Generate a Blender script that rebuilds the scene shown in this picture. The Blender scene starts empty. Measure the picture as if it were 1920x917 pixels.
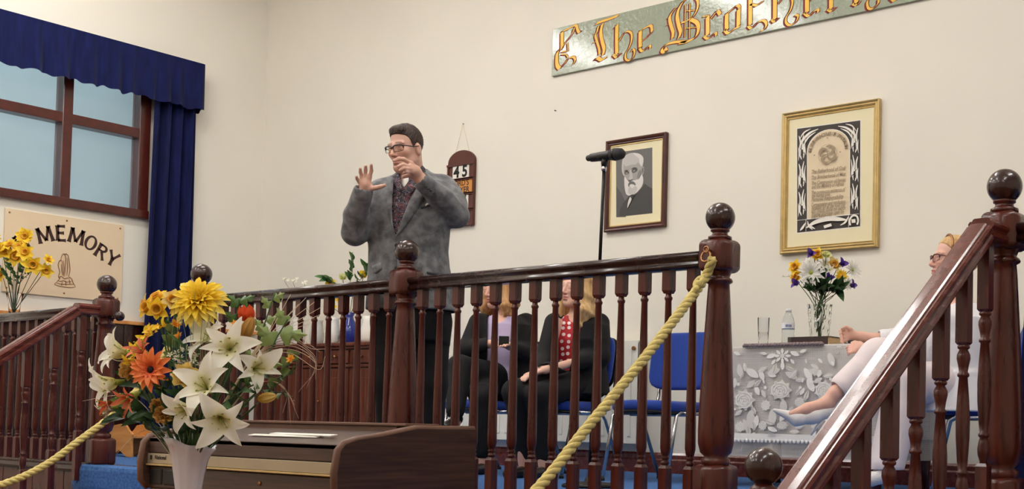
import bpy, bmesh, math, random
import numpy as np
from math import sin, cos, pi, radians, atan2, sqrt, hypot
from mathutils import Vector, Matrix
random.seed(7)
scene = bpy.context.scene
COL = scene.collection
# ------------------------------------------------------------------ camera
F = 2295.12; YAW = -0.631686; PIT = 0.0358168; ROL = 0.0201061; CX = 1325.78; CY = 717.37
def _axes():
    cy, sy, cp, sp = cos(YAW), sin(YAW), cos(PIT), sin(PIT)
    f = Vector((sy*cp, cy*cp, sp)); r = Vector((cy, -sy, 0)); u = r.cross(f)
    return cos(ROL)*r+sin(ROL)*u, -sin(ROL)*r+cos(ROL)*u, f
CR, CU, CF = _axes()
CAM = Vector((0, 0, 0.315))
cd = bpy.data.cameras.new('camera'); cam = bpy.data.objects.new('camera', cd); COL.objects.link(cam)
cd.sensor_width = 36; cd.lens = 36*F/1920
cd.shift_x = (960-CX)/1920; cd.shift_y = (CY-458.5)/1920
cd.clip_start = 0.05
cam.matrix_world = Matrix(((CR.x, CU.x, -CF.x, CAM.x), (CR.y, CU.y, -CF.y, CAM.y), (CR.z, CU.z, -CF.z, CAM.z), (0, 0, 0, 1)))
scene.camera = cam
def ray(x, y): return CR*((x-CX)/F)-CU*((y-CY)/F)+CF
def aty(x, y, Y): d = ray(x, y); return CAM+d*(Y/d.y)
def atx(x, y, X): d = ray(x, y); return CAM+d*(X/d.x)
def atz(x, y, z): d = ray(x, y); return CAM+d*((z-CAM.z)/d.z)
def atd(x, y, s): return CAM+ray(x, y)*(F/s)          # s = pixels per metre there
# ------------------------------------------------------------------ world, exposure
w = bpy.data.worlds.new('dusk_sky'); scene.world = w; w.use_nodes = True
w.node_tree.nodes['Background'].inputs[0].default_value = (0.80, 0.89, 0.93, 1)
w.node_tree.nodes['Background'].inputs[1].default_value = 3.4
vs = scene.view_settings
vs.view_transform = 'Standard'; vs.look = 'None'; vs.gamma = 1; vs.use_curve_mapping = False
vs.exposure = 0.0
LAMP_POWER = 23.6
LAMP_COLOR = (1.0, 0.975, 0.945)
# ------------------------------------------------------------------ room measures
YW = 6.4                      # back wall
XL = atx(0, 0, -1).x          # placeholder, set next
XL = aty(491, 400, YW).x      # left wall (about -9.64)
XR = 3.2; YF = -6.0; ZC = 4.7; ZH = -0.85      # right wall, hall end, ceiling, hall floor
# ------------------------------------------------------------------ materials
M = {}
def srgb(r, g, b):
    f = lambda c: (c/255/12.92) if c/255 <= 0.04045 else ((c/255+0.055)/1.055)**2.4
    return (f(r), f(g), f(b), 1)
def mat(name, col, rough=0.5, metal=0.0, noise=0.0, nscale=20, stretch=(1, 1, 1), bump=0.0, bscale=60, coat=0.0, trans=0.0,
        sheen=0.0, emit=None, estr=1.0, sss=0.0, col2=None, spec=0.5, alpha=1.0, ior=1.45, detail=3.0, bdist=0.01, coords='Object', nlo=0.3, nhi=0.7, rvar=0.0):
    m = bpy.data.materials.new(name); m.use_nodes = True; M[name] = m
    nt = m.node_tree; N = nt.nodes; Lk = nt.links; P = N['Principled BSDF']
    if len(col) == 3: col = (*col, 1)
    P.inputs['Base Color'].default_value = col
    P.inputs['Roughness'].default_value = rough; P.inputs['Metallic'].default_value = metal
    P.inputs['Coat Weight'].default_value = coat; P.inputs['Coat Roughness'].default_value = 0.12
    P.inputs['Transmission Weight'].default_value = trans; P.inputs['Sheen Weight'].default_value = sheen
    P.inputs['Specular IOR Level'].default_value = spec; P.inputs['Alpha'].default_value = alpha; P.inputs['IOR'].default_value = ior
    if sss: P.inputs['Subsurface Weight'].default_value = sss; P.inputs['Subsurface Radius'].default_value = (0.01, 0.004, 0.002)
    if emit: P.inputs['Emission Color'].default_value = (*emit[:3], 1); P.inputs['Emission Strength'].default_value = estr
    if noise or bump or col2 or rvar:
        tc = N.new('ShaderNodeTexCoord'); mp = N.new('ShaderNodeMapping'); mp.inputs['Scale'].default_value = stretch
        Lk.new(tc.outputs[coords], mp.inputs[0])
    if noise or col2 or rvar:
        nz = N.new('ShaderNodeTexNoise'); nz.inputs['Scale'].default_value = nscale; nz.inputs['Detail'].default_value = detail
        Lk.new(mp.outputs[0], nz.inputs['Vector'])
        rp = N.new('ShaderNodeValToRGB'); rp.color_ramp.elements[0].position = nlo; rp.color_ramp.elements[1].position = nhi
        if col2 is None: a = tuple(c*(1-noise) for c in col[:3])+(1,); b = tuple(min(1, c*(1+noise)) for c in col[:3])+(1,)
        else: a = col; b = col2 if len(col2) == 4 else (*col2, 1)
        rp.color_ramp.elements[0].color = a; rp.color_ramp.elements[1].color = b
        Lk.new(nz.outputs[0], rp.inputs[0])
        if noise or col2: Lk.new(rp.outputs[0], P.inputs['Base Color'])
        if rvar:
            mr = N.new('ShaderNodeMapRange'); mr.inputs[1].default_value = 0.3; mr.inputs[2].default_value = 0.7
            mr.inputs[3].default_value = max(0.02, rough-rvar); mr.inputs[4].default_value = rough+rvar
            Lk.new(nz.outputs[0], mr.inputs[0]); Lk.new(mr.outputs[0], P.inputs['Roughness'])
    if bump:
        n2 = N.new('ShaderNodeTexNoise'); n2.inputs['Scale'].default_value = bscale; n2.inputs['Detail'].default_value = 4
        Lk.new(mp.outputs[0], n2.inputs['Vector'])
        bp = N.new('ShaderNodeBump'); bp.inputs['Strength'].default_value = bump; bp.inputs['Distance'].default_value = bdist
        Lk.new(n2.outputs[0], bp.inputs['Height']); Lk.new(bp.outputs[0], P.inputs['Normal'])
    return m
mat('wall_paint', srgb(231, 226, 214), 0.6, noise=0.02, nscale=1.5, bump=0.08, bscale=90, bdist=0.004)
mat('ceiling_paint', srgb(232, 226, 214), 0.7)
mat('mahogany', srgb(58, 21, 15), 0.3, col2=srgb(94, 38, 26), nscale=7, stretch=(5, 5, 0.6), coat=0.12, detail=6, rvar=0.06)
mat('mahogany_dark', srgb(32, 13, 12), 0.25, col2=srgb(54, 23, 19), nscale=7, stretch=(5, 5, 0.7), coat=0.5, detail=6, rvar=0.05)
mat('mahogany_red', srgb(84, 31, 22), 0.26, col2=srgb(106, 42, 30), nscale=5, stretch=(6, 0.6, 6), coat=0.5, detail=6, rvar=0.08)
mat('mahogany_redv', srgb(56, 20, 15), 0.28, col2=srgb(90, 35, 25), nscale=6, stretch=(5, 5, 0.6), coat=0.2, detail=6, rvar=0.06)
mat('cabinet_wood', srgb(72, 34, 24), 0.38, col2=srgb(116, 60, 40), nscale=5, stretch=(7, 7, 0.7), coat=0.25, detail=6)
mat('organ_wood', srgb(52, 34, 28), 0.38, col2=srgb(84, 58, 47), nscale=4, stretch=(1.0, 1.0, 22), coat=0.15, detail=8)
mat('organ_edge', srgb(108, 76, 60), 0.4, noise=0.15, nscale=9)
mat('pine', srgb(196, 128, 64), 0.45, col2=srgb(222, 158, 92), nscale=4, stretch=(1, 6, 6), detail=5)
mat('alu_strip', srgb(186, 172, 148), 0.35, metal=0.75, noise=0.05, nscale=8)
mat('black_plastic', srgb(24, 22, 22), 0.45)
mat('black_metal', srgb(20, 19, 20), 0.35, metal=0.3)
mat('chrome', srgb(200, 200, 204), 0.18, metal=1.0)
mat('brass', srgb(168, 120, 82), 0.3, metal=0.9)
mat('navy_velvet', srgb(17, 24, 68), 0.9, noise=0.3, nscale=14, stretch=(2, 2, 0.35), sheen=0.06, spec=0.2, bump=0.1, bscale=200)
mat('blue_carpet', srgb(44, 88, 150), 0.95, col2=srgb(84, 128, 190), nscale=60, bump=0.6, bscale=350, detail=5)
mat('blue_fabric', srgb(24, 60, 150), 0.9, noise=0.12, nscale=120, sheen=0.2, bump=0.15, bscale=500)
mat('hall_floor', srgb(120, 84, 56), 0.45, noise=0.2, nscale=3, stretch=(1, 8, 1))
mat('white_metal', srgb(224, 222, 214), 0.4)
mat('cream_board', srgb(222, 200, 168), 0.5, noise=0.02, nscale=3)
mat('letter_brown', srgb(58, 32, 26), 0.5, noise=0.1, nscale=30)
mat('drawing_brown', srgb(120, 82, 56), 0.6)
mat('sign_green', srgb(146, 155, 134), 0.14, noise=0.04, nscale=5, bump=0.55, bscale=30, bdist=0.008, coat=0.6)
mat('sign_gold', srgb(228, 178, 72), 0.4, metal=0.15, noise=0.06, nscale=12)
mat('sign_red', srgb(132, 32, 28), 0.5)
mat('gold_frame', srgb(206, 180, 124), 0.36, metal=0.65, noise=0.1, nscale=20)
mat('frame_brown', srgb(74, 34, 24), 0.35, noise=0.2, nscale=14, coat=0.2)
mat('mount_cream', srgb(232, 222, 186), 0.7)
mat('paper_tan', srgb(222, 204, 174), 0.7, noise=0.04, nscale=6)
mat('paper_white', srgb(236, 232, 222), 0.6)
mat('ink_dark', srgb(66, 60, 58), 0.7)
mat('ink_grey', srgb(158, 140, 116), 0.7)
mat('ink_black', srgb(20, 18, 18), 0.6)
mat('glass', (1, 1, 1), 0.02, trans=1.0, ior=1.45)
mat('thin_glass', (0.985, 0.99, 0.99), 0.0, trans=1.0, ior=1.06)
mat('water', (0.96, 0.98, 0.98), 0.0, trans=1.0, ior=1.1)
mat('window_glass', srgb(228, 236, 238), 0.1, trans=0.92, ior=1.2, bump=0.12, bscale=8, bdist=0.01)
mat('lamp_diffuser', (1, 1, 1), 0.5, emit=LAMP_COLOR, estr=LAMP_POWER)
mat('rope_yellow', srgb(206, 188, 118), 0.8, noise=0.15, nscale=60, bump=0.2, bscale=300)
# ------------------------------------------------------------------ object helpers
def tag(o, label=None, cat=None, group=None, kind=None):
    if label: o['label'] = label
    if cat: o['category'] = cat
    if group: o['group'] = group
    if kind: o['kind'] = kind
    return o
def empty(name, loc=(0, 0, 0), rz=0.0, label=None, cat=None, group=None, parent=None):
    o = bpy.data.objects.new(name, None); COL.objects.link(o); o.location = loc; o.rotation_euler = (0, 0, rz); o.empty_display_size = 0.05
    if parent: o.parent = parent
    return tag(o, label, cat, group)
def link(name, me, parent=None, m=None, loc=None, rot=None, scale=None):
    o = bpy.data.objects.new(name, me); COL.objects.link(o)
    if m and len(me.materials) == 0: me.materials.append(M[m] if isinstance(m, str) else m)
    if parent: o.parent = parent
    if loc is not None: o.location = loc
    if rot is not None: o.rotation_euler = rot
    if scale is not None: o.scale = scale
    return o
def frame_from(z, up=(0, 0, 1)):
    z = Vector(z).normalized(); x = Vector(up).cross(z)
    if x.length < 1e-4: x = Vector((1, 0, 0)).cross(z)
    x.normalize(); y = z.cross(x)
    return x, y, z
class MB:
    def __init__(s): s.v = []; s.f = []; s.sm = []
    def add(s, vs_, fs, smooth=False):
        b = len(s.v); s.v += [tuple(v) for v in vs_]; s.f += [tuple(i+b for i in q) for q in fs]; s.sm += [smooth]*len(fs); return s
    def box(s, x0, x1, y0, y1, z0, z1, bev=0.0):
        if bev <= 0:
            vs_ = [(x, y, z) for x in (x0, x1) for y in (y0, y1) for z in (z0, z1)]
            return s.add(vs_, [(0, 1, 3, 2), (4, 6, 7, 5), (0, 4, 5, 1), (2, 3, 7, 6), (0, 2, 6, 4), (1, 5, 7, 3)])
        bm = bmesh.new(); bmesh.ops.create_cube(bm, size=1)
        for v in bm.verts: v.co = Vector(((x0+x1)/2+v.co.x*(x1-x0), (y0+y1)/2+v.co.y*(y1-y0), (z0+z1)/2+v.co.z*(z1-z0)))
        bmesh.ops.bevel(bm, geom=bm.edges[:], offset=bev, segments=2, affect='EDGES', profile=0.6)
        s.bm(bm); return s
    def bm(s, bm, smooth=False, mtx=None):
        bm.verts.ensure_lookup_table(); bm.verts.index_update()
        vs_ = [(mtx @ v.co) if mtx else v.co.copy() for v in bm.verts]
        s.add(vs_, [[v.index for v in f.verts] for f in bm.faces], smooth); bm.free(); return s
    def lathe(s, prof, c=(0, 0, 0), n=20, axis=(0, 0, 1), smooth=True, caps=True, a0=0, sx=1.0, sy=1.0):
        X, Y, Z = frame_from(axis) if tuple(axis) != (0, 0, 1) else (Vector((1, 0, 0)), Vector((0, 1, 0)), Vector((0, 0, 1)))
        c = Vector(c); vs_ = []; fs = []
        for r, z in prof:
            for i in range(n):
                a = a0+2*pi*i/n; vs_.append(c+X*(r*cos(a)*sx)+Y*(r*sin(a)*sy)+Z*z)
        m_ = len(prof)
        for j in range(m_-1):
            for i in range(n):
                k = (i+1) % n; fs.append((j*n+i, j*n+k, (j+1)*n+k, (j+1)*n+i))
        s.add(vs_, fs, smooth)
        if caps:
            b = len(s.v)-len(vs_)
            s.f.append(tuple(b+i for i in reversed(range(n)))); s.sm.append(False)
            s.f.append(tuple(b+(m_-1)*n+i for i in range(n))); s.sm.append(False)
        return s
    def tube(s, pts, r, n=8, smooth=True, closed=False, caps=True, up=None):
        pts = [Vector(p) for p in pts]; m_ = len(pts)
        rs = r if isinstance(r, (list, tuple)) else [r]*m_
        vs_ = []; fs = []; px = None
        for i, p in enumerate(pts):
            a = pts[(i-1) % m_] if (closed or i > 0) else p; b_ = pts[(i+1) % m_] if (closed or i < m_-1) else p
            t = (b_-a)
            if t.length < 1e-9: t = Vector((0, 0, 1))
            t.normalize()
            if px is None:
                px, py, _ = frame_from(t)
            px = (px-t*px.dot(t))
            if px.length < 1e-6: px, _, _ = frame_from(t)
            px.normalize(); py = t.cross(px)
            for k in range(n):
                an = 2*pi*k/n; vs_.append(p+(px*cos(an)+py*sin(an))*rs[i])
        R_ = m_ if closed else m_-1
        for i in range(R_):
            j = (i+1) % m_
            for k in range(n):
                l = (k+1) % n; fs.append((i*n+k, i*n+l, j*n+l, j*n+k))
        s.add(vs_, fs, smooth)
        if caps and not closed:
            b = len(s.v)-len(vs_)
            s.f.append(tuple(b+k for k in reversed(range(n)))); s.sm.append(False)
            s.f.append(tuple(b+(m_-1)*n+k for k in range(n))); s.sm.append(False)
        return s
    def prism(s, poly, fn, h, smooth=False):
        """poly: 2D points CCW; fn(u,v,w)->xyz; extruded w from 0..h"""
        n = len(poly); vs_ = [fn(u, v, 0) for u, v in poly]+[fn(u, v, h) for u, v in poly]
        fs = [tuple(reversed(range(n))), tuple(range(n, 2*n))]+[(i, (i+1) % n, n+(i+1) % n, n+i) for i in range(n)]
        return s.add(vs_, fs, smooth)
    def sphere(s, c, r, n=16, m_=10, sc=(1, 1, 1)):
        prof = [(max(1e-5, sin(pi*j/m_)), -cos(pi*j/m_)) for j in range(m_+1)]
        c = Vector(c); vs_ = []; fs = []
        for rr, z in prof:
            for i in range(n):
                a = 2*pi*i/n; vs_.append((c.x+r*sc[0]*rr*cos(a), c.y+r*sc[1]*rr*sin(a), c.z+r*sc[2]*z))
        for j in range(m_):
            for i in range(n):
                k = (i+1) % n; fs.append((j*n+i, j*n+k, (j+1)*n+k, (j+1)*n+i))
        return s.add(vs_, fs, True)
    def mesh(s, name, m=None):
        me = bpy.data.meshes.new(name); me.from_pydata([tuple(v) for v in s.v], [], s.f)
        me.polygons.foreach_set('use_smooth', s.sm); me.update()
        bm = bmesh.new(); bm.from_mesh(me); bmesh.ops.recalc_face_normals(bm, faces=bm.faces[:]); bm.to_mesh(me); bm.free()
        if m: me.materials.append(M[m] if isinstance(m, str) else m)
        return me
    def build(s, name, m, parent=None, loc=None, rot=None):
        return link(name, s.mesh(name, m), parent, None, loc, rot)
def sweep(mb, prof, p0, p1, up=(0, 0, 1), smooth=False):
    """closed 2D profile (side, up) swept from p0 to p1"""
    p0 = Vector(p0); p1 = Vector(p1); t = (p1-p0).normalized(); sd = t.cross(Vector(up)).normalized(); u = Vector(up) if abs(t.z) < 1e-6 else sd.cross(t)
    n = len(prof); vs_ = [p0+sd*a+u*b for a, b in prof]+[p1+sd*a+u*b for a, b in prof]
    mb.add(vs_, [tuple(range(n)), tuple(reversed(range(n, 2*n)))], False)
    b = len(mb.v)-2*n
    for i in range(n):
        mb.f.append((b+i, b+n+i, b+n+(i+1) % n, b+(i+1) % n)); mb.sm.append(smooth)
    return mb
def textmesh(body, size, depth=0.0, offset=0.0, align='CENTER', shear=0.0, spacing=1.0):
    cu = bpy.data.curves.new('lettering', 'FONT'); cu.body = body; cu.size = size; cu.extrude = depth; cu.offset = offset
    cu.align_x = align; cu.align_y = 'CENTER'; cu.shear = shear; cu.resolution_u = 3; cu.space_character = spacing
    o = bpy.data.objects.new('lettering', cu); COL.objects.link(o)
    dg = bpy.context.evaluated_depsgraph_get(); me = bpy.data.meshes.new_from_object(o.evaluated_get(dg))
    bpy.data.objects.remove(o); bpy.data.curves.remove(cu)
    return me
def struct(name, mb, m, parent=None):
    o = mb.build(name, m, parent)
    if parent is None: o['kind'] = 'structure'
    return o
# ================================================================== STRUCTURE
def pl(x): return 3.904-0.0202*(x+7.484)          # line of the platform balustrade
NX = dict(D=-7.484, A=-6.407, B=-4.605, C=-2.739, E=-1.577)
struct('floor', MB().box(XL-0.2, XR+0.2, YF-0.2, YW+0.2, ZH-0.2, ZH), 'hall_floor')
struct('ceiling', MB().box(XL-0.2, XR+0.2, YF-0.2, YW+0.2, ZC, ZC+0.2), 'ceiling_paint')
struct('wall_back', MB().box(XL-0.2, XR+0.2, YW, YW+0.2, ZH, ZC), 'wall_paint')
struct('wall_right', MB().box(XR, XR+0.2, YF-0.2, YW, ZH, ZC), 'wall_paint')
struct('wall_front', MB().box(XL-0.2, XR, YF-0.2, YF, ZH, ZC), 'wall_paint')
WZ0 = atx(150, 392, XL).z; WZ1 = 3.12
WY1 = atx(274, 403, XL).y; WY0 = 2.9
mb = MB()
mb.box(XL-0.2, XL, YF-0.2, WY0, ZH, ZC); mb.box(XL-0.2, XL, WY1, YW, ZH, ZC)
mb.box(XL-0.2, XL, WY0, WY1, ZH, WZ0); mb.box(XL-0.2, XL, WY0, WY1, WZ1, ZC)
struct('wall_left', mb, 'wall_paint')
# window in the left wall
win = empty('window_1'); win['kind'] = 'structure'
fx0, fx1 = XL-0.10, XL+0.025
ytr = atx(256, 237, XL).z-0.0     # transom
ym1 = atx(256, 300, XL).y; ym0 = atx(124, 300, XL).y
mull = [ym0-0.6*i for i in range(0, 3)]
FW = 0.075
def fbar(name, y0, y1, z0, z1, x0=fx0, x1=fx1): return MB().box(x0, x1, y0, y1, z0, z1, 0.008).build(name, 'window_wood', win)
mat('window_wood', srgb(74, 26, 20), 0.3, noise=0.2, nscale=6, stretch=(3, 3, 3), coat=0.3)
fbar('window_frame', WY0, WY1, WZ0-0.005, WZ0+FW-0.01, fx0, fx1+0.02); fbar('window_frame', WY0, WY1, WZ1-FW, WZ1)
fbar('window_frame', WY1-FW-0.02, WY1, WZ0, WZ1); fbar('window_frame', WY0, WY0+FW, WZ0, WZ1)
fbar('transom', WY0+0.02, WY1-FW+0.01, ytr-0.095, ytr-0.015, fx0, fx1-0.006)
for yy in mull: fbar('mullion', yy-0.05, yy+0.03, WZ0+0.02, WZ1-0.02, fx0, fx1-0.003)
ys = sorted([WY0+FW]+mull+[WY1-FW])
for i in range(len(ys)-1):
    for z0, z1 in ((WZ0+FW-0.01, ytr-0.09), (ytr-0.02, WZ1-FW)):
        MB().box(XL-0.065, XL-0.06, ys[i]+0.02, ys[i+1]-0.02, z0, z1).build('pane', 'window_glass', win)
# outside wall and an added dark slab, seen dimly through the rippled panes
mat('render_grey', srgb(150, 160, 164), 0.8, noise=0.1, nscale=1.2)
mat('reveal_reflection', srgb(96, 112, 122), 0.8, noise=0.1, nscale=1.2)
o = MB().box(XL-3.2, XL-3.0, 2.0, 9.5, -1, 4.2).build('outside_backdrop', 'render_grey'); o['kind'] = 'structure'
o = MB().box(XL-3.0, XL-0.4, 6.85, 7.1, -1, 4.0).build('outside_backdrop', 'reveal_reflection'); o['kind'] = 'structure'  # slab added to imitate the reveal's dark reflection in the right-hand pane
# dado of boards along the left wall, below the memorial board
DZ = atx(245, 603, XL).z
dado = empty('trim_1', (XL, 0, 0)); dado['kind'] = 'structure'
me = MB().box(0.002, 0.026, 0, 0.138, 0.0, DZ-0.03, 0.004).mesh('plank', 'mahogany_dark')
y = pl(XL)+0.1; k = 0
while y < YW-0.15:
    link('plank', me, dado, loc=(0, y, 0)); y += 0.14
MB().box(0.002, 0.05, pl(XL)+0.1, YW-0.03, DZ-0.03, DZ, 0.006).build('dado_rail', 'pine', dado)
# platform with its carpet
def platform_slab(z0, z1, inset):      # inset < 0 sets the front back
    x0, x1 = XL+0.001, XR-0.001
    vs_ = [(x0, pl(x0)-0.07-inset, z0), (x1, pl(x1)-0.07-inset, z0), (x1, YW-0.001, z0), (x0, YW-0.001, z0)]
    vs_ += [(a, b, z1) for a, b, _ in vs_]
    return MB().add(vs_, [(0, 1, 2, 3), (7, 6, 5, 4), (0, 4, 5, 1), (1, 5, 6, 2), (2, 6, 7, 3), (3, 7, 4, 0)])
struct('floor_platform', platform_slab(-0.04, 0.0, -0.12), 'blue_carpet')
fz = empty('trim_2', (0, 0, 0)); fz['kind'] = 'structure'      # boarded front of the platform
platform_slab(ZH, -0.04, -0.05).build('fascia', 'mahogany_dark', fz)
nb_ = MB(); sweep(nb_, [(-0.12, -0.045), (-0.12, 0.001), (0.06, 0.001), (0.072, -0.006), (0.072, -0.03), (0.06, -0.04), (0.04, -0.045)], (XL+0.002, pl(XL), 0), (XR-0.002, pl(XR), 0)); nb_.build('edge_board', 'mahogany_dark', fz)
x = XL+0.05
me = MB().box(0, 0.2, -0.015, 0.0, ZH+0.08, -0.05, 0.004).mesh('panel', 'mahogany')
while x < 3.0:
    link('panel', me, fz, loc=(x, pl(x)-0.021, 0)); x += 0.215
# skirting along the back wall
sk = MB()
sweep(sk, [(0, 0), (0.022, 0), (0.022, 0.085), (0.014, 0.095), (0.014, 0.12), (0.004, 0.135), (0, 0.135)], (XL+0.03, YW-0.0005, 0.0), (XR, YW-0.0005, 0.0))
struct('baseboard_back', sk, 'mahogany_red')
# stairs: carpeted steps, five risers each
def stairs(name, xa, xb, label_i):
    g = empty(name, (0, 0, 0)); g['kind'] = 'structure'
    yb = pl((xa+xb)/2)-0.07
    b = MB().box(xa-0.09, xb+0.03, yb-0.055, yb+0.12, -0.15, 0.006, 0.03)
    b.build('nosing', 'blue_carpet', g)
    for i in range(4):
        z1 = -0.17*(i+1); y1 = yb-0.28*i; y0 = y1-0.30
        MB().box(xa+0.03, xb-0.03, y0, y1+0.02, ZH, z1, 0.02).build('step', 'blue_carpet', g)
    for xs in (xa, xb):
        st = MB(); t = 0.025
        poly = [(yb+0.03, -0.12), (yb+0.03, -0.36), (yb-1.25, ZH+0.0), (yb-1.42, ZH), (yb-1.42, ZH+0.14)]
        st.prism(poly, lambda u, v, w_, xs=xs: (xs-t+w_, u, v), 2*t)
        st.build('stringer', 'mahogany_red', g)
    return g
stairs('trim_3', NX['D'], NX['A'], 0)
stairs('trim_4', NX['C'], NX['E'], 1)
# ------------------------------------------------------------------ ceiling lights
def ceiling_light(x, y, label):
    g = empty('ceiling_light', (x, y, ZC), 0, label, 'ceiling light', 'fluorescent ceiling lights')
    MB().box(-0.06, 0.06, -0.78, 0.78, -0.66, -0.60, 0.01).build('housing', 'white_metal', g)
    MB().box(-0.13, 0.13, -0.74, 0.74, -0.735, -0.662, 0.02).build('diffuser', 'lamp_diffuser', g)
    for s_ in (-0.5, 0.5): MB().tube([(0, s_, -0.61), (0, s_, -0.002)], 0.006, 8).build('suspension_rod', 'white_metal', g)
for i, yy in enumerate((4.05, 1.0, -2.2)):
    for j, xx in enumerate((-8.2, -6.0, -3.7, -0.3)):
        ceiling_light(xx, yy, 'white fluorescent ceiling light, %s row %s' % (('above platform edge,', 'middle', 'rear hall')[i], ('nearest the window', 'second from the window', 'third from the window', 'nearest the right wall')[j]))
# ================================================================== BALUSTRADES
def sq_ring(w_, z, c=0.0): return [(w_, z, c)]
def newel_meshes(h0=0.0, ball_r=0.058, zb=1.12, s=1.0):
    """parts of a newel standing at z=0; ball centre zb"""
    out = {}
    W = 0.057
    def blk(z0, z1, hw, ch):
        b = bmesh.new(); bmesh.ops.create_cube(b, size=1)
        for v in b.verts: v.co = Vector((v.co.x*2*hw, v.co.y*2*hw, (z0+z1)/2+v.co.z*(z1-z0)))
        ed = [e for e in b.edges if abs(e.verts[0].co.z-e.verts[1].co.z) < 1e-6]
        bmesh.ops.bevel(b, geom=ed, offset=ch, segments=4, affect='EDGES', profile=0.5)
        return b
    k = zb-1.12
    mb = MB(); mb.bm(blk(0.0, 0.17, 0.062, 0.02), True); out['base_block'] = mb.mesh('base_block', 'mahogany')
    mb = MB()
    mb.lathe([(0.048, 0.16), (0.056, 0.175), (0.056, 0.19), (0.044, 0.2), (0.06, 0.215), (0.069, 0.25), (0.070, 0.30), (0.066, 0.42), (0.056, 0.62), (0.044, 0.83+k), (0.041, 0.862+k),
              (0.052, 0.868+k), (0.054, 0.874+k), (0.05, 0.882+k), (0.041, 0.887+k), (0.043, 0.895+k), (0.05, 0.91+k), (0.052, 0.93+k)], n=28)
    out['shaft'] = mb.mesh('shaft', 'mahogany')
    mb = MB(); mb.bm(blk(0.905+k, 1.035+k, W, 0.024), True); out['head_block'] = mb.mesh('head_block', 'mahogany')
    mb = MB()
    mb.lathe([(0.046, 1.033+k), (0.046, 1.045+k), (0.034, 1.05+k), (0.03, 1.056+k), (0.03, 1.062+k), (0.037, 1.066+k), (0.037, 1.073+k), (0.03, 1.078+k)], n=24)
    out['collar'] = mb.mesh('collar', 'mahogany')
    mb = MB(); mb.sphere((0, 0, zb), ball_r, 32, 20); out['ball_finial'] = mb.mesh('ball_finial', 'mahogany_dark')
    return out
NM = newel_meshes()
def newel(x, y, label, meshes=NM, z=0.0, name='newel_post'):
    g = empty(name, (x, y, z), 0, label, 'newel post', 'newel posts with ball finials')
    for k, me in meshes.items():
        o = link(k, me, g)
    return g
newel(NX['D'], pl(NX['D']), 'mahogany newel post with ball finial, in front of the memorial board')
newel(NX['A'], pl(NX['A']), 'mahogany newel post with ball finial, behind the big bouquet')
newel(NX['B'], pl(NX['B']), 'mahogany newel post with ball finial, in front of the standing man')
newel(NX['C'], pl(NX['C']), 'mahogany newel post with brass ring and rope, left of the lace table')
newel(NX['E'], pl(NX['E']), 'tall mahogany newel post at the head of the right stair rail')
mb = MB(); q_ = aty(224, 593, pl(NX['D'])); mb.sphere((q_.x-NX['D'], 0, q_.z), 0.03, 16, 12); mb.tube([(0.04, 0, q_.z), (q_.x-NX['D'], 0, q_.z)], 0.014, 10); mb.build('rope_knob', 'mahogany_dark', bpy.data.objects['newel_post'])
# baluster of the level rail: square head, turned tapering shaft, square foot
def baluster_mesh():
    mb = MB(); hw = 0.0195
    def sq(z0, z1, ch0, ch1):
        rows = []
        if ch0: rows += [(hw*0.72, z0), (hw, z0+ch0)]
        else: rows += [(hw, z0)]
        if ch1: rows += [(hw, z1-ch1), (hw*0.72, z1)]
        else: rows += [(hw, z1)]
        mb.lathe([(r*1.414, z) for r, z in rows], n=4, smooth=False, a0=pi/4)
    sq(0.008, 0.158, 0, 0.012)
    sq(0.838, 0.935, 0.012, 0)
    mb.lathe([(0.013, 0.15), (0.013, 0.16), (0.0175, 0.165), (0.0175, 0.172), (0.012, 0.177), (0.015, 0.183), (0.0178, 0.19), (0.012, 0.196), (0.0165, 0.2), (0.0215, 0.225), (0.0215, 0.26), (0.0195, 0.42), (0.0165, 0.62),
              (0.0128, 0.81), (0.0165, 0.816), (0.0165, 0.823), (0.012, 0.828), (0.012, 0.842)], n=14)
    return mb.mesh('baluster', 'mahogany')
BAL = baluster_mesh()
RAILP = [(-0.034, 0.0), (-0.038, 0.006), (-0.038, 0.014), (-0.031, 0.022), (-0.031, 0.028), (-0.039, 0.036), (-0.0425, 0.043), (-0.042, 0.05), (-0.036, 0.058), (-0.02, 0.064), (0, 0.066), (0.02, 0.064), (0.036, 0.058), (0.042, 0.05), (0.0425, 0.043), (0.039, 0.036), (0.031, 0.028), (0.031, 0.022), (0.038, 0.014), (0.038, 0.006), (0.034, 0.0)]
def balustrade(xa, xb, n, label, inset=(0.055, 0.055)):
    xm = (xa+xb)/2
    g = empty('balustrade', (xm, pl(xm), 0), 0, label, 'balustrade', 'balustrades along the platform edge')
    def P(x, z): return (x-xm, pl(x)-pl(xm), z)
    mb = MB(); sweep(mb, RAILP, P(xa+inset[0], 0.93), P(xb-inset[1], 0.93), smooth=True); mb.build('handrail', 'mahogany_dark', g)
    mb = MB(); sweep(mb, [(-0.03, 0), (-0.03, 0.01), (-0.025, 0.014), (0.025, 0.014), (0.03, 0.01), (0.03, 0)], P(xa+inset[0], 0.0), P(xb-inset[1], 0.0)); mb.build('bottom_rail', 'mahogany_dark', g)
    for i in range(n):
        x = xa+(xb-xa)*(i+1)/(n+1); link('baluster', BAL, g, loc=P(x, 0))
    return g
balustrade(NX['B'], NX['C'], 14, 'long balustrade before the seated women, with the rope hanging at its end')
balustrade(NX['A'], NX['B'], 14, 'long balustrade behind the bouquet and above the organ')
balustrade(XL+0.0, NX['D'], 16, 'balustrade running to the window wall below the memorial board', (0.01, 0.055))
balustrade(NX['E'], NX['E']+1.0, 7, 'short balustrade at the far right edge beside the navy cloth', (0.055, 0.0))
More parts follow.
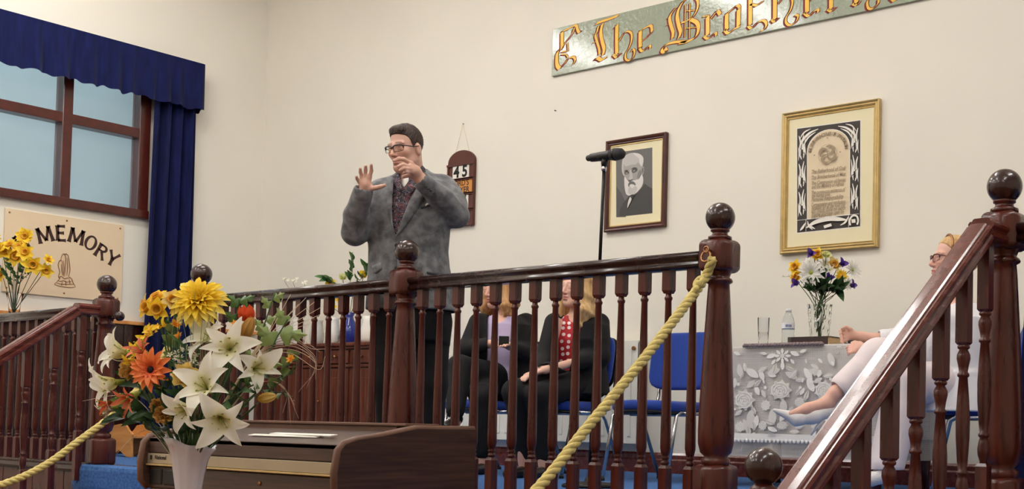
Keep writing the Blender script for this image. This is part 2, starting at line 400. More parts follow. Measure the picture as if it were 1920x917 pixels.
# stair rails (slope 34 degrees)
SL = 0.735
def stair_bal_mesh(top):
    """z=0 is the foot; square head up to 'top', turned middle"""
    mb = MB(); hw = 0.0195
    mb.lathe([(hw*1.414*0.75, 0.665), (hw*1.414, 0.672), (hw*1.414, top)], n=4, smooth=False, a0=pi/4)
    mb.lathe([(hw*1.414, -0.12), (hw*1.414, 0.175), (hw*1.414*0.75, 0.185)], n=4, smooth=False, a0=pi/4)
    mb.lathe([(0.013, 0.18), (0.012, 0.19), (0.018, 0.21), (0.02, 0.23), (0.016, 0.255), (0.012, 0.265), (0.0175, 0.27), (0.0175, 0.277), (0.013, 0.282), (0.0165, 0.31), (0.021, 0.38), (0.022, 0.44), (0.0185, 0.5), (0.0135, 0.565),
              (0.0185, 0.569), (0.0185, 0.576), (0.0135, 0.581), (0.016, 0.6), (0.021, 0.622), (0.0205, 0.635), (0.013, 0.65), (0.019, 0.655), (0.019, 0.661), (0.014, 0.668)], n=14)
    return mb.mesh('baluster', 'mahogany_redv')
def stair_rail(x, yN, n, label, name='stair_rail', reach=1.25, zdrop=0.0):
    g = empty(name, (x, yN-0.6, -0.4), 0, label, 'stair rail', 'stair rails with turned balusters')
    off = Vector((x, yN-0.6, -0.4))
    P = lambda y, z: Vector((x, y, z))-off
    y0, z0 = yN-0.17, 0.914         # underside of the sloping rail at the top bend
    y1 = yN-reach; z1 = z0-SL*(y0-y1)
    R = [(-0.036, 0.0), (-0.04, 0.008), (-0.04, 0.02), (-0.034, 0.026), (-0.034, 0.032), (-0.043, 0.04), (-0.044, 0.05), (-0.038, 0.0575), (-0.031, 0.0575), (-0.029, 0.062), (-0.024, 0.066), (0.0, 0.0668), (0.024, 0.066), (0.029, 0.062), (0.031, 0.0575), (0.038, 0.0575), (0.044, 0.05), (0.043, 0.04), (0.034, 0.032), (0.034, 0.026), (0.04, 0.02), (0.04, 0.008), (0.036, 0.0)]
    mb = MB(); sweep(mb, R, P(y0, z0), P(y1, z1))
    sweep(mb, R, P(yN-0.05, 0.914+0.008), P(y0-0.014, 0.914+0.008))
    mb.build('handrail', 'mahogany_red', g)
    sp = 0.158
    me = stair_bal_mesh(0.945)
    for i in range(n):
        y = yN-0.145-sp*i; drop = SL*(sp*i)
        if y < y1+0.05: break
        o = link('baluster', me, g, loc=P(y, -drop+0.031))
    return g
stair_rail(NX['E'], pl(NX['E']), 9, 'sloping red mahogany stair rail in the right foreground', reach=1.38)
stair_rail(NX['D'], pl(NX['D']), 9, 'sloping stair rail at the far left below the yellow flowers', reach=1.38)
# small lower newel posts
LN = {}
mb = MB(); mb.sphere((0, 0, 0), 0.0447, 32, 20); LN['ball_finial'] = mb.mesh('ball_finial', 'mahogany_dark')
mb = MB(); mb.lathe([(0.05, -0.11), (0.034, -0.09), (0.024, -0.07), (0.024, -0.06), (0.032, -0.056), (0.032, -0.05), (0.024, -0.044), (0.02, -0.036)], n=24); LN['collar'] = mb.mesh('collar', 'mahogany')
pb = atx(1432, 875, NX['E'])
mb = MB().box(-0.055, 0.055, -0.055, 0.055, ZH-pb.z, -0.108, 0.012); LN['post'] = mb.mesh('post', 'mahogany')
newel(NX['E'], pb.y, 'small ball-topped newel at the foot of the right stair rail', LN, pb.z)
newel(NX['D'], pl(NX['D'])-1.4, 'small newel at the foot of the far left stair rail', LN, pb.z)
# ------------------------------------------------------------------ ropes
def catmull(pts, n=12):
    P = [Vector(p) for p in pts]; P = [2*P[0]-P[1]]+P+[2*P[-1]-P[-2]]; out = []
    for i in range(1, len(P)-2):
        for k in range(n):
            t = k/n; a, b, c, d = P[i-1], P[i], P[i+1], P[i+2]
            out.append(0.5*((2*b)+(c-a)*t+(2*a-5*b+4*c-d)*t*t+(3*b-a-3*c+d)*t**3))
    out.append(P[-2]); return out
def resample(pts, step):
    out = [pts[0]]; acc = 0
    for a, b in zip(pts, pts[1:]):
        L = (b-a).length; t = step-acc
        while t <= L: out.append(a+(b-a)*(t/L)); t += step
        acc = (acc+L) % step
    return out
def rope(ctrl, r, label, knot=None):
    pts = resample(catmull(ctrl, 20), 0.006)
    g = empty('rope', ctrl[-1], 0, label, 'rope')
    off = Vector(ctrl[-1])
    px = None; frames = []
    for i, p in enumerate(pts):
        t = (pts[min(i+1, len(pts)-1)]-pts[max(i-1, 0)]).normalized()
        if px is None: px = frame_from(t)[0]
        px = (px-t*px.dot(t)).normalized(); frames.append((p, px.copy(), t.cross(px)))
    for k in range(3):
        sp = []
        for i, (p, a, b) in enumerate(frames):
            ph = 2*pi*k/3+i*0.006/0.085*2*pi*0.9
            sp.append(p-off+(a*cos(ph)+b*sin(ph))*r*0.5)
        MB().tube(sp, r*0.62, 8).build('strand', 'rope_yellow', g)
    if knot:
        c = Vector(knot)-off
        for q in range(3):
            pt = [c+Vector((0.011*cos(a+q)*1.2, 0.012*sin(a)-0.01*q, 0.018*sin(a*1.0+q*2)-0.02*(q-1))) for a in [2*pi*i/18 for i in range(18)]]
            MB().tube(pt, r*0.62, 8, closed=True).build('knot', 'rope_yellow', g)
    return g
def eye_ring(c, label):
    g = empty('eye_ring', c, 0, label, 'ring', 'brass eye rings for the ropes')
    MB().tube([(0, 0.0, 0.0), (0, -0.03, 0)], 0.004, 10).build('screw', 'brass', g)
    MB().tube([(0.011*cos(a), -0.03, 0.011*sin(a)) for a in [2*pi*i/16 for i in range(16)]], 0.0035, 8, closed=True).build('eye', 'brass', g)
    MB().tube([(0.021*cos(a), -0.032+0.006*sin(a), 0.021*sin(a)-0.026) for a in [2*pi*i/20 for i in range(20)]], 0.0038, 8, closed=True).build('loop', 'brass', g)
for nm, lab in (('C', 'brass ring screwed to the newel left of the lace table'), ('A', 'brass ring screwed to the newel behind the bouquet')):
    eye_ring((NX[nm]-0.0, pl(NX[nm])-0.0572, 0.985), lab)
cy_ = pl(NX['C'])-0.09
c0 = aty(1337, 484, cy_)
rope([(c0.x, c0.y, c0.z), atx(1322, 520, -2.745), atx(1290, 566, -2.739), atx(1200, 682, -2.739), atx(1100, 803, -2.739), atx(1010, 914, -2.739), (-2.739, 2.55, -0.09), (-2.739, 2.42, -0.14)], 0.0175,
     'yellow twisted rope hanging from the newel left of the lace table', knot=atx(1310, 540, -2.735))
rope([(NX['A'], pl(NX['A'])-0.09, 0.94), (-6.41, 3.66, 0.62), atx(222, 768, -6.41), atx(150, 825, -6.41), atx(80, 875, -6.41), atx(0, 910, -6.41), (-6.41, 2.55, -0.12)], 0.0175,
     'yellow twisted rope at the lower left below the bouquet')
for xx, yy, lab in ((-2.739, 2.42, 'small newel holding the lower end of the right rope'), (-6.41, 2.55, 'small newel holding the lower end of the left rope')):
    newel(xx, yy-0.06, lab, LN, -0.0)
# ================================================================== THINGS ON THE WALLS
def plane_px(Yp, ox=0, oy=0, sc=1.0):
    """pixel coords in a crop of the photo -> point on a wall parallel to the back wall, w metres in front"""
    def fn(u, v, w_):
        p = aty(ox+u/sc, oy+v/sc, Yp); return Vector((p.x, p.y-w_, p.z))
    return fn
def plane_pxL(Xp, ox=0, oy=0, sc=1.0):
    def fn(u, v, w_):
        p = atx(ox+u/sc, oy+v/sc, Xp); return Vector((p.x+w_, p.y, p.z))
    return fn
def ccw(poly):
    a = sum(p[0]*q[1]-q[0]*p[1] for p, q in zip(poly, poly[1:]+poly[:1])); return poly if a > 0 else poly[::-1]
def spline2(pts, n=6, closed=False):
    P = [Vector((p[0], p[1], 0)) for p in pts]
    if closed:
        out = []
        m_ = len(P)
        for i in range(m_):
            a, b, c, d = P[i-1], P[i], P[(i+1) % m_], P[(i+2) % m_]
            for k in range(n):
                t = k/n; q = 0.5*((2*b)+(c-a)*t+(2*a-5*b+4*c-d)*t*t+(3*b-a-3*c+d)*t**3); out.append((q.x, q.y))
        return out
    return [(p.x, p.y) for p in catmull(P, n)]
def ribbon(mb, pts, wid, fn, h, w0=0.0):
    """flat ribbon of varying width along 2D pts (in the fn's own units)"""
    n = len(pts); L = []; R_ = []
    for i, p in enumerate(pts):
        a = pts[max(0, i-1)]; b = pts[min(n-1, i+1)]; dx, dy = b[0]-a[0], b[1]-a[1]; l = hypot(dx, dy) or 1
        ww = wid(i/(n-1)) if callable(wid) else wid
        L.append((p[0]-dy/l*ww/2, p[1]+dx/l*ww/2)); R_.append((p[0]+dy/l*ww/2, p[1]-dx/l*ww/2))
    vs_ = []
    for (a, b) in zip(L, R_): vs_ += [fn(a[0], a[1], w0+h), fn(b[0], b[1], w0+h)]
    mb.add(vs_, [(2*i, 2*i+1, 2*i+3, 2*i+2) for i in range(n-1)])
def nib(mb, pts, nv, fn, w0, h):
    """broad-nib stroke: each segment a parallelogram swept by the nib vector nv (2D)"""
    for a, b in zip(pts, pts[1:]):
        q = [(a[0]-nv[0], a[1]-nv[1]), (a[0]+nv[0], a[1]+nv[1]), (b[0]+nv[0], b[1]+nv[1]), (b[0]-nv[0], b[1]-nv[1])]
        vs_ = [fn(u, v, w0+h) for u, v in q]; mb.add(vs_, [(0, 1, 2, 3)])
# ---- valance and curtain at the window
def cloth_grid(fn, nu, nv):
    mb = MB(); vs_ = [fn(i/(nu-1), j/(nv-1)) for j in range(nv) for i in range(nu)]
    mb.add(vs_, [(j*nu+i, j*nu+i+1, (j+1)*nu+i+1, (j+1)*nu+i) for j in range(nv-1) for i in range(nu-1)], True); return mb
XV = XL+0.17
vt = atx(385, 121, XV); vb = atx(378, 207, XV)
vy1 = vt.y; vz1 = vt.z; vz0 = vb.z
val = empty('window_valance', (XL, vy1, vz0), 0, 'gathered navy velvet valance hanging over the window', 'valance')
rnd = random.Random(3)
ph = [rnd.uniform(0, 6.28) for _ in range(6)]
def valf(u, v):
    Lf = 3.2; s = u*(Lf+0.17); t = v   # v 0 top .. 1 bottom ; s runs from the far return
    amp = 0.004+0.022*t**1.2
    wv = sin(s*38+ph[0]+2*sin(s*5+ph[1]))*0.6+sin(s*61+ph[2])*0.4
    zz = vz1-(vz1-vz0)*t+(0.008*sin(s*23+ph[3])+0.006*sin(s*57))*t
    if s < 0.17: return Vector((XL+0.002+s, vy1+amp*wv*0.4+0.004*t, zz))-Vector((XL, vy1, vz0))
    s2 = s-0.17
    return Vector((XV+amp*wv, vy1-s2+0.01*sin(s*30)*t, zz))-Vector((XL, vy1, vz0))
cl = cloth_grid(valf, 420, 14).build('frill', 'navy_velvet', val)
MB().box(XL+0.003-XL, XV-XL-0.004, -3.2, -0.005, vz1-vz0-0.03, vz1-vz0+0.004, 0.004).build('pelmet_board', 'navy_velvet', val)
XCu = XL+0.085
ca = atx(291, 195, XCu).y; cb = atx(370, 206, XCu).y; ct = vz1-0.1
ca2 = atx(264, 590, XCu).y; cb2 = atx(361, 560, XCu).y
def curf(u, v):
    t = v**0.8; y0 = ca+(ca2-ca)*t; y1 = cb+(cb2-cb)*t; y_ = y0+(y1-y0)*u
    f = 0.032*sin(u*24+0.8*sin(v*2))+0.012*sin(u*53+v)
    return Vector((XCu+f-XL, y_-ca, (ct-(ct-0.04)*v)-0.04))
g = cloth_grid(curf, 130, 24); cur = g.build('curtain', 'navy_velvet'); cur.location = (XL, ca, 0.04)
tag(cur, 'long navy velvet curtain hanging beside the window', 'curtain')
# ---- IN MEMORY board
XB = XL+0.004
fnL = plane_pxL(XB+0.012, 0, 330, 3.396)
pA = atx(8.8, 388.9, XB); pB = atx(231, 423.6, XB); pC = atx(2.9, 546.4, XB)
by0, by1, bz1, bz0 = pA.y, pB.y, (pA.z+pB.z)/2, pC.z
mem = empty('memorial_board', (XB, (by0+by1)/2, bz0), 0, 'cream IN MEMORY board with praying hands, below the window', 'sign')
off = Vector((XB, (by0+by1)/2, bz0))
MB().box(0, 0.012, by0-off.y, by1-off.y, 0, bz1-bz0, 0.002).build('board', 'cream_board', mem)
for (yy, zz) in [(by0+.03, bz0+.03), (by0+.03, bz1-.03), (by1-.03, bz0+.03), (by1-.03, bz1-.03), ((by0+by1)/2, bz1-.03), ((by0+by1)/2, bz0+.03)]:
    MB().lathe([(0.0075, 0), (0.0075, 0.002), (0.004, 0.004)], (0.012, yy-off.y, zz-off.z), 10, axis=(1, 0, 0)).build('screw', 'brass', mem)
def flare(p, q, w_, fl=1.45):
    """flared stroke polygon from p to q"""
    dx, dy = q[0]-p[0], q[1]-p[1]; l = hypot(dx, dy); nx, ny = -dy/l, dx/l; L = []; R_ = []
    for t, k in ((0, fl), (0.12, 1.08), (0.5, 0.92), (0.88, 1.08), (1, fl)):
        L.append((p[0]+dx*t+nx*w_*k/2, p[1]+dy*t+ny*w_*k/2)); R_.append((p[0]+dx*t-nx*w_*k/2, p[1]+dy*t-ny*w_*k/2))
    return L, R_
GL = {'I': [((0, 0), (0, 1))], 'N': [((-.3, 0), (-.3, 1)), ((-.3, 1), (.3, 0)), ((.3, 0), (.3, 1))],
      'M': [((-.42, 0), (-.36, 1)), ((-.36, 1), (0, .12)), ((0, .12), (.36, 1)), ((.36, 1), (.42, 0))],
      'E': [((-.24, 0), (-.24, 1)), ((-.24, .96), (.26, .96)), ((-.24, .52), (.18, .52)), ((-.24, .04), (.28, .04))],
      'O': 'O', 'R': [((-.26, 0), (-.26, 1)), ((0.02, .5), (.34, 0))], 'Y': [((0, 0), (0, .48)), ((0, .46), (-.36, 1)), ((0, .46), (.36, 1))]}
def letter(ch, c, ang, hgt, fn):
    mb = MB(); ca_, sa_ = cos(ang), sin(ang)
    def T(p): u, v = p[0]*hgt, (p[1]-0.5)*hgt; return fn(c[0]+u*ca_-v*sa_, c[1]+u*sa_+v*ca_)
    def strip(L, R_):
        vs_ = []
        for a, b in zip(L, R_): vs_ += [T(a), T(b)]
        mb.add(vs_, [(2*i, 2*i+1, 2*i+3, 2*i+2) for i in range(len(L)-1)])
    if ch == 'O':
        n = 28; strip([(.42*cos(2*pi*i/n), .5+.52*sin(2*pi*i/n)) for i in range(n+1)], [((.42-.15-.05*abs(cos(2*pi*i/n)))*cos(2*pi*i/n), .5+.39*sin(2*pi*i/n)) for i in range(n+1)])
    else:
        for p, q in GL[ch]: strip(*flare(p, q, 0.22 if abs(p[0]-q[0]) < .3 else 0.175))
        if ch == 'R':
            n = 14; A = [-pi/2+pi*i/n for i in range(n+1)]
            strip([(.02+.3*cos(a), .74+.26*sin(a)) for a in A], [(.0+.14*cos(a), .74+.13*sin(a)) for a in A])
            strip([(-.26, 1), (.03, 1)], [(-.26, .87), (.03, .87)]); strip([(-.26, .61), (.03, .61)], [(-.26, .48), (.03, .48)])
    return mb
lets = [('I', 62, 462), ('N', 138, 425), ('M', 285, 375), ('E', 390, 365), ('M', 488, 385), ('O', 578, 426), ('R', 646, 482), ('Y', 716, 527)]
cs = []
for ch, u, v in lets:
    p = fnL(u, v, 0); cs.append((p.y, p.z))
for i, (ch, u, v) in enumerate(lets):
    a = cs[max(0, i-1)]; b = cs[min(len(cs)-1, i+1)]; ang = atan2(b[1]-a[1], b[0]-a[0])
    ang *= 0.92
    mb = letter(ch, cs[i], ang, 0.118, lambda y_, z_: (0.0128, y_-off.y, z_-off.z)); mb.build('letter', 'letter_brown', mem)
hands = [[(345, 690), (375, 660), (372, 640), (380, 610), (370, 570), (380, 540), (395, 545), (400, 600), (405, 640)],
         [(383, 545), (395, 505), (410, 498), (418, 530), (415, 600), (410, 640)], [(418, 500), (432, 505), (440, 545), (445, 600), (436, 640)],
         [(405, 505), (420, 496), (428, 505)], [(436, 640), (455, 655), (465, 680), (480, 705)], [(345, 690), (370, 700), (410, 708), (450, 712), (480, 708)],
         [(372, 645), (390, 640), (410, 655), (430, 650), (445, 652)], [(365, 665), (385, 672), (405, 668), (425, 676), (455, 672)], [(358, 680), (390, 690), (430, 690), (468, 690)],
         [(427, 520), (430, 580), (425, 635)], [(390, 560), (393, 600), (398, 635)], [(405, 540), (408, 590), (406, 630)], [(380, 655), (384, 640)], [(440, 660), (446, 690)], [(395, 675), (392, 700)], [(418, 668), (420, 700)]]
mb = MB()
for pl_ in hands: ribbon(mb, spline2(pl_, 5), lambda t: 3.2+2.6*sin(pi*t), lambda u, v, w_: fnL(u, v, 0)-off, 0.0)
for i in range(len(mb.v)): mb.v[i] = (0.0128, mb.v[i][1], mb.v[i][2])
o = mb.build('praying_hands_drawing', 'drawing_brown', mem)
poly = [(345, 690), (375, 655), (370, 570), (383, 540), (395, 505), (418, 497), (440, 545), (447, 645), (465, 680), (480, 706), (410, 708)]
mat('hands_fill', srgb(214, 186, 150), 0.6)
mb = MB(); pts = [fnL(u, v, 0)-off for u, v in spline2(poly, 3, True)]; mb.add([(0.0124, p.y, p.z) for p in pts], [tuple(range(len(pts)))]); mb.build('praying_hands_fill', 'hands_fill', mem)
# ---- painted motto board, blackletter
YS = YW-0.02
s0 = aty(1034, 143.3, YS); s1 = aty(1037, 54.6, YS)
sg = empty('motto_board', (s0.x, YW, s0.z), 0, 'long green motto board with gold blackletter writing, high on the wall', 'sign')
off = Vector((s0.x, YW, s0.z))
SX1 = 0.9
MB().box(0, SX1-s0.x, -0.02, -0.0005, 0, s1.z-s0.z, 0.003).build('board', 'sign_green', sg)
c1 = plane_px(YS, 1010, 0, 4.8); c2 = plane_px(YS, 1380, 0, 4.8)
def G(c, pts):
    out = []
    for p in pts:
        q = c(p[0], p[1], 0); out.append((q.x, q.z))
    return out
S_ = lambda c, thick, *pts: (thick, G(c, pts))
glyphs = {
 'ampersand': [S_(c1, 1, (212, 285), (212, 360), (212, 430)), S_(c1, .7, (212, 285), (270, 258), (335, 228), (350, 265), (365, 292), (385, 275)), S_(c1, .5, (325, 250), (300, 310), (240, 385), (200, 450)), S_(c1, 1, (200, 440), (168, 480), (166, 580), (190, 618)),
               S_(c1, .6, (190, 618), (235, 570), (265, 530), (310, 512), (330, 540), (310, 580)), S_(c1, .3, (262, 385), (266, 460), (205, 468)), S_(c1, .3, (205, 490), (250, 492), (265, 515))],
 'T': [S_(c1, 1, (520, 212), (575, 190), (640, 170), (715, 140)), S_(c1, .9, (575, 215), (560, 290), (572, 370), (590, 440), (580, 495)), S_(c1, .6, (540, 235), (525, 290), (512, 320), (528, 380), (545, 440), (548, 490)), S_(c1, .3, (495, 310), (525, 290)), S_(c1, .3, (490, 388), (525, 370)),
       S_(c1, .9, (498, 550), (530, 522), (565, 540), (610, 515))],
 'h': [S_(c1, 1, (705, 225), (704, 330), (704, 490)), S_(c1, .6, (672, 492), (700, 520), (745, 478)), S_(c1, .4, (672, 262), (710, 225)), S_(c1, .5, (725, 370), (760, 310), (800, 282), (835, 300), (838, 360), (815, 430), (785, 480), (785, 530), (815, 545), (850, 515), (865, 465), (850, 442), (835, 465))],
 'e': [S_(c1, 1, (916, 275), (914, 360), (916, 430)), S_(c1, .6, (905, 430), (935, 462), (980, 425), (1005, 410), (1005, 435)), S_(c1, .7, (916, 278), (960, 250), (1012, 232), (1022, 285)), S_(c1, .5, (1018, 290), (975, 335), (925, 375))],
 'B': [S_(c1, .8, (1235, 70), (1190, 130), (1180, 175), (1195, 240), (1210, 290), (1205, 345)), S_(c1, .9, (1300, 15), (1262, 80), (1248, 150), (1262, 230), (1278, 290), (1260, 345)), S_(c1, .3, (1150, 180), (1185, 140)), S_(c1, .3, (1150, 235), (1190, 205)),
       S_(c1, .6, (1290, 25), (1340, -15), (1395, -30), (1432, 10), (1428, 80), (1390, 150), (1330, 190), (1285, 205)), S_(c1, .9, (1370, 175), (1425, 205), (1440, 260), (1415, 330), (1350, 370), (1270, 388)), S_(c1, .8, (1330, 375), (1240, 378), (1160, 398), (1112, 440), (1118, 470), (1150, 462), (1140, 435)),
       S_(c1, .15, (1322, 40), (1318, 335)), S_(c1, .15, (1362, 30), (1358, 345)), S_(c1, .15, (1322, 100), (1410, 92)), S_(c1, .15, (1322, 255), (1425, 245))],
 'r': [S_(c1, 1, (1522, 148), (1522, 230), (1522, 315)), S_(c1, .6, (1490, 325), (1525, 348), (1590, 295), (1600, 320)), S_(c1, .4, (1480, 150), (1525, 140)), S_(c1, .8, (1545, 175), (1585, 125), (1610, 100), (1635, 130))],
 'o': [S_(c1, 1, (1695, 120), (1692, 200), (1694, 270)), S_(c1, .7, (1675, 270), (1705, 300), (1760, 262), (1810, 240)), S_(c1, .7, (1695, 122), (1745, 85), (1790, 48), (1812, 75)), S_(c1, 1, (1802, 80), (1800, 160), (1798, 235))],
 't': [S_(c2, 1, (130, -110), (130, 60), (130, 225)), S_(c2, .6, (110, 232), (140, 255), (200, 200), (250, 185), (275, 220), (255, 262), (225, 275)), S_(c2, .6, (130, 40), (190, 50), (245, 10))],
 'h.001': [S_(c2, 1, (355, -160), (352, 0), (350, 175)), S_(c2, .6, (320, 178), (345, 200), (385, 160)), S_(c2, .5, (375, 40), (430, -20), (490, -40), (510, 20), (490, 95), (455, 150), (452, 205), (490, 228), (540, 195), (560, 145), (535, 135))],
 'e.001': [S_(c2, 1, (640, -60), (640, 30), (640, 115)), S_(c2, .6, (615, 118), (655, 145), (700, 105), (740, 85), (740, 110)), S_(c2, .7, (640, -60), (700, -100), (735, -60)), S_(c2, .4, (735, -50), (650, 20))],
 'r.001': [S_(c2, 1, (860, -110), (858, -10), (856, 80)), S_(c2, .6, (825, 85), (858, 105), (905, 65)), S_(c2, .8, (870, -90), (915, -140), (950, -110))],
 'h.002': [S_(c2, 1, (1085, -230), (1085, -80), (1083, 30)), S_(c2, .6, (1050, 35), (1085, 50), (1120, 10)), S_(c2, .5, (1110, -90), (1180, -160), (1250, -130), (1230, -40), (1185, 10), (1190, 70), (1230, 80), (1280, 30), (1285, -10))],
 'o.001': [S_(c2, 1, (1415, -190), (1412, -100), (1412, -20)), S_(c2, .7, (1395, -20), (1425, 8), (1530, -50)), S_(c2, .7, (1415, -190), (1510, -260), (1535, -235)), S_(c2, 1, (1525, -230), (1520, -140), (1520, -60))],
 'o.002': [S_(c2, 1, (1665, -250), (1662, -160), (1662, -75)), S_(c2, .7, (1645, -75), (1675, -50), (1780, -105)), S_(c2, .7, (1665, -250), (1760, -320), (1785, -295)), S_(c2, 1, (1775, -290), (1770, -200), (1770, -115))],
 'd': [S_(c2, 1, (1915, -300), (1912, -210), (1912, -130)), S_(c2, .7, (1895, -130), (1925, -105), (2030, -160)), S_(c2, .7, (1860, -480), (1950, -400), (2035, -340)), S_(c2, 1, (2025, -340), (2020, -250), (2020, -165))]}
for k, strokes in glyphs.items():
    mg = MB(); mr = MB()
    fnb = lambda u, v, w_: (u-off.x, -0.02-w_, v-off.z)
    for th, pts in strokes:
        pts = spline2(pts, 5) if len(pts) > 3 else pts
        nv = (0.0148*max(th, 0.22), 0.0105*max(th, 0.22)*0.9)
        nib(mg, pts, nv, fnb, 0.0, 0.0016)
        nib(mr, [(p[0]-0.012, p[1]-0.004) for p in pts], (nv[0]*1.05+0.001, nv[1]*1.05+0.001), fnb, 0.0, 0.0008)
        nib(mr, pts, (nv[0]+0.0035, nv[1]+0.0025), fnb, 0.0, 0.0008); nib(mr, pts, (nv[0]+0.0035, -0.002), fnb, 0.0, 0.0008)
    o = mg.build('gilt_letter', 'sign_gold', sg); mr.build('letter_shadow', 'sign_red', o)
# ---- framed pictures
def pframe(name, corners, label, cat, m, prof, depth, lean=0.0):
    """corners in px TL,TR,BL,BR ; returns (empty, x0,x1,z0,z1)"""
    P = [aty(*c, YW-depth) for c in corners]
    x0 = (P[0].x+P[2].x)/2; x1 = (P[1].x+P[3].x)/2; z1 = (P[0].z+P[1].z)/2; z0 = (P[2].z+P[3].z)/2
    g = empty(name, ((x0+x1)/2, YW-0.001, z0), 0, label, cat)
    cx, cz = (x0+x1)/2, z0
    for (a, b) in (((x0, z0), (x1, z0)), ((x1, z0), (x1, z1)), ((x1, z1), (x0, z1)), ((x0, z1), (x0, z0))):
        mb = MB(); dx, dz = b[0]-a[0], b[1]-a[1]; l = hypot(dx, dz); tx, tz = dx/l, dz/l; nx, nz = -tz, tx   # inward normal (ccw)
        n = len(prof); vs_ = []
        for (p, sgn) in ((a, 1), (b, -1)):
            for i_, o_ in prof: vs_.append((p[0]+tx*i_*sgn+nx*i_-cx, -o_, p[1]+tz*i_*sgn+nz*i_-cz))
        mb.add(vs_, [tuple(range(n)), tuple(range(2*n-1, n-1, -1))]+[(i, (i+1) % n, n+(i+1) % n, n+i) for i in range(n)])
        mb.build('frame_side', m, g)
    return g, x0, x1, z0, z1
# portrait
PR = [(0, 0), (0, 0.03), (0.008, 0.034), (0.018, 0.03), (0.022, 0.024), (0.03, 0.026), (0.036, 0.018), (0.04, 0.012), (0.04, 0)]
g, x0, x1, z0, z1 = pframe('framed_portrait', [(1134, 266.4), (1247.3, 246.3), (1134, 435.6), (1246.6, 423.7)], 'brown framed black and white portrait of a white-bearded man, behind the microphone', 'picture', 'frame_brown', PR, 0.03)
off = Vector(((x0+x1)/2, YW-0.001, z0))
MB().box(x0+0.03-off.x, x1-0.03-off.x, -0.012, -0.001, 0.03, z1-z0-0.03).build('mount', 'mount_cream', g)
gold = MB()
for t in (0.036,):
    for (a, b, c_, d) in ((x0+t, x1-t, z0+t, z0+t+.006), (x0+t, x1-t, z1-t-.006, z1-t), (x0+t, x0+t+.006, z0+t, z1-t), (x1-t-.006, x1-t, z0+t, z1-t)):
        gold.box(a-off.x, b-off.x, -0.018, -0.011, c_-off.z, d-off.z)
gold.build('gilt_slip', 'gold_frame', g)
tones = [44, 66, 82, 104, 130, 158, 184, 208]
for i, t in enumerate(tones): mat('photo_tone_%d' % i, srgb(t*1.02, t, t*0.98), 0.6)
pp = plane_px(YW-0.013, 1130, 240, 4.585)
layer = [0.0]
def shape(tone, pts, spl=True, nm='print_tone'):
    layer[0] += 0.00025
    q = spline2(pts, 4, True) if spl else pts
    mb = MB(); mb.add([pp(u, v, layer[0])-off for u, v in q], [tuple(range(len(q)))]); return mb.build(nm, 'photo_tone_%d' % tone, g)
shape(3, [(115, 212), (427, 168), (428, 733), (117, 768)], False, 'photographic_print')
shape(2, [(117, 500), (160, 560), (200, 640), (200, 766), (117, 768)], False)
shape(1, [(140, 758), (150, 700), (175, 650), (215, 600), (250, 572), (300, 560), (345, 505), (362, 478), (390, 500), (427, 522), (428, 733)], False)
shape(6, [(165, 330), (172, 270), (205, 230), (250, 214), (300, 218), (340, 240), (352, 280), (345, 330), (340, 400), (330, 440), (250, 460), (190, 420), (168, 380)])
shape(5, [(180, 330), (190, 300), (230, 290), (270, 285), (310, 300), (330, 330), (325, 400), (300, 440), (240, 450), (195, 425), (182, 380)])
shape(6, [(185, 300), (215, 262), (262, 255), (300, 275), (290, 310), (240, 318), (200, 330)])
shape(7, [(262, 216), (310, 220), (348, 250), (350, 300), (335, 330), (318, 300), (312, 262), (285, 240)])
shape(5, [(335, 340), (352, 330), (358, 360), (350, 400), (338, 405)])
shape(3, [(342, 350), (351, 345), (350, 375), (343, 392)])
shape(7, [(190, 420), (210, 440), (235, 470), (262, 455), (300, 440), (335, 400), (352, 440), (340, 500), (290, 560), (240, 582), (205, 570), (192, 520), (188, 470)])
shape(6, [(232, 500), (255, 520), (280, 500), (300, 520), (280, 565), (240, 575), (220, 545)])
shape(3, [(222, 480), (245, 462), (268, 462), (285, 480), (282, 495), (262, 484), (240, 486), (226, 508)])
shape(6, [(235, 370), (250, 365), (262, 420), (258, 440), (232, 448), (222, 440), (235, 415)])
shape(2, [(222, 440), (240, 448), (258, 440), (256, 450), (238, 456)])
shape(2, [(190, 385), (205, 370), (225, 375), (228, 392), (210, 400), (196, 398)]); shape(5, [(198, 388), (212, 384), (222, 390), (210, 396)])
shape(2, [(252, 368), (270, 352), (295, 352), (298, 362), (280, 378), (260, 382)]); shape(5, [(260, 372), (275, 364), (288, 364), (276, 374)])
shape(1, [(186, 376), (205, 362), (228, 368), (205, 371)]); shape(1, [(248, 356), (272, 340), (300, 344), (272, 350)])
shape(4, [(310, 380), (330, 360), (332, 400), (315, 430), (300, 435)])
shape(0, [(232, 585), (270, 572), (276, 590), (250, 600), (240, 640), (215, 690), (212, 660), (225, 610)])
shape(7, [(236, 600), (250, 592), (252, 620), (232, 662), (216, 690), (222, 640)])
shape(1, [(245, 590), (260, 586), (262, 604), (250, 606)])
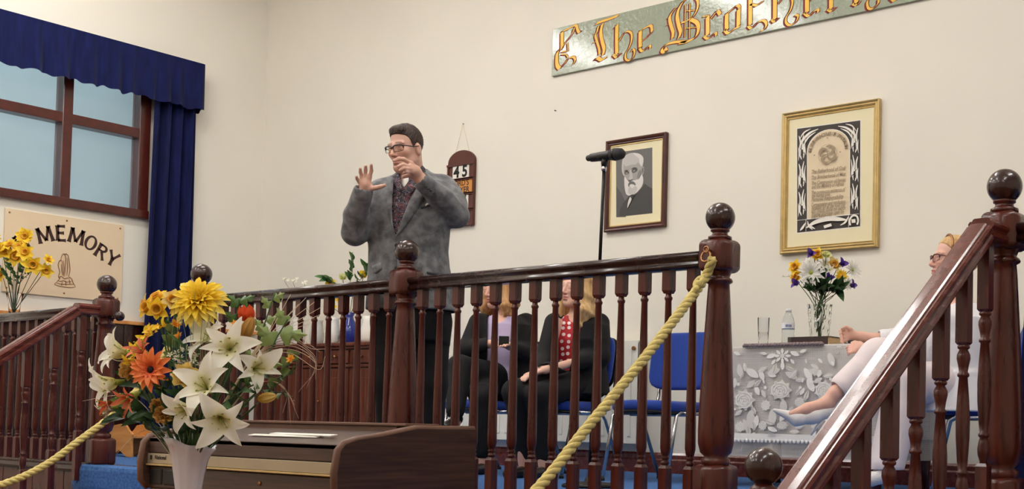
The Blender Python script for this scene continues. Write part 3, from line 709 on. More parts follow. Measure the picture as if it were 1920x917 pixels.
# certificate
g, x0, x1, z0, z1 = pframe('framed_certificate', [(1464.3, 214), (1647, 183.5), (1464.3, 477), (1646.3, 462.5)], 'large gold framed calligraphy certificate with black decorative border above the table', 'picture', 'gold_frame',
                           [(0, 0), (0, 0.03), (0.006, 0.034), (0.012, 0.03), (0.016, 0.026), (0.024, 0.03), (0.03, 0.026), (0.034, 0.018), (0.04, 0.02), (0.044, 0.012), (0.044, 0)], 0.03)
off = Vector(((x0+x1)/2, YW-0.001, z0))
MB().box(x0+0.03-off.x, x1-0.03-off.x, -0.012, -0.001, 0.03, z1-z0-0.03).build('mount', 'mount_cream', g)
pp = plane_px(YW-0.013, 1440, 170, 2.957)
layer[0] = 0.0
def flat(nm, m, pts, spl=False, parent=None):
    layer[0] += 0.00025
    q = spline2(pts, 4, True) if spl else pts
    mb = MB(); mb.add([pp(u, v, layer[0])-off for u, v in q], [tuple(range(len(q)))]); return mb.build(nm, m, parent or g)
# corners of the print in crop px; bilinear map unit square -> print
TLc, TRc, BLc, BRc = (162, 212), (512, 165), (162, 788), (510, 752)
def bl(u, v):   # u right 0..1, v down 0..1
    a = (TLc[0]+(TRc[0]-TLc[0])*u, TLc[1]+(TRc[1]-TLc[1])*u); b = (BLc[0]+(BRc[0]-BLc[0])*u, BLc[1]+(BRc[1]-BLc[1])*u)
    return (a[0]+(b[0]-a[0])*v, a[1]+(b[1]-a[1])*v)
flat('print_edge', 'paper_white', [bl(-.012, -.008), bl(1.012, -.008), bl(1.012, 1.008), bl(-.012, 1.008)])
flat('border_print', 'ink_dark', [bl(0, 0), bl(1, 0), bl(1, 1), bl(0, 1)])
arch = [(.165, .875), (.83, .875), (.83, .24)]+[(.4975+.3325*cos(a), .24-.19*sin(a)) for a in [pi*i/18 for i in range(1, 18)]]+[(.165, .24)]
flat('arch_edge', 'paper_white', [bl((u-.4975)*1.03+.4975, (v-.45)*1.014+.45) for u, v in arch])
flat('arch_panel', 'paper_tan', [bl(u, v) for u, v in arch])
def rib(pts, wd, m='paper_white', nm='border_figure', parent=None):
    layer[0] += 0.0002
    mb = MB(); ribbon(mb, [bl(*p) for p in spline2(pts, 6)], wd, lambda u, v, w_: pp(u, v, layer[0])-off, 0.0); return mb.build(nm, m, parent or g)
tap = lambda k: (lambda t: k*(0.25+0.75*sin(pi*min(1, max(0, t)))))
rr = random.Random(11)
for sgn in (0, 1):
    X = lambda u: u if sgn == 0 else 1-u
    # draped robe figures with wings, as flowing strokes
    for k in range(3):
        y0 = .05+.27*k
        rib([(X(.03), y0+.02), (X(.06), y0+.10), (X(.045), y0+.19), (X(.07), y0+.25)], tap(14))
        rib([(X(.11), y0), (X(.085), y0+.09), (X(.11), y0+.17), (X(.10), y0+.24)], tap(11))
        rib([(X(.135), y0+.04), (X(.12), y0+.12), (X(.14), y0+.21)], tap(6))
        rib([(X(.02), y0+.13), (X(.03), y0+.2), (X(.02), y0+.26)], tap(5))
        rib([(X(.08), y0+.135), (X(.085), y0+.155)], 20, nm='border_face')
        rib([(X(.05), y0+.14), (X(.09), y0+.18), (X(.13), y0+.2)], 3, 'ink_dark', 'border_line')
        rib([(X(.06), y0+.05), (X(.07), y0+.12), (X(.06), y0+.22)], 2.5, 'ink_dark', 'border_line')
    rib([(X(.03), .22), (X(.08), .13), (X(.2), .06), (X(.34), .03)], tap(13)); rib([(X(.1), .18), (X(.18), .10), (X(.3), .055)], tap(9)); rib([(X(.05), .1), (X(.12), .045), (X(.22), .02)], tap(8))
rib([(.16, .965), (.3, .92), (.5, .9), (.68, .915), (.8, .93)], tap(26)); rib([(.18, .93), (.24, .96), (.3, .985)], tap(10)); rib([(.7, .975), (.78, .95), (.83, .9)], tap(10)); rib([(.44, .975), (.56, .96)], 16)
rib([(.18, .9), (.2, .95), (.26, .99)], tap(9)); rib([(.06, .985), (.1, .96), (.15, .915)], tap(12))
rib([(.86, .985), (.85, .94), (.88, .905), (.925, .895), (.97, .91), (.985, .95), (.97, .985)], 10); rib([(.91, .93), (.915, .965)], 22)
for (a, b) in (((.155, .88), (.155, 1)), ((.835, .88), (.835, 1)), ((0, .885), (1, .885))): rib([a, ((a[0]+b[0])/2, (a[1]+b[1])/2), b], 2.2, nm='border_rule')
# emblem: four-armed swirl in a ring
for q in range(4):
    a0 = q*pi/2+0.3
    rib([(.4975+.02*cos(a0)*0, .285), (.4975+.07*cos(a0), .285-.045*sin(a0)), (.4975+.115*cos(a0+.45), .285-.074*sin(a0+.45)), (.4975+.125*cos(a0+1.0), .285-.08*sin(a0+1.0)), (.4975+.118*cos(a0+1.5), .285-.076*sin(a0+1.5))], tap(15), 'ink_grey', 'emblem_arm')
rib([(.4975+.145*cos(a), .285-.093*sin(a)) for a in [2*pi*i/24 for i in range(25)]], 1.6, 'ink_grey', 'emblem_ring')
for (u, v) in ((.4975, .13), (.29, .28), (.70, .28)): rib([(u-.012, v), (u, v), (u+.012, v)], 6, 'ink_grey', 'star_mark')
def ptext(body, u0, u1, v, size, m, nm, ang=0.0, align='LEFT'):
    me = textmesh(body, size, 0.0, 0.0006, align, 0.25 if align == 'LEFT' else 0.0)
    if len(me.vertices) == 0: return
    layer[0] += 0.00002
    xs = [v_.co.x for v_ in me.vertices]; w_ = max(xs)-min(xs); x_0 = min(xs)
    a = pp(*bl(u0, v), 0)
    for v_ in me.vertices:
        cx_, cz_ = v_.co.x, v_.co.y
        if align == 'LEFT':
            b = pp(*bl(u1, v), 0); k = min(1.0, (b.x-a.x)/w_); px_ = a.x+(cx_-x_0)*k; pz_ = a.z+cz_
        else: px_ = a.x+cx_*cos(ang)-cz_*sin(ang); pz_ = a.z+cx_*sin(ang)+cz_*cos(ang)
        v_.co = (px_-off.x, -0.0125-0.006, pz_-off.z)
    me.materials.append(M[m]); link(nm, me, g)
lines = [('The Fatherhood of God', .435, 1), ('The Brotherhood of Man', .49, 1), ('The Communion of Spirits', .545, 1), ('and the Ministry of Angels', .58, .95), ('The continuous existence of', .635, 1), ('the human soul', .665, .55),
         ('Personal Responsibility', .70, .95), ('Compensation and retribution', .75, 1), ('hereafter for all the good and', .78, 1), ('evil deeds done on earth', .81, 1), ('Eternal progress open to', .843, .95), ('every human soul', .866, .6)]
for body, v, wd in lines: ptext(body, .235, .235+.54*wd, v, 0.034, 'ink_grey', 'calligraphy_line')
arc = 'THE SEVEN PRINCIPLES OF SPIRITUALISM'
for i, ch in enumerate(arc):
    if ch == ' ': continue
    a = pi*1.0-(pi*1.0)*(i+0.5)/len(arc); u = .4975+.285*cos(a); v = .245-.155*sin(a)
    ptext(ch, u, u, v, 0.03, 'ink_grey', 'arch_letter', a-pi/2, 'CENTER')
# ---- hymn board
YH = YW-0.022
pc = plane_px(YH, 820, 220, 4.1625)
hp = [pc(80, 500, 0), pc(286, 500, 0), pc(185, 850, 0), pc(183, 258, 0)]
hx0, hx1, hz0, hz1 = hp[0].x, hp[1].x, hp[2].z, hp[3].z
hb = empty('hymn_board', ((hx0+hx1)/2, YW, hz0), 0, 'arched wooden hymn board with number cards, hanging behind the man', 'hymn board')
off = Vector(((hx0+hx1)/2, YW, hz0)); hw = (hx1-hx0)/2; hh = hz1-hz0
poly = [(-hw, 0), (hw, 0), (hw, hh-0.09)]+[(hw*cos(a), hh-0.09+0.09*sin(a)) for a in [pi*i/16 for i in range(1, 16)]]+[(-hw, hh-0.09)]
mat('hymn_wood', srgb(88, 44, 34), 0.4, noise=0.15, nscale=8)
MB().prism(poly, lambda u, v, w_: (u, -0.002-w_, v), 0.02).build('board', 'hymn_wood', hb)
rows = [(hh*(1-(375-258)/592), hh*(1-(482-258)/592)), (hh*(1-(490-258)/592), hh*(1-(597-258)/592)), (hh*(1-(607-258)/592), hh*(1-(722-258)/592)), (hh*(1-(730-258)/592), hh*(1-(840-258)/592))]
for i, (za, zb_) in enumerate(rows):
    MB().box(-hw-0.004, hw+0.002, -0.034, -0.022, za-0.004, za+0.014, 0.002).build('ledge', 'hymn_wood', hb)
    MB().box(-hw-0.002, hw+0.002, -0.034, -0.022, zb_-0.008, zb_+0.004, 0.002).build('ledge', 'hymn_wood', hb)
for s in (-1, 1): MB().box(s*hw-0.012*(s > 0)-0.001, s*hw+0.012*(s < 0)+0.001, -0.03, -0.022, rows[-1][1]-0.02, rows[0][0], 0.002).build('side_strip', 'hymn_wood', hb)
mat('card_orange', srgb(206, 140, 66), 0.5)
def htext(body, size, x, z, parent, m='ink_black', sx=1.0, nm='numeral', o_=0.004):
    me = textmesh(body, size, 0, o_)
    for v_ in me.vertices: v_.co = (x+v_.co.x*sx, -0.0275, z+v_.co.y)
    me.materials.append(M[m]); return link(nm, me, parent)
for i, (za, zb_) in enumerate(rows):
    zc_ = (za+zb_)/2; hc = (za-zb_)*0.5-0.003
    if i == 1:
        c_ = MB().box(-hw+0.012, hw-0.014, -0.026, -0.022, zc_-hc, zc_+hc).build('word_card', 'card_orange', hb)
        htext("LORD'S", 0.062, 0.0, zc_+0.026, c_, 'letter_brown', 0.95, 'lettering', 0.001); htext('PRAYER', 0.062, 0.0, zc_-0.028, c_, 'letter_brown', 0.95, 'lettering', 0.001)
        continue
    for q, d in enumerate({0: '45', 2: ' 4', 3: '  '}[i]):
        xc = -hw*0.16+q*hw*0.62-0.02
        c_ = MB().box(xc-hw*0.3, xc+hw*0.3, -0.026, -0.022, zc_-hc, zc_+hc).build('number_card', 'paper_white', hb)
        if d != ' ': htext(d, 0.125, xc, zc_, c_)
nail = aty(868, 232, YW-0.008)
nz_ = nail-off
for s in (-1, 1): MB().tube([(s*hw*0.55, -0.012, hh-0.03), (nz_.x, -0.008, nz_.z)], 0.0014, 6).build('cord', 'paper_tan', hb)
MB().lathe([(0.006, 0), (0.006, 0.004), (0.002, 0.012)], (nz_.x, 0.0, nz_.z), 8, axis=(0, -1, 0)).build('nail', 'chrome', hb)
p = aty(1043, 208, YW)
tag(MB().lathe([(0.0025, 0), (0.0025, 0.012), (0.006, 0.013), (0.004, 0.016)], (0, 0, 0), 8, axis=(0, -1, 0)).build('nail', 'black_metal', None, (p.x, YW, p.z)), 'single dark nail in the bare cream wall', 'nail')
# ---- radiator on the back wall
ra = aty(1163, 640, YW-0.1); rb = aty(1196, 640, YW-0.1); rc = aty(1196, 833, YW-0.1)
RX1 = rb.x; RX0 = RX1-1.75; RZ1 = ra.z; RZ0 = rc.z
rad = empty('radiator', (RX1, YW, RZ0), 0, 'white panel radiator on the wall behind the seated women', 'radiator')
R0 = Vector((RX1, YW, RZ0))
MB().box(RX0-RX1, 0, -0.1, -0.08, 0, RZ1-RZ0, 0.006).build('front_panel', 'white_metal', rad)
MB().box(RX0-RX1, 0, -0.05, -0.03, 0, RZ1-RZ0, 0.006).build('rear_panel', 'white_metal', rad)
MB().box(-0.004, 0.0, -0.1, -0.03, 0.02, RZ1-RZ0-0.01).build('end_cap', 'white_metal', rad)
rib_me = MB().box(-0.012, 0.012, -0.106, -0.099, 0.05, RZ1-RZ0-0.05, 0.003).mesh('rib', 'white_metal')
for i in range(22): link('rib', rib_me, rad, loc=(-0.06-0.077*i, 0, 0))
MB().box(RX0-RX1, 0, -0.1, -0.03, RZ1-RZ0-0.006, RZ1-RZ0+0.004, 0.002).build('top_grille', 'white_metal', rad)
MB().tube([(0.03, -0.065, -RZ0+0.001), (0.03, -0.065, 0.05)], 0.01, 10).tube([(0.0, -0.065, 0.05), (0.045, -0.065, 0.05)], 0.014, 10).build('valve', 'chrome', rad)
MB().tube([(-0.03, -0.1, RZ1-RZ0-0.05), (-0.03, -0.112, RZ1-RZ0-0.05)], 0.014, 12).build('vent_cap', 'brass', rad)
# ================================================================== FURNITURE
# ---- electric organ below the platform
OX1 = -3.42; OY0 = 2.6
op = lambda x, y: atx(x, y, OX1)
top_f = op(640, 832); bend = op(785, 806); back = op(892, 811)
OY1 = back.y; OZT = bend.z+0.003; OX0 = aty(266, 860, OY0).x
org = empty('electric_organ', ((OX0+OX1)/2, (OY0+OY1)/2, ZH), 0, 'brown wooden electric organ with closed fallboard behind the big bouquet', 'organ')
oo = Vector(((OX0+OX1)/2, (OY0+OY1)/2, ZH))
zf = top_f.z
side = [(OY0+0.02, ZH), (OY1, ZH), (OY1, OZT), (bend.y, OZT), (bend.y-0.05, OZT-0.008), (bend.y-0.16, OZT-0.028), (OY0+0.07, zf+0.012), (OY0+0.02, zf-0.002), (OY0, zf-0.025), (OY0-0.012, zf-0.1), (OY0-0.008, zf-0.17), (OY0+0.02, zf-0.2), (OY0+0.06, zf-0.22), (OY0+0.07, ZH+0.3)]
for xx in (OX1, OX0+0.03):
    MB().prism(side, lambda u, v, w_, xx=xx: (xx-0.03+w_-oo.x, u-oo.y, v-oo.z), 0.03).build('side_panel', 'organ_wood', org)
    mb = MB(); mb.tube([(xx-0.015-oo.x, u-oo.y, v-oo.z) for u, v in side[2:12]], 0.0152, 6); mb.build('edge_banding', 'organ_edge', org)
xa, xb = OX0+0.03-oo.x, OX1-0.03-oo.x
def obox(nm, y0, y1, z0, z1, m, bev=0.004, x0=xa, x1=xb, parent=org): return MB().box(x0, x1, y0-oo.y, y1-oo.y, z0-oo.z, z1-oo.z, bev).build(nm, m, parent)
obox('fallboard', OY0+0.012, OY0+0.03, zf-0.064, zf-0.004, 'organ_wood')
st = obox('metal_strip', OY0+0.006, OY0+0.02, zf-0.106, zf-0.066, 'alu_strip', 0.002)
obox('strip_lip', OY0-0.0, OY0+0.02, zf-0.114, zf-0.107, 'gold_frame', 0.002)
obox('key_slip', OY0+0.02, OY0+0.04, zf-0.2, zf-0.118, 'organ_wood')
obox('knee_panel', OY0+0.22, OY0+0.24, ZH+0.1, zf-0.2, 'black_plastic')
obox('lower_shelf', OY0+0.03, OY0+0.4, zf-0.23, zf-0.2, 'organ_wood')
obox('back_panel', OY1-0.02, OY1, ZH+0.05, OZT-0.01, 'organ_wood')
# sloping lid
lid = [(OY0+0.012, zf-0.006), (OY0+0.07, zf+0.004), (bend.y-0.16, OZT-0.034), (bend.y-0.05, OZT-0.016), (bend.y, OZT-0.012), (OY1-0.02, OZT-0.012), (OY1-0.02, OZT-0.03), (OY0+0.07, zf-0.02), (OY0+0.012, zf-0.02)]
MB().prism(lid, lambda u, v, w_: (xa+w_, u-oo.y, v-oo.z), xb-xa).build('lid', 'organ_wood', org)
md = obox('music_desk', OY1-0.25, OY1-0.12, OZT-0.04, OZT+0.008, 'organ_edge', 0.004, xa+0.1, xb-0.12)
obox('music_ledge', OY1-0.26, OY1-0.1, OZT+0.008, OZT+0.018, 'organ_edge', 0.003, xa+0.06, xb-0.06)
MB().lathe([(0.008, 0), (0.008, 0.004), (0.003, 0.005)], (0.02+0.12, OY0+0.02-oo.y, zf-0.155-oo.z), 12, axis=(0, -1, 0)).build('keyhole', 'brass', org)
me = textmesh('National', 0.024, 0.0004)
for v_ in me.vertices: v_.co = (xa+0.095+v_.co.x, OY0+0.0055-oo.y-0.0003-v_.co.z, zf-0.082-oo.z+v_.co.y)
me.materials.append(M['ink_black']); link('maker_name', me, org)
for q in (0, 1): MB().box(xa+0.022+q*0.007, xa+0.027+q*0.007, OY0+0.0045-oo.y, OY0+0.006-oo.y, zf-0.091-oo.z, zf-0.074-oo.z).build('maker_mark', 'ink_black', org)
for q in range(2): MB().box(xa+0.0+q*0.1, xa+0.09+q*0.1, OY0+0.015-oo.y, OY0+0.1-oo.y, zf-0.19-oo.z, zf-0.125-oo.z, 0.008).build('control_box', 'black_plastic', org)
# sheets lying on the lid
def lidz(y): 
    t = (y-(OY0+0.07))/(bend.y-0.16-OY0-0.07); return zf+0.004+(OZT-0.034-zf-0.004)*t+0.003
for i, (sx, sy, an) in enumerate(((0.12, OY0+0.13, 0.03), (0.2, OY0+0.15, -0.06))):
    g = MB(); g.add([(-0.2, -0.014, lidz(sy-0.014)-lidz(sy)), (0.2, -0.014, lidz(sy-0.014)-lidz(sy)), (0.2, 0.014, lidz(sy+0.014)-lidz(sy)), (-0.2, 0.014, lidz(sy+0.014)-lidz(sy))], [(0, 1, 2, 3)])
    g.add([(v[0], v[1], v[2]+0.003) for v in g.v[:4]], [(0, 1, 2, 3)]); g.f += [(0, 1, 5, 4), (1, 2, 6, 5), (2, 3, 7, 6), (3, 0, 4, 7)]; g.sm += [False]*4
    o = g.build('paper_sheet', 'paper_white', None, (oo.x+sx, sy, lidz(sy)+0.004*i), (0, 0, an))
    tag(o, ('white sheet of paper lying under another on the organ lid', 'white sheet of paper lying on top of another on the organ lid')[i], 'paper', 'papers on the organ lid')
# ---- sideboard against the back wall
SY0 = 5.93
sa = aty(705, 640, SY0); SX1_ = sa.x; SX0_ = SX1_-1.55; SZ1 = sa.z
sb = empty('sideboard', ((SX0_+SX1_)/2, YW-0.25, 0), 0, 'dark red wooden sideboard with panelled doors behind the balusters', 'sideboard')
so = Vector(((SX0_+SX1_)/2, YW-0.25, 0))
def sbx(nm, x0, x1, y0, y1, z0, z1, m='cabinet_wood', bev=0.004, parent=sb): return MB().box(x0-so.x, x1-so.x, y0-so.y, y1-so.y, z0, z1, bev).build(nm, m, parent)
sbx('body', SX0_+0.01, SX1_-0.01, SY0+0.02, YW-0.03, 0.0, SZ1-0.03)
sbx('top', SX0_-0.02, SX1_+0.02, SY0-0.02, YW-0.028, SZ1-0.03, SZ1, bev=0.008)
sbx('moulding', SX0_, SX1_, SY0-0.005, SY0+0.02, SZ1-0.05, SZ1-0.03); sbx('moulding', SX0_, SX1_, SY0, SY0+0.02, SZ1-0.19, SZ1-0.17); sbx('plinth', SX0_, SX1_, SY0, SY0+0.02, 0, 0.09)
nd = 5; dw = (SX1_-SX0_)/nd
for i in range(nd):
    x0 = SX0_+dw*i+0.02; x1 = x0+dw-0.04
    d = sbx('drawer', x0, x1, SY0+0.002, SY0+0.02, SZ1-0.16, SZ1-0.06)
    MB().lathe([(0.008, 0), (0.008, 0.012), (0.015, 0.02), (0.012, 0.028), (0.003, 0.03)], ((x0+x1)/2-so.x, SY0-so.y, SZ1-0.11), 12, axis=(0, -1, 0)).build('knob', 'brass', d)
    dr = sbx('door', x0, x1, SY0+0.006, SY0+0.02, 0.11, SZ1-0.2)
    MB().box(x0+0.05-so.x, x1-0.05-so.x, SY0+0.0-so.y, SY0+0.006-so.y, 0.17, SZ1-0.27, 0.003).build('door_panel', 'cabinet_wood', dr)
    MB().lathe([(0.006, 0), (0.006, 0.01), (0.011, 0.016), (0.003, 0.022)], (x1-0.025-so.x, SY0+0.004-so.y, 0.45), 10, axis=(0, -1, 0)).build('knob', 'brass', dr)
# things standing on the sideboard
mat('blue_glass', srgb(26, 50, 150), 0.08, coat=0.5, trans=0.35)
mat('china_white', srgb(236, 232, 224), 0.2, coat=0.4)
mat('china_grey', srgb(206, 206, 204), 0.25, coat=0.4)
def on_sb(px, dy): p = aty(px, 600, SY0+dy); return Vector((p.x, SY0+dy, SZ1))
p = on_sb(655, 0.16)
bv = empty('flower_vase', p, 0, 'cobalt blue vase holding yellow tulips on the sideboard', 'vase')
MB().lathe([(0.04, 0), (0.062, 0.02), (0.075, 0.08), (0.06, 0.15), (0.035, 0.2), (0.03, 0.22), (0.045, 0.25), (0.04, 0.25), (0.026, 0.22), (0.03, 0.19)], (0, 0, 0), 24).build('body', 'blue_glass', bv)
p = on_sb(692, 0.14)
jg = empty('milk_jug', p, 0, 'white china jug beside the blue vase on the sideboard', 'jug')
MB().lathe([(0.05, 0), (0.068, 0.03), (0.07, 0.09), (0.05, 0.17), (0.055, 0.21), (0.05, 0.21), (0.045, 0.17)], (0, 0, 0), 20).build('body', 'china_white', jg)
MB().tube([(0.06, 0, 0.16), (0.1, 0, 0.15), (0.105, 0, 0.1), (0.066, 0, 0.05)], 0.008, 8).build('handle', 'china_white', jg)
for i, (px, dy, lab) in enumerate(((625, 0.1, 'white china vase left of the blue vase'), (595, 0.2, 'pale grey china vase holding white sprays, on the sideboard'), (560, 0.13, 'white china vase at the left of the sideboard row'), (530, 0.18, 'white china vase half hidden behind the bouquet leaves'))):
    v_ = empty('china_vase', on_sb(px, dy), 0, lab, 'vase', 'china vases on the sideboard')
    MB().lathe([(0.035, 0), (0.05, 0.02), (0.058, 0.08), (0.05, 0.15), (0.042, 0.19), (0.05, 0.21), (0.046, 0.21), (0.038, 0.19)], (0, 0, 0), 20).build('body', 'china_grey' if i in (1, 3) else 'china_white', v_)
# ---- pine stool on the platform, seen past the left newel
p = atz(246, 856, 0.0)
stl = empty('pine_stool', (p.x, p.y, 0), 0.2, 'small orange pine stool on the platform behind the bouquet', 'stool')
sp = [(-0.13, 0), (-0.08, 0), (0, 0.05), (0.08, 0), (0.13, 0), (0.12, 0.12), (0.13, 0.17), (0.09, 0.2), (0.06, 0.235), (0.0, 0.245), (-0.06, 0.235), (-0.09, 0.2), (-0.13, 0.17), (-0.12, 0.12)]
for yy in (-0.11, 0.09): MB().prism(sp, lambda u, v, w_, yy=yy: (u, yy+w_, v), 0.02).build('shaped_end', 'pine', stl)
MB().box(-0.12, 0.12, -0.09, 0.09, 0.14, 0.16, 0.003).build('shelf', 'pine', stl)
# ---- microphone stand
MY = 4.6
mt = aty(1133, 306, MY); mbm = aty(1106, 905, MY); mbase = Vector((mbm.x, MY, 0))
ms = empty('microphone_stand', mbase, 0, 'tall black microphone stand in front of the portrait', 'microphone stand')
MB().lathe([(0.14, 0), (0.14, 0.012), (0.12, 0.022), (0.03, 0.03), (0.02, 0.05)], (0, 0, 0), 28).build('base', 'black_metal', ms)
tp = mt-mbase
MB().tube([(0, 0, 0.03), tp*0.62], 0.0125, 12).build('lower_tube', 'black_metal', ms)
MB().tube([tp*0.6, tp*0.98], 0.0085, 12).build('upper_tube', 'black_metal', ms)
MB().tube([tp*0.59, tp*0.64], 0.019, 12).build('clutch', 'black_plastic', ms)
h0 = aty(1101, 297, MY)-mbase; h1 = aty(1166, 288, MY)-mbase; ax = (h1-h0).normalized()
MB().tube([tp*0.975, tp*0.982, tp*0.99], [0.012, 0.014, 0.013], 12).build('collar_ring', 'chrome', ms)
MB().tube([tp*0.985, tp*1.0, tp*1.012+ax*0.004], [0.012, 0.017, 0.018], 12).build('clip_joint', 'black_plastic', ms)
cm = h0.lerp(h1, 0.55)
MB().tube([cm-ax*0.045, cm+ax*0.03], 0.0235, 14).build('clip', 'black_plastic', ms)
mc = empty('microphone', mbase+h0, 0, 'black handheld microphone clipped on the stand', 'microphone')
Lm = (h1-h0).length
prof = [(0.012, 0), (0.0155, 0.006), (0.0155, 0.022), (0.021, 0.028), (0.022, 0.05), (0.0245, Lm*0.62), (0.0255, Lm*0.68), (0.024, Lm*0.7)]
MB().lathe(prof, (0, 0, 0), 18, axis=ax).build('body', 'black_plastic', mc)
MB().lathe([(0.0305, Lm*0.78), (0.0318, Lm*0.8), (0.0318, Lm*0.83), (0.0305, Lm*0.85)], (0, 0, 0), 20, axis=ax).build('ring', 'black_metal', mc)
mat('grille', srgb(52, 50, 52), 0.4, metal=0.5, bump=0.8, bscale=500)
MB().lathe([(0.024, Lm*0.69), (0.0285, Lm*0.73), (0.031, Lm*0.8), (0.0305, Lm*0.9), (0.026, Lm*1.0), (0.014, Lm*1.06), (0.001, Lm*1.075)], (0, 0, 0), 20, axis=ax).build('grille', 'grille', mc)
# ---- stacking chairs
mat('seat_shell', srgb(22, 22, 26), 0.5)
def padmesh(w_, d, h_, r, curve=0.0, nm='seat', m='blue_fabric', axis='z'):
    bm = bmesh.new(); bmesh.ops.create_grid(bm, x_segments=10, y_segments=10, size=0.5)
    for v in bm.verts:
        x, y = v.co.x*2, v.co.y*2
        k = r; 
        u = x*(w_/2); q = y*(d/2)
        # superellipse rounding of the corners
        e = 5.0; n_ = (abs(x)**e+abs(y)**e)**(1/e); mx = max(abs(x), abs(y)); s = mx/n_ if n_ > 0 else 1
        v.co = Vector((u*s, q*s, curve*(x*x)))
    geom = bmesh.ops.extrude_face_region(bm, geom=bm.faces[:])
    for v in [e_ for e_ in geom['geom'] if isinstance(e_, bmesh.types.BMVert)]: v.co.z += h_
    ed = [e_ for e_ in bm.edges if e_.is_boundary is False and len(e_.link_faces) == 2 and e_.link_faces[0].normal.dot(e_.link_faces[1].normal) < 0.3]
    bmesh.ops.recalc_face_normals(bm, faces=bm.faces[:])
    bm.normal_update()
    ed = [e_ for e_ in bm.edges if len(e_.link_faces) == 2 and e_.link_faces[0].normal.dot(e_.link_faces[1].normal) < 0.4]
    bmesh.ops.bevel(bm, geom=ed, offset=h_*0.42, segments=3, affect='EDGES', profile=0.5)
    mb = MB(); mb.bm(bm, True); return mb.mesh(nm, m)
SEATM = padmesh(0.46, 0.44, 0.055, 0.3, -0.012); SHELLM = padmesh(0.44, 0.42, 0.02, 0.3, -0.012, 'seat_shell', 'seat_shell')
BACKM = padmesh(0.46, 0.34, 0.045, 0.3, 0.02, 'backrest'); BSHELL = padmesh(0.45, 0.33, 0.014, 0.3, 0.02, 'back_shell', 'seat_shell')
def chair(x, y, rz, label, H=0.45):
    """faces -Y locally"""
    g = empty('stacking_chair', (x, y, 0), rz, label, 'chair', 'blue stacking chairs')
    link('seat', SEATM, g, loc=(0, 0, H-0.05)); link('seat_shell', SHELLM, g, loc=(0, 0, H-0.066))
    link('backrest', BACKM, g, loc=(0, 0.232, H+0.235), rot=(radians(90-9), 0, 0)); link('back_shell', BSHELL, g, loc=(0, 0.262, H+0.235), rot=(radians(90-9), 0, 0))
    for s in (-1, 1):
        MB().tube([(s*0.225, -0.23, 0.012), (s*0.225, -0.15, H-0.085), (s*0.225, -0.12, H-0.066), (s*0.225, 0.14, H-0.066)], 0.0105, 10).build('front_leg', 'chrome', g)
        MB().tube([(s*0.235, 0.29, 0.012), (s*0.235, 0.13, H-0.11), (s*0.235, 0.09, H-0.066), (s*0.235, -0.1, H-0.07)], 0.0105, 10).build('rear_leg', 'chrome', g)
        MB().tube([(s*0.205, 0.12, H-0.06), (s*0.205, 0.21, H-0.04), (s*0.205, 0.235, H+0.04), (s*0.205, 0.265, H+0.25)], 0.0105, 10).build('back_upright', 'chrome', g)
        for yy in (-0.232, 0.291): MB().lathe([(0.015, 0), (0.015, 0.014), (0.011, 0.02)], (s*(0.225 if yy < 0 else 0.235), yy, 0.0), 10).build('foot_cap', 'black_plastic', g)
    MB().tube([(-0.225, 0.0, H-0.075), (0.225, 0.0, H-0.075)], 0.009, 8).build('cross_bar', 'chrome', g)
    return g
e0 = aty(1240, 752, 5.42)
CH_E = (e0.x+0.0, 5.42)
chair(CH_E[0], CH_E[1], 0.0, 'empty blue stacking chair with chrome legs left of the lace table')
CH_W2 = (CH_E[0]-0.76, 5.42); CH_W1 = (aty(915, 752, 5.5).x, 5.5)
chair(CH_W2[0], CH_W2[1], 0.0, 'blue stacking chair under the woman in the red spotted top')
chair(CH_W1[0], CH_W1[1], -0.1, 'blue stacking chair under the woman in the lilac top')
w3 = aty(1840, 757, 5.62)
CH_W3 = (w3.x, 5.62)
chair(CH_W3[0], CH_W3[1], -1.15, 'blue stacking chair under the woman in white')
# ---- lace table
TZ = 0.742; TY0 = 5.36; TY1 = 6.02
TX0 = aty(1330, 650, TY0).x; TX1 = TX0+1.06
tb = empty('side_table', ((TX0+TX1)/2, (TY0+TY1)/2, 0), 0, 'wooden side table under the lace cloth by the wall', 'table')
to = Vector(((TX0+TX1)/2, (TY0+TY1)/2, 0))
MB().box(TX0-to.x, TX1-to.x, TY0-to.y, TY1-to.y, TZ-0.03, TZ-0.006, 0.004).build('tabletop', 'cabinet_wood', tb)
for sx in (-1, 1):
    for sy in (-1, 1):
        MB().lathe([(0.025, 0), (0.025, 0.1), (0.03, 0.15), (0.022, 0.3), (0.028, 0.6), (0.03, TZ-0.03)], (sx*((TX1-TX0)/2-0.06), sy*((TY1-TY0)/2-0.06), 0), 14).build('leg', 'mahogany', tb)
# lace: net cloth with real openings in its material, roses and leaves as raised motifs
def lace_mat(name, col, cell, cover, rough=0.8):
    m = bpy.data.materials.new(name); m.use_nodes = True; M[name] = m; nt = m.node_tree; N = nt.nodes; Lk = nt.links; P = N['Principled BSDF']
    P.inputs['Base Color'].default_value = col; P.inputs['Roughness'].default_value = rough
    uv = N.new('ShaderNodeUVMap'); vo = N.new('ShaderNodeTexVoronoi'); vo.feature = 'DISTANCE_TO_EDGE'; vo.inputs['Scale'].default_value = cell; vo.inputs['Randomness'].default_value = 0.15
    Lk.new(uv.outputs[0], vo.inputs['Vector']); mt_ = N.new('ShaderNodeMath'); mt_.operation = 'LESS_THAN'; mt_.inputs[1].default_value = cover; Lk.new(vo.outputs['Distance'], mt_.inputs[0]); Lk.new(mt_.outputs[0], P.inputs['Alpha'])
    return m
lace_mat('lace_net', srgb(222, 217, 215), 150, 0.19); lace_mat('lace_sheer', srgb(206, 200, 196), 260, 0.20)
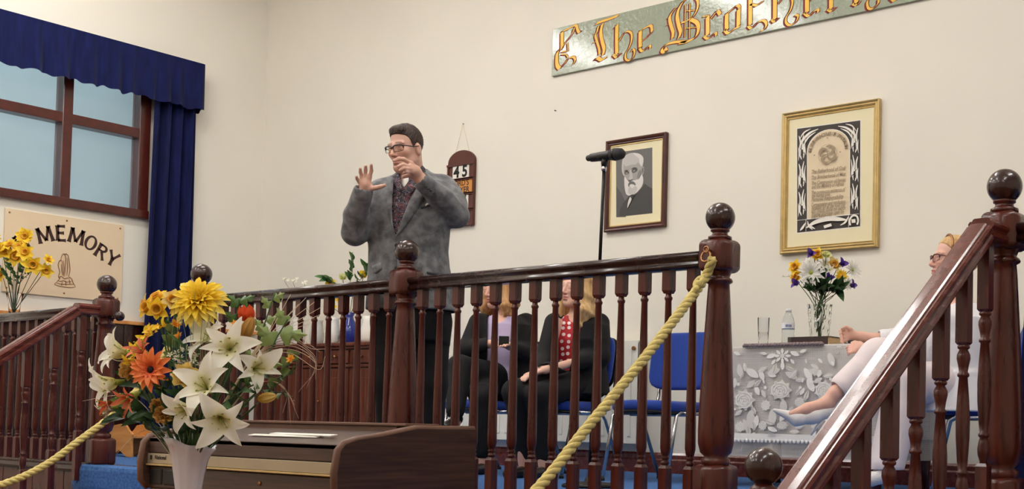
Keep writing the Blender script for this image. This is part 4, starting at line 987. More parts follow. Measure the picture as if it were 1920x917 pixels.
mat('lace_solid', srgb(246, 244, 241), 0.85, bump=0.3, bscale=400); mat('lace_mid', srgb(228, 225, 221), 0.85, bump=0.3, bscale=400); mat('lace_shade', srgb(184, 180, 178), 0.85)
mat('grey_cloth', srgb(176, 168, 166), 0.9, noise=0.06, nscale=10)
LF = TY0-0.012
def lfold(s, v, k=1.0): return (0.012*sin(s*16+1)+0.008*sin(s*31))*v*k
ZB = atz(1450, 832, 0.2).z
ZB = aty(1450, 830, LF).z
def cloth_shape(zb, out, name, m, amp=1.0):
    """tablecloth: top sheet with a skirt all round"""
    ring = []; nx, ny = 64, 36
    x0, x1, y0, y1 = TX0-out, TX1+out, TY0-out, TY1
    for i in range(nx): ring.append((x0+(x1-x0)*i/nx, y0, 0, -1))
    for i in range(ny): ring.append((x1, y0+(y1-y0)*i/ny, 1, 0))
    for i in range(nx): ring.append((x1-(x1-x0)*i/nx, y1, 0, 1))
    for i in range(ny): ring.append((x0, y1-(y1-y0)*i/ny, -1, 0))
    mb = MB(); n = len(ring); rows = [0, 0.02, 0.06, 0.2, 0.4, 0.6, 0.8, 1.0]; vs_ = []; acc = 0
    sl = [0]
    for i in range(1, n): sl.append(sl[-1]+hypot(ring[i][0]-ring[i-1][0], ring[i][1]-ring[i-1][1]))
    for j, t in enumerate(rows):
        for i, (x, y, nx_, ny_) in enumerate(ring):
            f = lfold(sl[i], t, amp) if ny_ != 1 else 0
            b = min(1, t/0.06)
            vs_.append((x+nx_*(f+0.006*b)-to.x, y+ny_*(f+0.006*b)-to.y, TZ+out*0.2-0.002*b-(TZ-zb)*t))
    fs = [(j*n+i, j*n+(i+1) % n, (j+1)*n+(i+1) % n, (j+1)*n+i) for j in range(len(rows)-1) for i in range(n)]
    mb.add(vs_, fs, True); mb.f.append(tuple(range(n))); mb.sm.append(False)
    me = mb.mesh(name, m); uvl = me.uv_layers.new(name='UVMap')
    for lp in me.loops:
        vi = lp.vertex_index; j, i = divmod(vi, n); uvl.data[lp.index].uv = (sl[i], rows[j]*(TZ-zb))
    return me
o = link('under_cloth', cloth_shape(0.16, 0.004, 'under_cloth', 'lace_sheer', 1.2), None, loc=to); tag(o, 'sheer grey under cloth hanging below the lace on the side table', 'tablecloth')
lc = empty('lace_tablecloth', to, 0, 'white lace tablecloth with rose pattern draped over the side table', 'tablecloth')
link('net', cloth_shape(ZB+0.03, 0.012, 'net', 'lace_net', 1.0), lc)
# motifs traced from the photograph onto the front of the cloth
lp_ = plane_px(LF-0.01, 1370, 640, 4.365)
def lpt(u, v, w_):
    p = lp_(u, v, w_); q = p-to; return Vector((q.x, q.y-lfold(p.x-TX0+0.012, (TZ-p.z)/(TZ-ZB))*1.0-0.006, q.z))
ll = [0.0]
def motif(nm, m, pts, parent=lc, dz=0.0004):
    ll[0] += dz*0.25; q = spline2(pts, 3, True); c = (sum(p[0] for p in q)/len(q), sum(p[1] for p in q)/len(q)); w0 = ll[0] % 0.004
    mb = MB(); mb.add([lpt(c[0], c[1], w0)]+[lpt(u, v, w0) for u, v in q], [(0, i+1, (i+1) % len(q)+1) for i in range(len(q))]); return mb.build(nm, m, parent)
def lrib(nm, m, pts, wd, parent=lc):
    ll[0] += 0.0001; w0 = 0.004+ll[0] % 0.002
    mb = MB(); ribbon(mb, spline2(pts, 4), wd, lambda u, v, w_: lpt(u, v, w0), 0.0); return mb.build(nm, m, parent)
lr = random.Random(5)
def rose(cx, cy, r):
    n = 9; o_ = motif('rose', 'lace_mid', [(cx+r*(1+0.13*(-1)**i)*cos(2*pi*i/n/2), cy+r*(1+0.13*(-1)**i)*sin(2*pi*i/n/2)) for i in range(2*n)])
    for k, (rr_, ph_) in enumerate(((0.82, 0.2), (0.58, 1.0), (0.36, 2.0), (0.18, 0.4))):
        for q in range(3):
            a0 = ph_+q*2.1; lrib('petal_outline', 'lace_solid', [(cx+r*rr_*cos(a), cy+r*rr_*(0.95)*sin(a)+0.05*r*k) for a in [a0+1.7*t/4 for t in range(5)]], r*0.12, o_)
def leaf(cx, cy, l, a, m='lace_mid'):
    c, s = cos(a), sin(a)
    motif('lace_leaf', m, [(cx+c*l*t-s*l*wv, cy+s*l*t+c*l*wv) for t, wv in ((-.5, 0), (-.2, .2), (.15, .22), (.5, 0), (.15, -.22), (-.2, -.2))])
for (a, b, r) in ((415, 400, 78), (115, 480, 80), (770, 400, 75), (300, 525, 42), (565, 500, 42), (275, 690, 40), (80, 700, 42), (430, 690, 36), (700, 690, 36), (-75, 470, 62)): rose(a, b, r)
for i, (a, b, l, an) in enumerate(((180, 260, 130, .6), (80, 240, 110, 1.4), (170, 350, 90, 2.4), (220, 400, 90, 1.2), (360, 250, 110, -.4), (500, 280, 110, .5), (640, 270, 120, 1.0), (700, 250, 120, .2), (830, 150, 120, 1.2), (660, 360, 120, 1.1), (720, 320, 80, -.5),
                                  (280, 430, 70, 1.0), (590, 410, 70, -1.0), (170, 640, 150, 1.5), (130, 690, 110, 1.2), (210, 660, 110, 1.8), (360, 620, 130, 1.5), (440, 530, 110, 1.5), (360, 720, 80, .4), (820, 620, 120, 1.5), (560, 620, 110, 1.2), (640, 600, 110, .6), (520, 740, 80, 0), (800, 730, 80, .3), (-40, 300, 120, .6), (-60, 620, 110, 1.4))):
    leaf(a, b, l, an, ('lace_mid', 'lace_solid')[i % 3 == 0])
RS = ((415, 400, 95), (115, 480, 98), (770, 400, 92), (300, 525, 52), (565, 500, 52), (275, 690, 50), (80, 700, 52), (430, 690, 45), (700, 690, 45), (430, 120, 80))
tries = 0; got = []
while len(got) < 70 and tries < 4000:
    tries += 1; a = lr.uniform(-105, 1150); b = lr.uniform(190, 800) if lr.random() < .85 else lr.uniform(40, 190)
    if any(hypot(a-x, b-y) < r+10 for x, y, r in RS) or any(hypot(a-x, b-y) < 44 for x, y in got): continue
    got.append((a, b)); an = lr.uniform(0, 3.14); l = lr.uniform(60, 95) if b > 190 else 40; leaf(a, b, l, an, ('lace_mid', 'lace_mid', 'lace_solid')[len(got) % 3])
    lrib('leaf_vein', 'lace_solid' if len(got) % 3 else 'lace_shade', [(a-cos(an)*l*.42, b-sin(an)*l*.42), (a, b), (a+cos(an)*l*.42, b+sin(an)*l*.42)], 4)
fl = motif('flower', 'lace_mid', [(430+18*cos(a), 120+18*sin(a)) for a in [2*pi*i/8 for i in range(8)]])
for i in range(8): leaf(430+44*cos(2*pi*i/8), 120+40*sin(2*pi*i/8), 48, 2*pi*i/8, 'lace_solid')
for (a, b, l, an) in ((340, 120, 80, 2.8), (530, 100, 80, .4), (360, 170, 50, 2.2), (510, 165, 50, .9), (280, 100, 50, .2), (600, 80, 60, -.4), (433, 200, 70, 1.57), (280, 330, 40, 1.2), (595, 320, 40, 1.7), (60, 100, 60, .4), (740, 160, 50, .8)): leaf(a, b, l, an, 'lace_solid')
for (a, b) in ((68, 352), (828, 310), (295, 380), (575, 380)): motif('bud', 'lace_solid', [(a+13*cos(t), b+13*sin(t)) for t in [2*pi*i/8 for i in range(8)]])
# scalloped beaded hem
hem = MB().box(TX0-0.018-to.x, TX1+0.018-to.x, TY0-0.034-to.y, TY0-0.030-to.y, ZB+0.012, ZB+0.045)
hem.build('hem_band', 'lace_solid', lc)
bd = MB().sphere((0, 0, 0), 0.0095, 8, 6, (1, 0.4, 1.1)).mesh('hem_bead', 'lace_solid')
nb = int((TX1-TX0+0.03)/0.0245)
for i in range(nb): link('hem_bead', bd, lc, loc=(TX0-0.015+0.0245*i-to.x, TY0-0.033-to.y, ZB+0.008))
# rolled knitted runner on the front edge
mat('knit_mauve', srgb(150, 134, 136), 0.95, noise=0.3, nscale=90, bump=0.8, bscale=220)
ka = aty(1397, 646, TY0-0.012); kb = aty(1546, 643, TY0-0.012)
kn = MB(); L_ = kb.x-ka.x
for k in range(2): kn.tube([(L_*t/60-L_/2, 0.004*sin(t*1.3+k*pi), 0.004*cos(t*1.3+k*pi)) for t in range(61)], 0.008, 8)
tag(kn.build('knitted_runner', 'knit_mauve', None, ((ka.x+kb.x)/2, TY0-0.026, TZ+0.004)), 'mauve knitted roll along the front edge of the lace table', 'runner')
# tumbler, bottle, book, mug
TT = TZ+0.0035
p = atz(1431, 643, TT); p.y = min(p.y, TY1-0.1)
def on_table(px, Y): q = aty(px, 640, Y); return Vector((q.x, Y, TT))
gY = TY0+0.1
tum = empty('water_tumbler', on_table(1431, gY), 0, 'clear glass tumbler half full of water on the lace table', 'glass')
sg_ = 355.0; gh = 56/sg_; gr = 11.5/sg_
MB().lathe([(gr*0.78, 0), (gr*0.82, 0.004), (gr, gh), (gr*0.93, gh), (gr*0.75, 0.008), (0.001, 0.008)], (0, 0, 0), 24).build('glass', 'thin_glass', tum)
MB().lathe([(gr*0.74, 0.0085), (gr*0.84, gh*0.5)], (0, 0, 0), 24).build('water', 'water', tum)
bot = empty('water_bottle', on_table(1477.5, gY), 0, 'small clear plastic water bottle with label on the lace table', 'bottle')
bh = 70/sg_; br = 12/sg_
mat('pet', (0.9, 0.95, 0.96), 0.05, trans=0.9, ior=1.2); mat('label_white', srgb(232, 236, 240), 0.4); mat('cap_white', srgb(226, 230, 232), 0.4); mat('label_blue', srgb(44, 70, 140), 0.5)
MB().lathe([(br*0.8, 0), (br, 0.008), (br, bh*0.3), (br*0.93, bh*0.34), (br, bh*0.38), (br, bh*0.62), (br*0.85, bh*0.75), (br*0.45, bh*0.9), (br*0.4, bh*0.93)], (0, 0, 0), 24).build('body', 'pet', bot)
lb = MB().lathe([(br*1.01, bh*0.46), (br*1.01, bh*0.63)], (0, 0, 0), 24, caps=False).build('label', 'label_white', bot)
MB().lathe([(br*1.02, bh*0.46), (br*1.02, bh*0.475)], (0, 0, 0), 24, caps=False).build('label_line', 'label_blue', lb)
for q, (a, wd) in enumerate(((-1.25, .12), (-1.08, .1), (-.95, .06), (-.75, .16), (-.55, .1), (-1.4, .08))):
    mb = MB(); vs_ = [(br*1.022*cos(a+t), br*1.022*sin(a+t), bh*z_) for z_ in (0.505, 0.58) for t in (-wd/2, 0, wd/2)]; mb.add(vs_, [(0, 1, 4, 3), (1, 2, 5, 4)]); mb.build('label_print', 'label_blue', lb)
MB().lathe([(br*0.47, bh*0.92), (br*0.47, bh*1.0), (br*0.4, bh*1.01)], (0, 0, 0), 16).build('cap', 'cap_white', bot)
bk0 = on_table(1491, TY0+0.16); bk1 = on_table(1569, TY0+0.16)
bkw = bk1.x-bk0.x
bk = empty('hardback_book', ((bk0.x+bk1.x)/2, TY0+0.16, TT), 0.0, 'thick dark brown hardback book lying on the lace table', 'book')
mat('book_cover', srgb(54, 36, 34), 0.5); mat('book_pages', srgb(206, 176, 132), 0.7, noise=0.15, nscale=200, stretch=(0.1, 0.1, 4))
MB().box(-bkw/2, bkw/2, -0.075, 0.075, 0, 0.004, 0.001).build('back_cover', 'book_cover', bk); MB().box(-bkw/2, bkw/2, -0.075, 0.075, 0.044, 0.048, 0.001).build('front_cover', 'book_cover', bk)
MB().box(-bkw/2, bkw/2-0.012, -0.076, -0.07, 0, 0.048, 0.002).build('spine', 'book_cover', bk); MB().box(-bkw/2+0.005, bkw/2-0.006, -0.07, 0.07, 0.0042, 0.0438).build('pages', 'book_pages', bk)
mg = empty('coffee_mug', on_table(1602, TY0+0.34), 0, 'dark mug standing behind the hand of the woman in white', 'mug')
MB().lathe([(0.034, 0), (0.036, 0.006), (0.036, 0.085), (0.032, 0.085), (0.031, 0.01)], (0, 0, 0), 20).build('body', 'black_plastic', mg)
MB().lathe([(0.0365, 0.06), (0.0365, 0.068)], (0, 0, 0), 20, caps=False).build('band', 'chrome', mg)
MB().tube([(-0.035, 0, 0.07), (-0.058, 0, 0.062), (-0.058, 0, 0.03), (-0.035, 0, 0.022)], 0.005, 8).build('handle', 'black_plastic', mg)
# ---- navy cloth hanging at the right edge, behind the last newel
nY = 4.35
na = aty(1913, 480, nY)
nv_ = empty('lectern', (na.x+0.32, nY+0.1, 0), 0, 'tall stand draped in a navy blue cloth at the right edge', 'lectern')
MB().box(-0.25, 0.25, -0.06, 0.12, 0.0, na.z-0.02, 0.01).build('stand', 'mahogany_dark', nv_)
def drape(u, v):
    w_ = 0.62; x = (u-0.5)*w_
    if v < 0.15: return Vector((x*(0.86+0.4*v), 0.16-0.28*(v/0.15), na.z+0.01-0.05*abs(u-0.5)))
    t = (v-0.15)/0.85; return Vector((x*(0.92+0.1*t), -0.12-0.03*t+0.018*sin(u*26)*t, na.z+0.0-0.05*abs(u-0.5)-(na.z-0.08)*t))
cloth_grid(drape, 60, 20).build('cloth', 'navy_velvet', nv_)
# ================================================================== FLOWERS
def pmat(name, base, tip, rough=0.55, trans=0.25, freq=0.0):
    """petal: colour runs from base to tip along u (stored in the UV map), thin and slightly translucent"""
    m = bpy.data.materials.new(name); m.use_nodes = True; M[name] = m; nt = m.node_tree; N = nt.nodes; Lk = nt.links; P = N['Principled BSDF']
    uv = N.new('ShaderNodeUVMap'); sx = N.new('ShaderNodeSeparateXYZ'); rp = N.new('ShaderNodeValToRGB')
    Lk.new(uv.outputs[0], sx.inputs[0]); Lk.new(sx.outputs[0], rp.inputs[0])
    rp.color_ramp.elements[0].color = base; rp.color_ramp.elements[1].color = tip; rp.color_ramp.elements[0].position = 0.05; rp.color_ramp.elements[1].position = 0.6
    P.inputs['Roughness'].default_value = rough; Lk.new(rp.outputs[0], P.inputs['Base Color'])
    tr = N.new('ShaderNodeBsdfTranslucent'); Lk.new(rp.outputs[0], tr.inputs[0]); mx = N.new('ShaderNodeMixShader'); mx.inputs[0].default_value = trans
    Lk.new(P.outputs[0], mx.inputs[1]); Lk.new(tr.outputs[0], mx.inputs[2]); Lk.new(mx.outputs[0], N['Material Output'].inputs[0])
    return m
pmat('lily_petal', srgb(222, 214, 130), srgb(250, 247, 234), .5, .35); pmat('mum_petal', srgb(234, 180, 26), srgb(252, 220, 60)); pmat('mum_pale', srgb(244, 202, 50), srgb(253, 232, 118))
pmat('gerbera_petal', srgb(232, 74, 34), srgb(246, 140, 74)); pmat('orange_lily', srgb(206, 78, 52), srgb(236, 128, 92)); pmat('yellow_petal', srgb(226, 168, 24), srgb(246, 208, 46)); pmat('cream_yellow', srgb(222, 176, 70), srgb(236, 210, 130))
pmat('tan_petal', srgb(176, 128, 60), srgb(206, 162, 90)); pmat('red_petal', srgb(190, 60, 30), srgb(228, 96, 52)); pmat('white_petal', srgb(220, 220, 200), srgb(244, 242, 236)); pmat('purple_petal', srgb(66, 40, 120), srgb(96, 66, 160)); pmat('pale_green', srgb(200, 206, 120), srgb(226, 226, 160)); pmat('orange_small', srgb(236, 140, 30), srgb(246, 170, 50)); pmat('pink_white', srgb(214, 150, 150), srgb(232, 214, 206))
pmat('leaf_dark', srgb(34, 58, 34), srgb(50, 82, 46), 0.45, 0.12); pmat('leaf_light', srgb(84, 110, 56), srgb(134, 154, 90), 0.45, 0.2); pmat('leaf_mid', srgb(56, 92, 50), srgb(88, 126, 70), 0.45, 0.15)
mat('stem_green', srgb(62, 92, 52), 0.5, noise=0.2, nscale=40); mat('stem_dark', srgb(38, 58, 40), 0.5); mat('straw', srgb(222, 204, 176), 0.7); mat('straw_pink', srgb(206, 178, 158), 0.7); mat('pollen_brown', srgb(120, 84, 40), 0.8); mat('pollen_green', srgb(150, 160, 60), 0.8); mat('eye_dark', srgb(34, 22, 20), 0.8); mat('yellow_eye', srgb(224, 160, 40), 0.8)
def petal_mesh(name, m, L, W, a0, a1, cup=0.25, tip=1.0, base=0.3, nu=11, nv=7, wave=0.0, droop=0.0, q=.7):
    """petal from origin; axis of flower = +Z, grows towards +X; a0,a1 = angle from axis at root and tip"""
    mb = MB(); vs_ = []; uvs = []; x = z = 0.0; prev = 0
    for i in range(nu):
        t = i/(nu-1); a = a0+(a1-a0)*t**1.3
        if i: x += L/(nu-1)*sin((a+prev)/2); z += L/(nu-1)*cos((a+prev)/2)
        prev = a
        wd = W*(base+(1-base)*sin(pi*min(1, t*0.62+0.0)**1.0)) if tip < 0.5 else W*max(0.02, base*(1-t)**2+(1-base*.3)*abs(sin(pi*t**(0.8 if q < 1 else .9)))**q)
        if i == nu-1: wd = W*0.03 if tip >= 0.5 else W*0.55
        for j in range(nv):
            s = (j/(nv-1)-0.5)*2; h = cup*wd*(s*s)+wave*W*sin(t*9)*abs(s)**2
            vs_.append((x-h*cos(a), s*wd/2, z+h*sin(a))); uvs.append((t, j/(nv-1)))
    mb.add(vs_, [(i*nv+j, i*nv+j+1, (i+1)*nv+j+1, (i+1)*nv+j) for i in range(nu-1) for j in range(nv-1)], True)
    me = bpy.data.meshes.new(name); me.from_pydata(vs_, [], mb.f); me.polygons.foreach_set('use_smooth', [True]*len(mb.f)); me.update()
    ul = me.uv_layers.new(name='UVMap')
    for lp in me.loops: ul.data[lp.index].uv = uvs[lp.vertex_index]
    me.materials.append(M[m]); return me
def vdir(a, b, c): return (CR*a+CU*b-CF*c).normalized()      # right, up, toward the lens (only to state a facing)
def flower(name, pos, facing, label, cat='flower', group=None, roll=0.0, sc=1.0):
    X, Y, Z = frame_from(facing); R_ = Matrix((X, Y, Z)).transposed() @ Matrix.Rotation(roll, 3, 'Z')
    o = empty(name, pos, 0, label, cat, group); o.rotation_euler = R_.to_euler(); o.scale = (sc,)*3
    o['_m'] = 0; del o['_m']
    MW = Matrix.Translation(Vector(pos)) @ R_.to_4x4() @ Matrix.Scale(sc, 4)
    return o, MW.inverted()
CV = []
def add_stem(o, inv, pts, r=0.003, m='stem_green', z0=0.0):
    pts = [Vector(p) for p in pts]
    if CV and (pts[-1]-CV[0]).length < 0.06: pts.append(CV[1]+Vector((fr.uniform(-.012, .012), fr.uniform(-.012, .012), .015)))   # on down inside the vase
    q = [inv @ p for p in pts]
    MB().tube([tuple(p) for p in catmull(q, 6)], r, 6).build('stem', m, o)
def ring(o, me, n, rot0=0.0, z=0.0, nm='petal', sc=1.0, jit=0.0, rnd=random.Random(1), tilt=0.0):
    for i in range(n):
        a = rot0+2*pi*i/n+rnd.uniform(-jit, jit)
        link(nm, me, o, loc=(0, 0, z), rot=(rnd.uniform(-jit, jit)*0.5, tilt+rnd.uniform(-jit, jit)*0.6, a), scale=(sc*(1+rnd.uniform(-jit, jit)*0.9),)*3)
fr = random.Random(21)
LILY_A = petal_mesh('petal', 'lily_petal', 0.125, 0.054, 0.3, 1.95, 0.16, wave=0.06, base=.22, nu=14, q=.85); LILY_B = petal_mesh('petal', 'lily_petal', 0.12, 0.038, 0.3, 1.85, 0.2, wave=0.05, base=.25, nu=14, q=.9)
def stamens(o, n=6, L=0.055, sp=0.45, m1='stem_green', m2='pollen_green'):
    for i in range(n):
        a = 2*pi*i/n+0.3; d = Vector((sin(sp)*cos(a), sin(sp)*sin(a), cos(sp)))
        mb = MB(); mb.tube([d*0.01, d*L*0.6+Vector((0, 0, 0.003)), d*L], 0.0009, 5); s_ = mb.build('stamen', 'pollen_green', o)
        MB().sphere(tuple(d*L), 0.0024, 6, 4, (1.6, 1, 1)).build('anther', m2, s_)
    MB().tube([(0, 0, 0), (0, 0, L*1.05)], [0.0022, 0.0014], 6).build('pistil', 'pollen_green', o)
def lily(pos, facing, label, dest, sc=1.0, roll=0.0, mA=None, mB=None):
    o, inv = flower('lily', pos, facing, label, group='flowers of the big bouquet', roll=roll, sc=sc)
    ring(o, mA or LILY_A, 3, 0, 0.002, jit=0.2, rnd=fr); ring(o, mB or LILY_B, 3, pi/3, 0, jit=0.2, rnd=fr); stamens(o)
    MB().lathe([(0.004, -0.02), (0.008, -0.004), (0.012, 0.012)], (0, 0, 0), 8).build('throat', 'pollen_green', o)
    Z = Vector(facing).normalized()
    add_stem(o, inv, [Vector(pos)-Z*0.015*sc, Vector(pos)-Z*0.05*sc, (Vector(pos)-Z*0.05).lerp(dest, 0.5), dest], 0.0032/sc*1.0)
    return o
# ---- the big vase
VS = 620.0
vp = atd(357, 826, VS)
vase = empty('trumpet_vase', (vp.x, vp.y, vp.z-0.30), 0, 'white fluted trumpet vase holding the big bouquet', 'vase')
mat('milk_glass', srgb(222, 218, 228), 0.18, coat=0.5, noise=0.03, nscale=10, sss=0.1)
mb = MB(); n = 60; prof = [(0.030, 0.0), (0.034, 0.01), (0.031, 0.05), (0.036, 0.14), (0.0445, 0.20), (0.052, 0.245), (0.062, 0.275), (0.0745, 0.296)]
tiltdir = CR
vs_ = []; 
def vring(r, z, k):
    out = []
    for i in range(n):
        a = 2*pi*i/n; fl_ = 1+0.035*cos(10*a)*(0.4+0.6*z/0.3); d = Vector((cos(a), sin(a), 0)); tl = -d.dot(CR)*0.018*k+0.004*cos(5*a)*k
        out.append((d.x*r*fl_, d.y*r*fl_, z+tl))
    return out
for (r, z) in prof: vs_ += vring(r, z, max(0, (z-0.2)/0.1))
for (r, z) in reversed(prof[1:]): vs_ += vring(r-0.004, z+0.001, max(0, (z-0.2)/0.1))
m_ = len(prof)*2-1
mb.add(vs_, [(j*n+i, j*n+(i+1) % n, (j+1)*n+(i+1) % n, (j+1)*n+i) for j in range(m_-1) for i in range(n)], True); mb.f.append(tuple(reversed(range(n)))); mb.sm.append(False)
mb.build('body', 'milk_glass', vase)
plz = vp.z-0.30
ped = empty('pedestal_table', (vp.x, vp.y, ZH), 0, 'small round pedestal table carrying the big bouquet', 'table')
MB().lathe([(0.2, 0), (0.2, 0.02), (0.04, 0.05), (0.03, 0.3), (0.045, 0.5), (0.03, plz-ZH-0.05), (0.05, plz-ZH-0.03)], (0, 0, 0), 24).build('column', 'mahogany', ped)
MB().lathe([(0.2, plz-ZH-0.03), (0.21, plz-ZH-0.02), (0.21, plz-ZH-0.005), (0.2, plz-ZH)], (0, 0, 0), 36).build('top', 'mahogany', ped)
def mouth(i=0): 
    a = fr.uniform(0, 6.28); r = fr.uniform(0.0, 0.028); return Vector((vp.x+r*cos(a), vp.y+r*sin(a), vp.z-0.09))
BQ = lambda px, py, near=0.0: atd(px, py, VS)-CF*near
# lilies: px,py of throat, facing (right,up,near), near offset, scale, label
LIL = [((250, 664), (-.75, .25, .6), 0.03, .98, 0.3, 'white lily facing left at the upper left of the big bouquet'),
       ((234, 716), (-.75, -.2, .6), 0.04, .9, 0.9, 'white lily facing left low on the left side of the big bouquet'),
       ((456, 659), (.25, .2, .95), 0.10, 1.06, 0.15, 'large open white lily at the right of the big bouquet, below the leaves'),
       ((414, 640), (-.5, .45, .75), 0.03, .85, 0.5, 'half hidden white lily just below the yellow chrysanthemum'),
       ((432, 732), (.05, .35, .93), 0.16, 1.0, 0.55, 'open white lily at the front centre right of the big bouquet'),
       ((404, 762), (-.35, -.25, .9), 0.17, .88, 0.2, 'white lily drooping above the vase rim, left of the lowest one'),
       ((455, 777), (.35, -.3, .88), 0.17, 1.0, 0.0, 'lowest white lily hanging over the organ lid, right of the vase'),
       ((487, 692), (.7, .05, .7), 0.06, .8, 0.7, 'white lily facing right behind the others at the right edge')]
for (q, f, nr, sc, rl, lab) in LIL: lily(BQ(q[0], q[1], nr), vdir(*f), lab, mouth(), sc, rl)
# yellow chrysanthemum: many rings of narrow petals
pos = BQ(381, 572, 0.02); o, inv = flower('chrysanthemum', pos, vdir(.05, .55, .83), 'big bright yellow chrysanthemum at the top of the bouquet', group='flowers of the big bouquet')
for k, (L, W, a0, a1, n_, z, m) in enumerate(((0.092, .026, .95, 2.35, 19, -.008, 'mum_pale'), (0.092, .027, .9, 2.05, 19, 0, 'mum_pale'), (0.084, .026, .75, 1.75, 18, .004, 'mum_petal'), (0.074, .025, .6, 1.45, 16, .008, 'mum_petal'), (.062, .022, .45, 1.15, 14, .01, 'mum_petal'), (.048, .02, .3, .75, 11, .011, 'mum_petal'), (.032, .013, .1, .2, 7, .012, 'mum_petal'))):
    ring(o, petal_mesh('petal', m, L, W, a0, a1, 0.3, nu=8, nv=5, tip=1.0, base=.3, q=.55), n_, k*0.17, z, jit=0.1, rnd=fr)
add_stem(o, inv, [pos, pos-Vector((0, 0, .08)), mouth()], .004)
# orange gerbera
pos = BQ(321, 695, 0.12); o, inv = flower('gerbera', pos, vdir(-.1, .12, .98), 'orange gerbera with a dark eye at the left front of the bouquet', group='flowers of the big bouquet')
g1 = petal_mesh('petal', 'gerbera_petal', .07, .024, 1.0, 1.75, .25, nu=8, nv=5, base=.4, q=.6); g2 = petal_mesh('petal', 'gerbera_petal', .06, .022, .85, 1.45, .25, nu=8, nv=5, base=.4, q=.6)
ring(o, g1, 13, 0, 0, jit=.08, rnd=fr); ring(o, g2, 11, .2, .005, jit=.08, rnd=fr)
MB().lathe([(.001, .004), (.010, .008), (.0115, .014), (.006, .02), (.001, .021)], (0, 0, 0), 16).build('eye', 'eye_dark', o); add_stem(o, inv, [pos, pos-vdir(-.1, .1, 1)*.04, mouth()], .0035)
# orange lilies
OLA = petal_mesh('petal', 'orange_lily', .075, .024, .3, 1.5, .2); OLB = petal_mesh('petal', 'orange_lily', .072, .018, .3, 1.35, .2); RLA = petal_mesh('petal', 'red_petal', .06, .018, .2, 1.1, .25); PKA = petal_mesh('petal', 'pink_white', .065, .022, .25, 1.2, .25)
for (px, py, f, nr, sc, lab, A, B) in ((297, 668, (-.2, .6, .75), .08, .95, 'salmon orange lily above the gerbera', OLA, OLB), (285, 740, (-.3, -.35, .85), .11, 1.0, 'salmon orange lily hanging below the gerbera', OLA, OLB), (232, 752, (-.6, -.35, .7), .06, .85, 'small red lily at the lower left of the bouquet', RLA, RLA), (222, 765, (-.7, -.3, .6), .02, .8, 'pale pink lily at the lowest left of the bouquet', PKA, PKA)):
    lily(BQ(px, py, nr), vdir(*f), lab, mouth(), sc, fr.uniform(0, 1), A, B)
# daffodil-like yellow blooms
YPA = petal_mesh('petal', 'yellow_petal', .032, .022, 1.0, 1.6, .15, nu=6, nv=5); YPB = petal_mesh('petal', 'cream_yellow', .034, .024, .9, 1.5, .15, nu=6, nv=5)
def daffodil(pos, f, lab, dest, sc=1.0, pm=None, grp='flowers of the big bouquet', cupm='orange_small', name='daffodil', stem='stem_green', n_=6):
    o, inv = flower(name, pos, f, lab, group=grp, roll=fr.uniform(0, 1), sc=sc); ring(o, pm or YPA, n_, 0, 0, jit=.12, rnd=fr)
    mb = MB(); mb.lathe([(.005, -.004), (.009, .004), (.011, .014), (.014, .018), (.0125, .018), (.009, .012)], (0, 0, 0), 14, caps=False); mb.build('cup', 'yellow_eye', o)
    add_stem(o, inv, [Vector(pos)-Vector(f)*.002, Vector(pos)-Vector(f)*.03, (Vector(pos)-Vector(f)*.03).lerp(Vector(dest), .55), dest], .0022/sc, stem)
    return o
for i, (px, py, f, nr, sc) in enumerate(((285, 580, (-.4, .3, .8), .02, 1.15), (308, 582, (.1, .0, 1), .04, 1.2), (330, 566, (.3, .4, .8), .02, 1.1), (296, 562, (-.2, .7, .6), 0, 1.1), (318, 560, (0, .8, .5), -.02, 1.1), (276, 572, (-.8, .3, .5), 0, 1.0), (340, 580, (.5, .1, .8), .02, 1.0))):
    daffodil(BQ(px, py, nr), vdir(*f), 'yellow daffodil %s the cluster left of the chrysanthemum' % ('at the lower left of', 'facing front in the middle of', 'at the right of', 'at the upper left of', 'at the top of', 'at the far left of', 'nearest the chrysanthemum in')[i], mouth(), sc, (YPA, YPB)[i % 3 == 2])
# yellow spray (goldenrod-like) arching on the left
pos = BQ(292, 640, .05); o, inv = flower('golden_spray', pos, vdir(-.2, .3, .9), 'arching spray of small yellow florets left of the chrysanthemum', group='flowers of the big bouquet')
FLT = petal_mesh('floret', 'mum_petal', .026, .012, .4, 1.3, .2, nu=5, nv=4, base=.5)
for i in range(46):
    t = i/45; q = BQ(322-62*t+fr.uniform(-4, 4), 612+12*t*t+62*t**1.6+fr.uniform(-3, 3), .06+fr.uniform(-.01, .012))
    l = link('floret', FLT, o, loc=inv @ q, rot=(fr.uniform(-.6, .6), fr.uniform(-.4, .6), fr.uniform(0, 6.28)), scale=(1+fr.uniform(-.2, .3),)*3)
add_stem(o, inv, [BQ(322, 612, .05), BQ(292, 632, .05), BQ(270, 690, .03), mouth()], .0022)
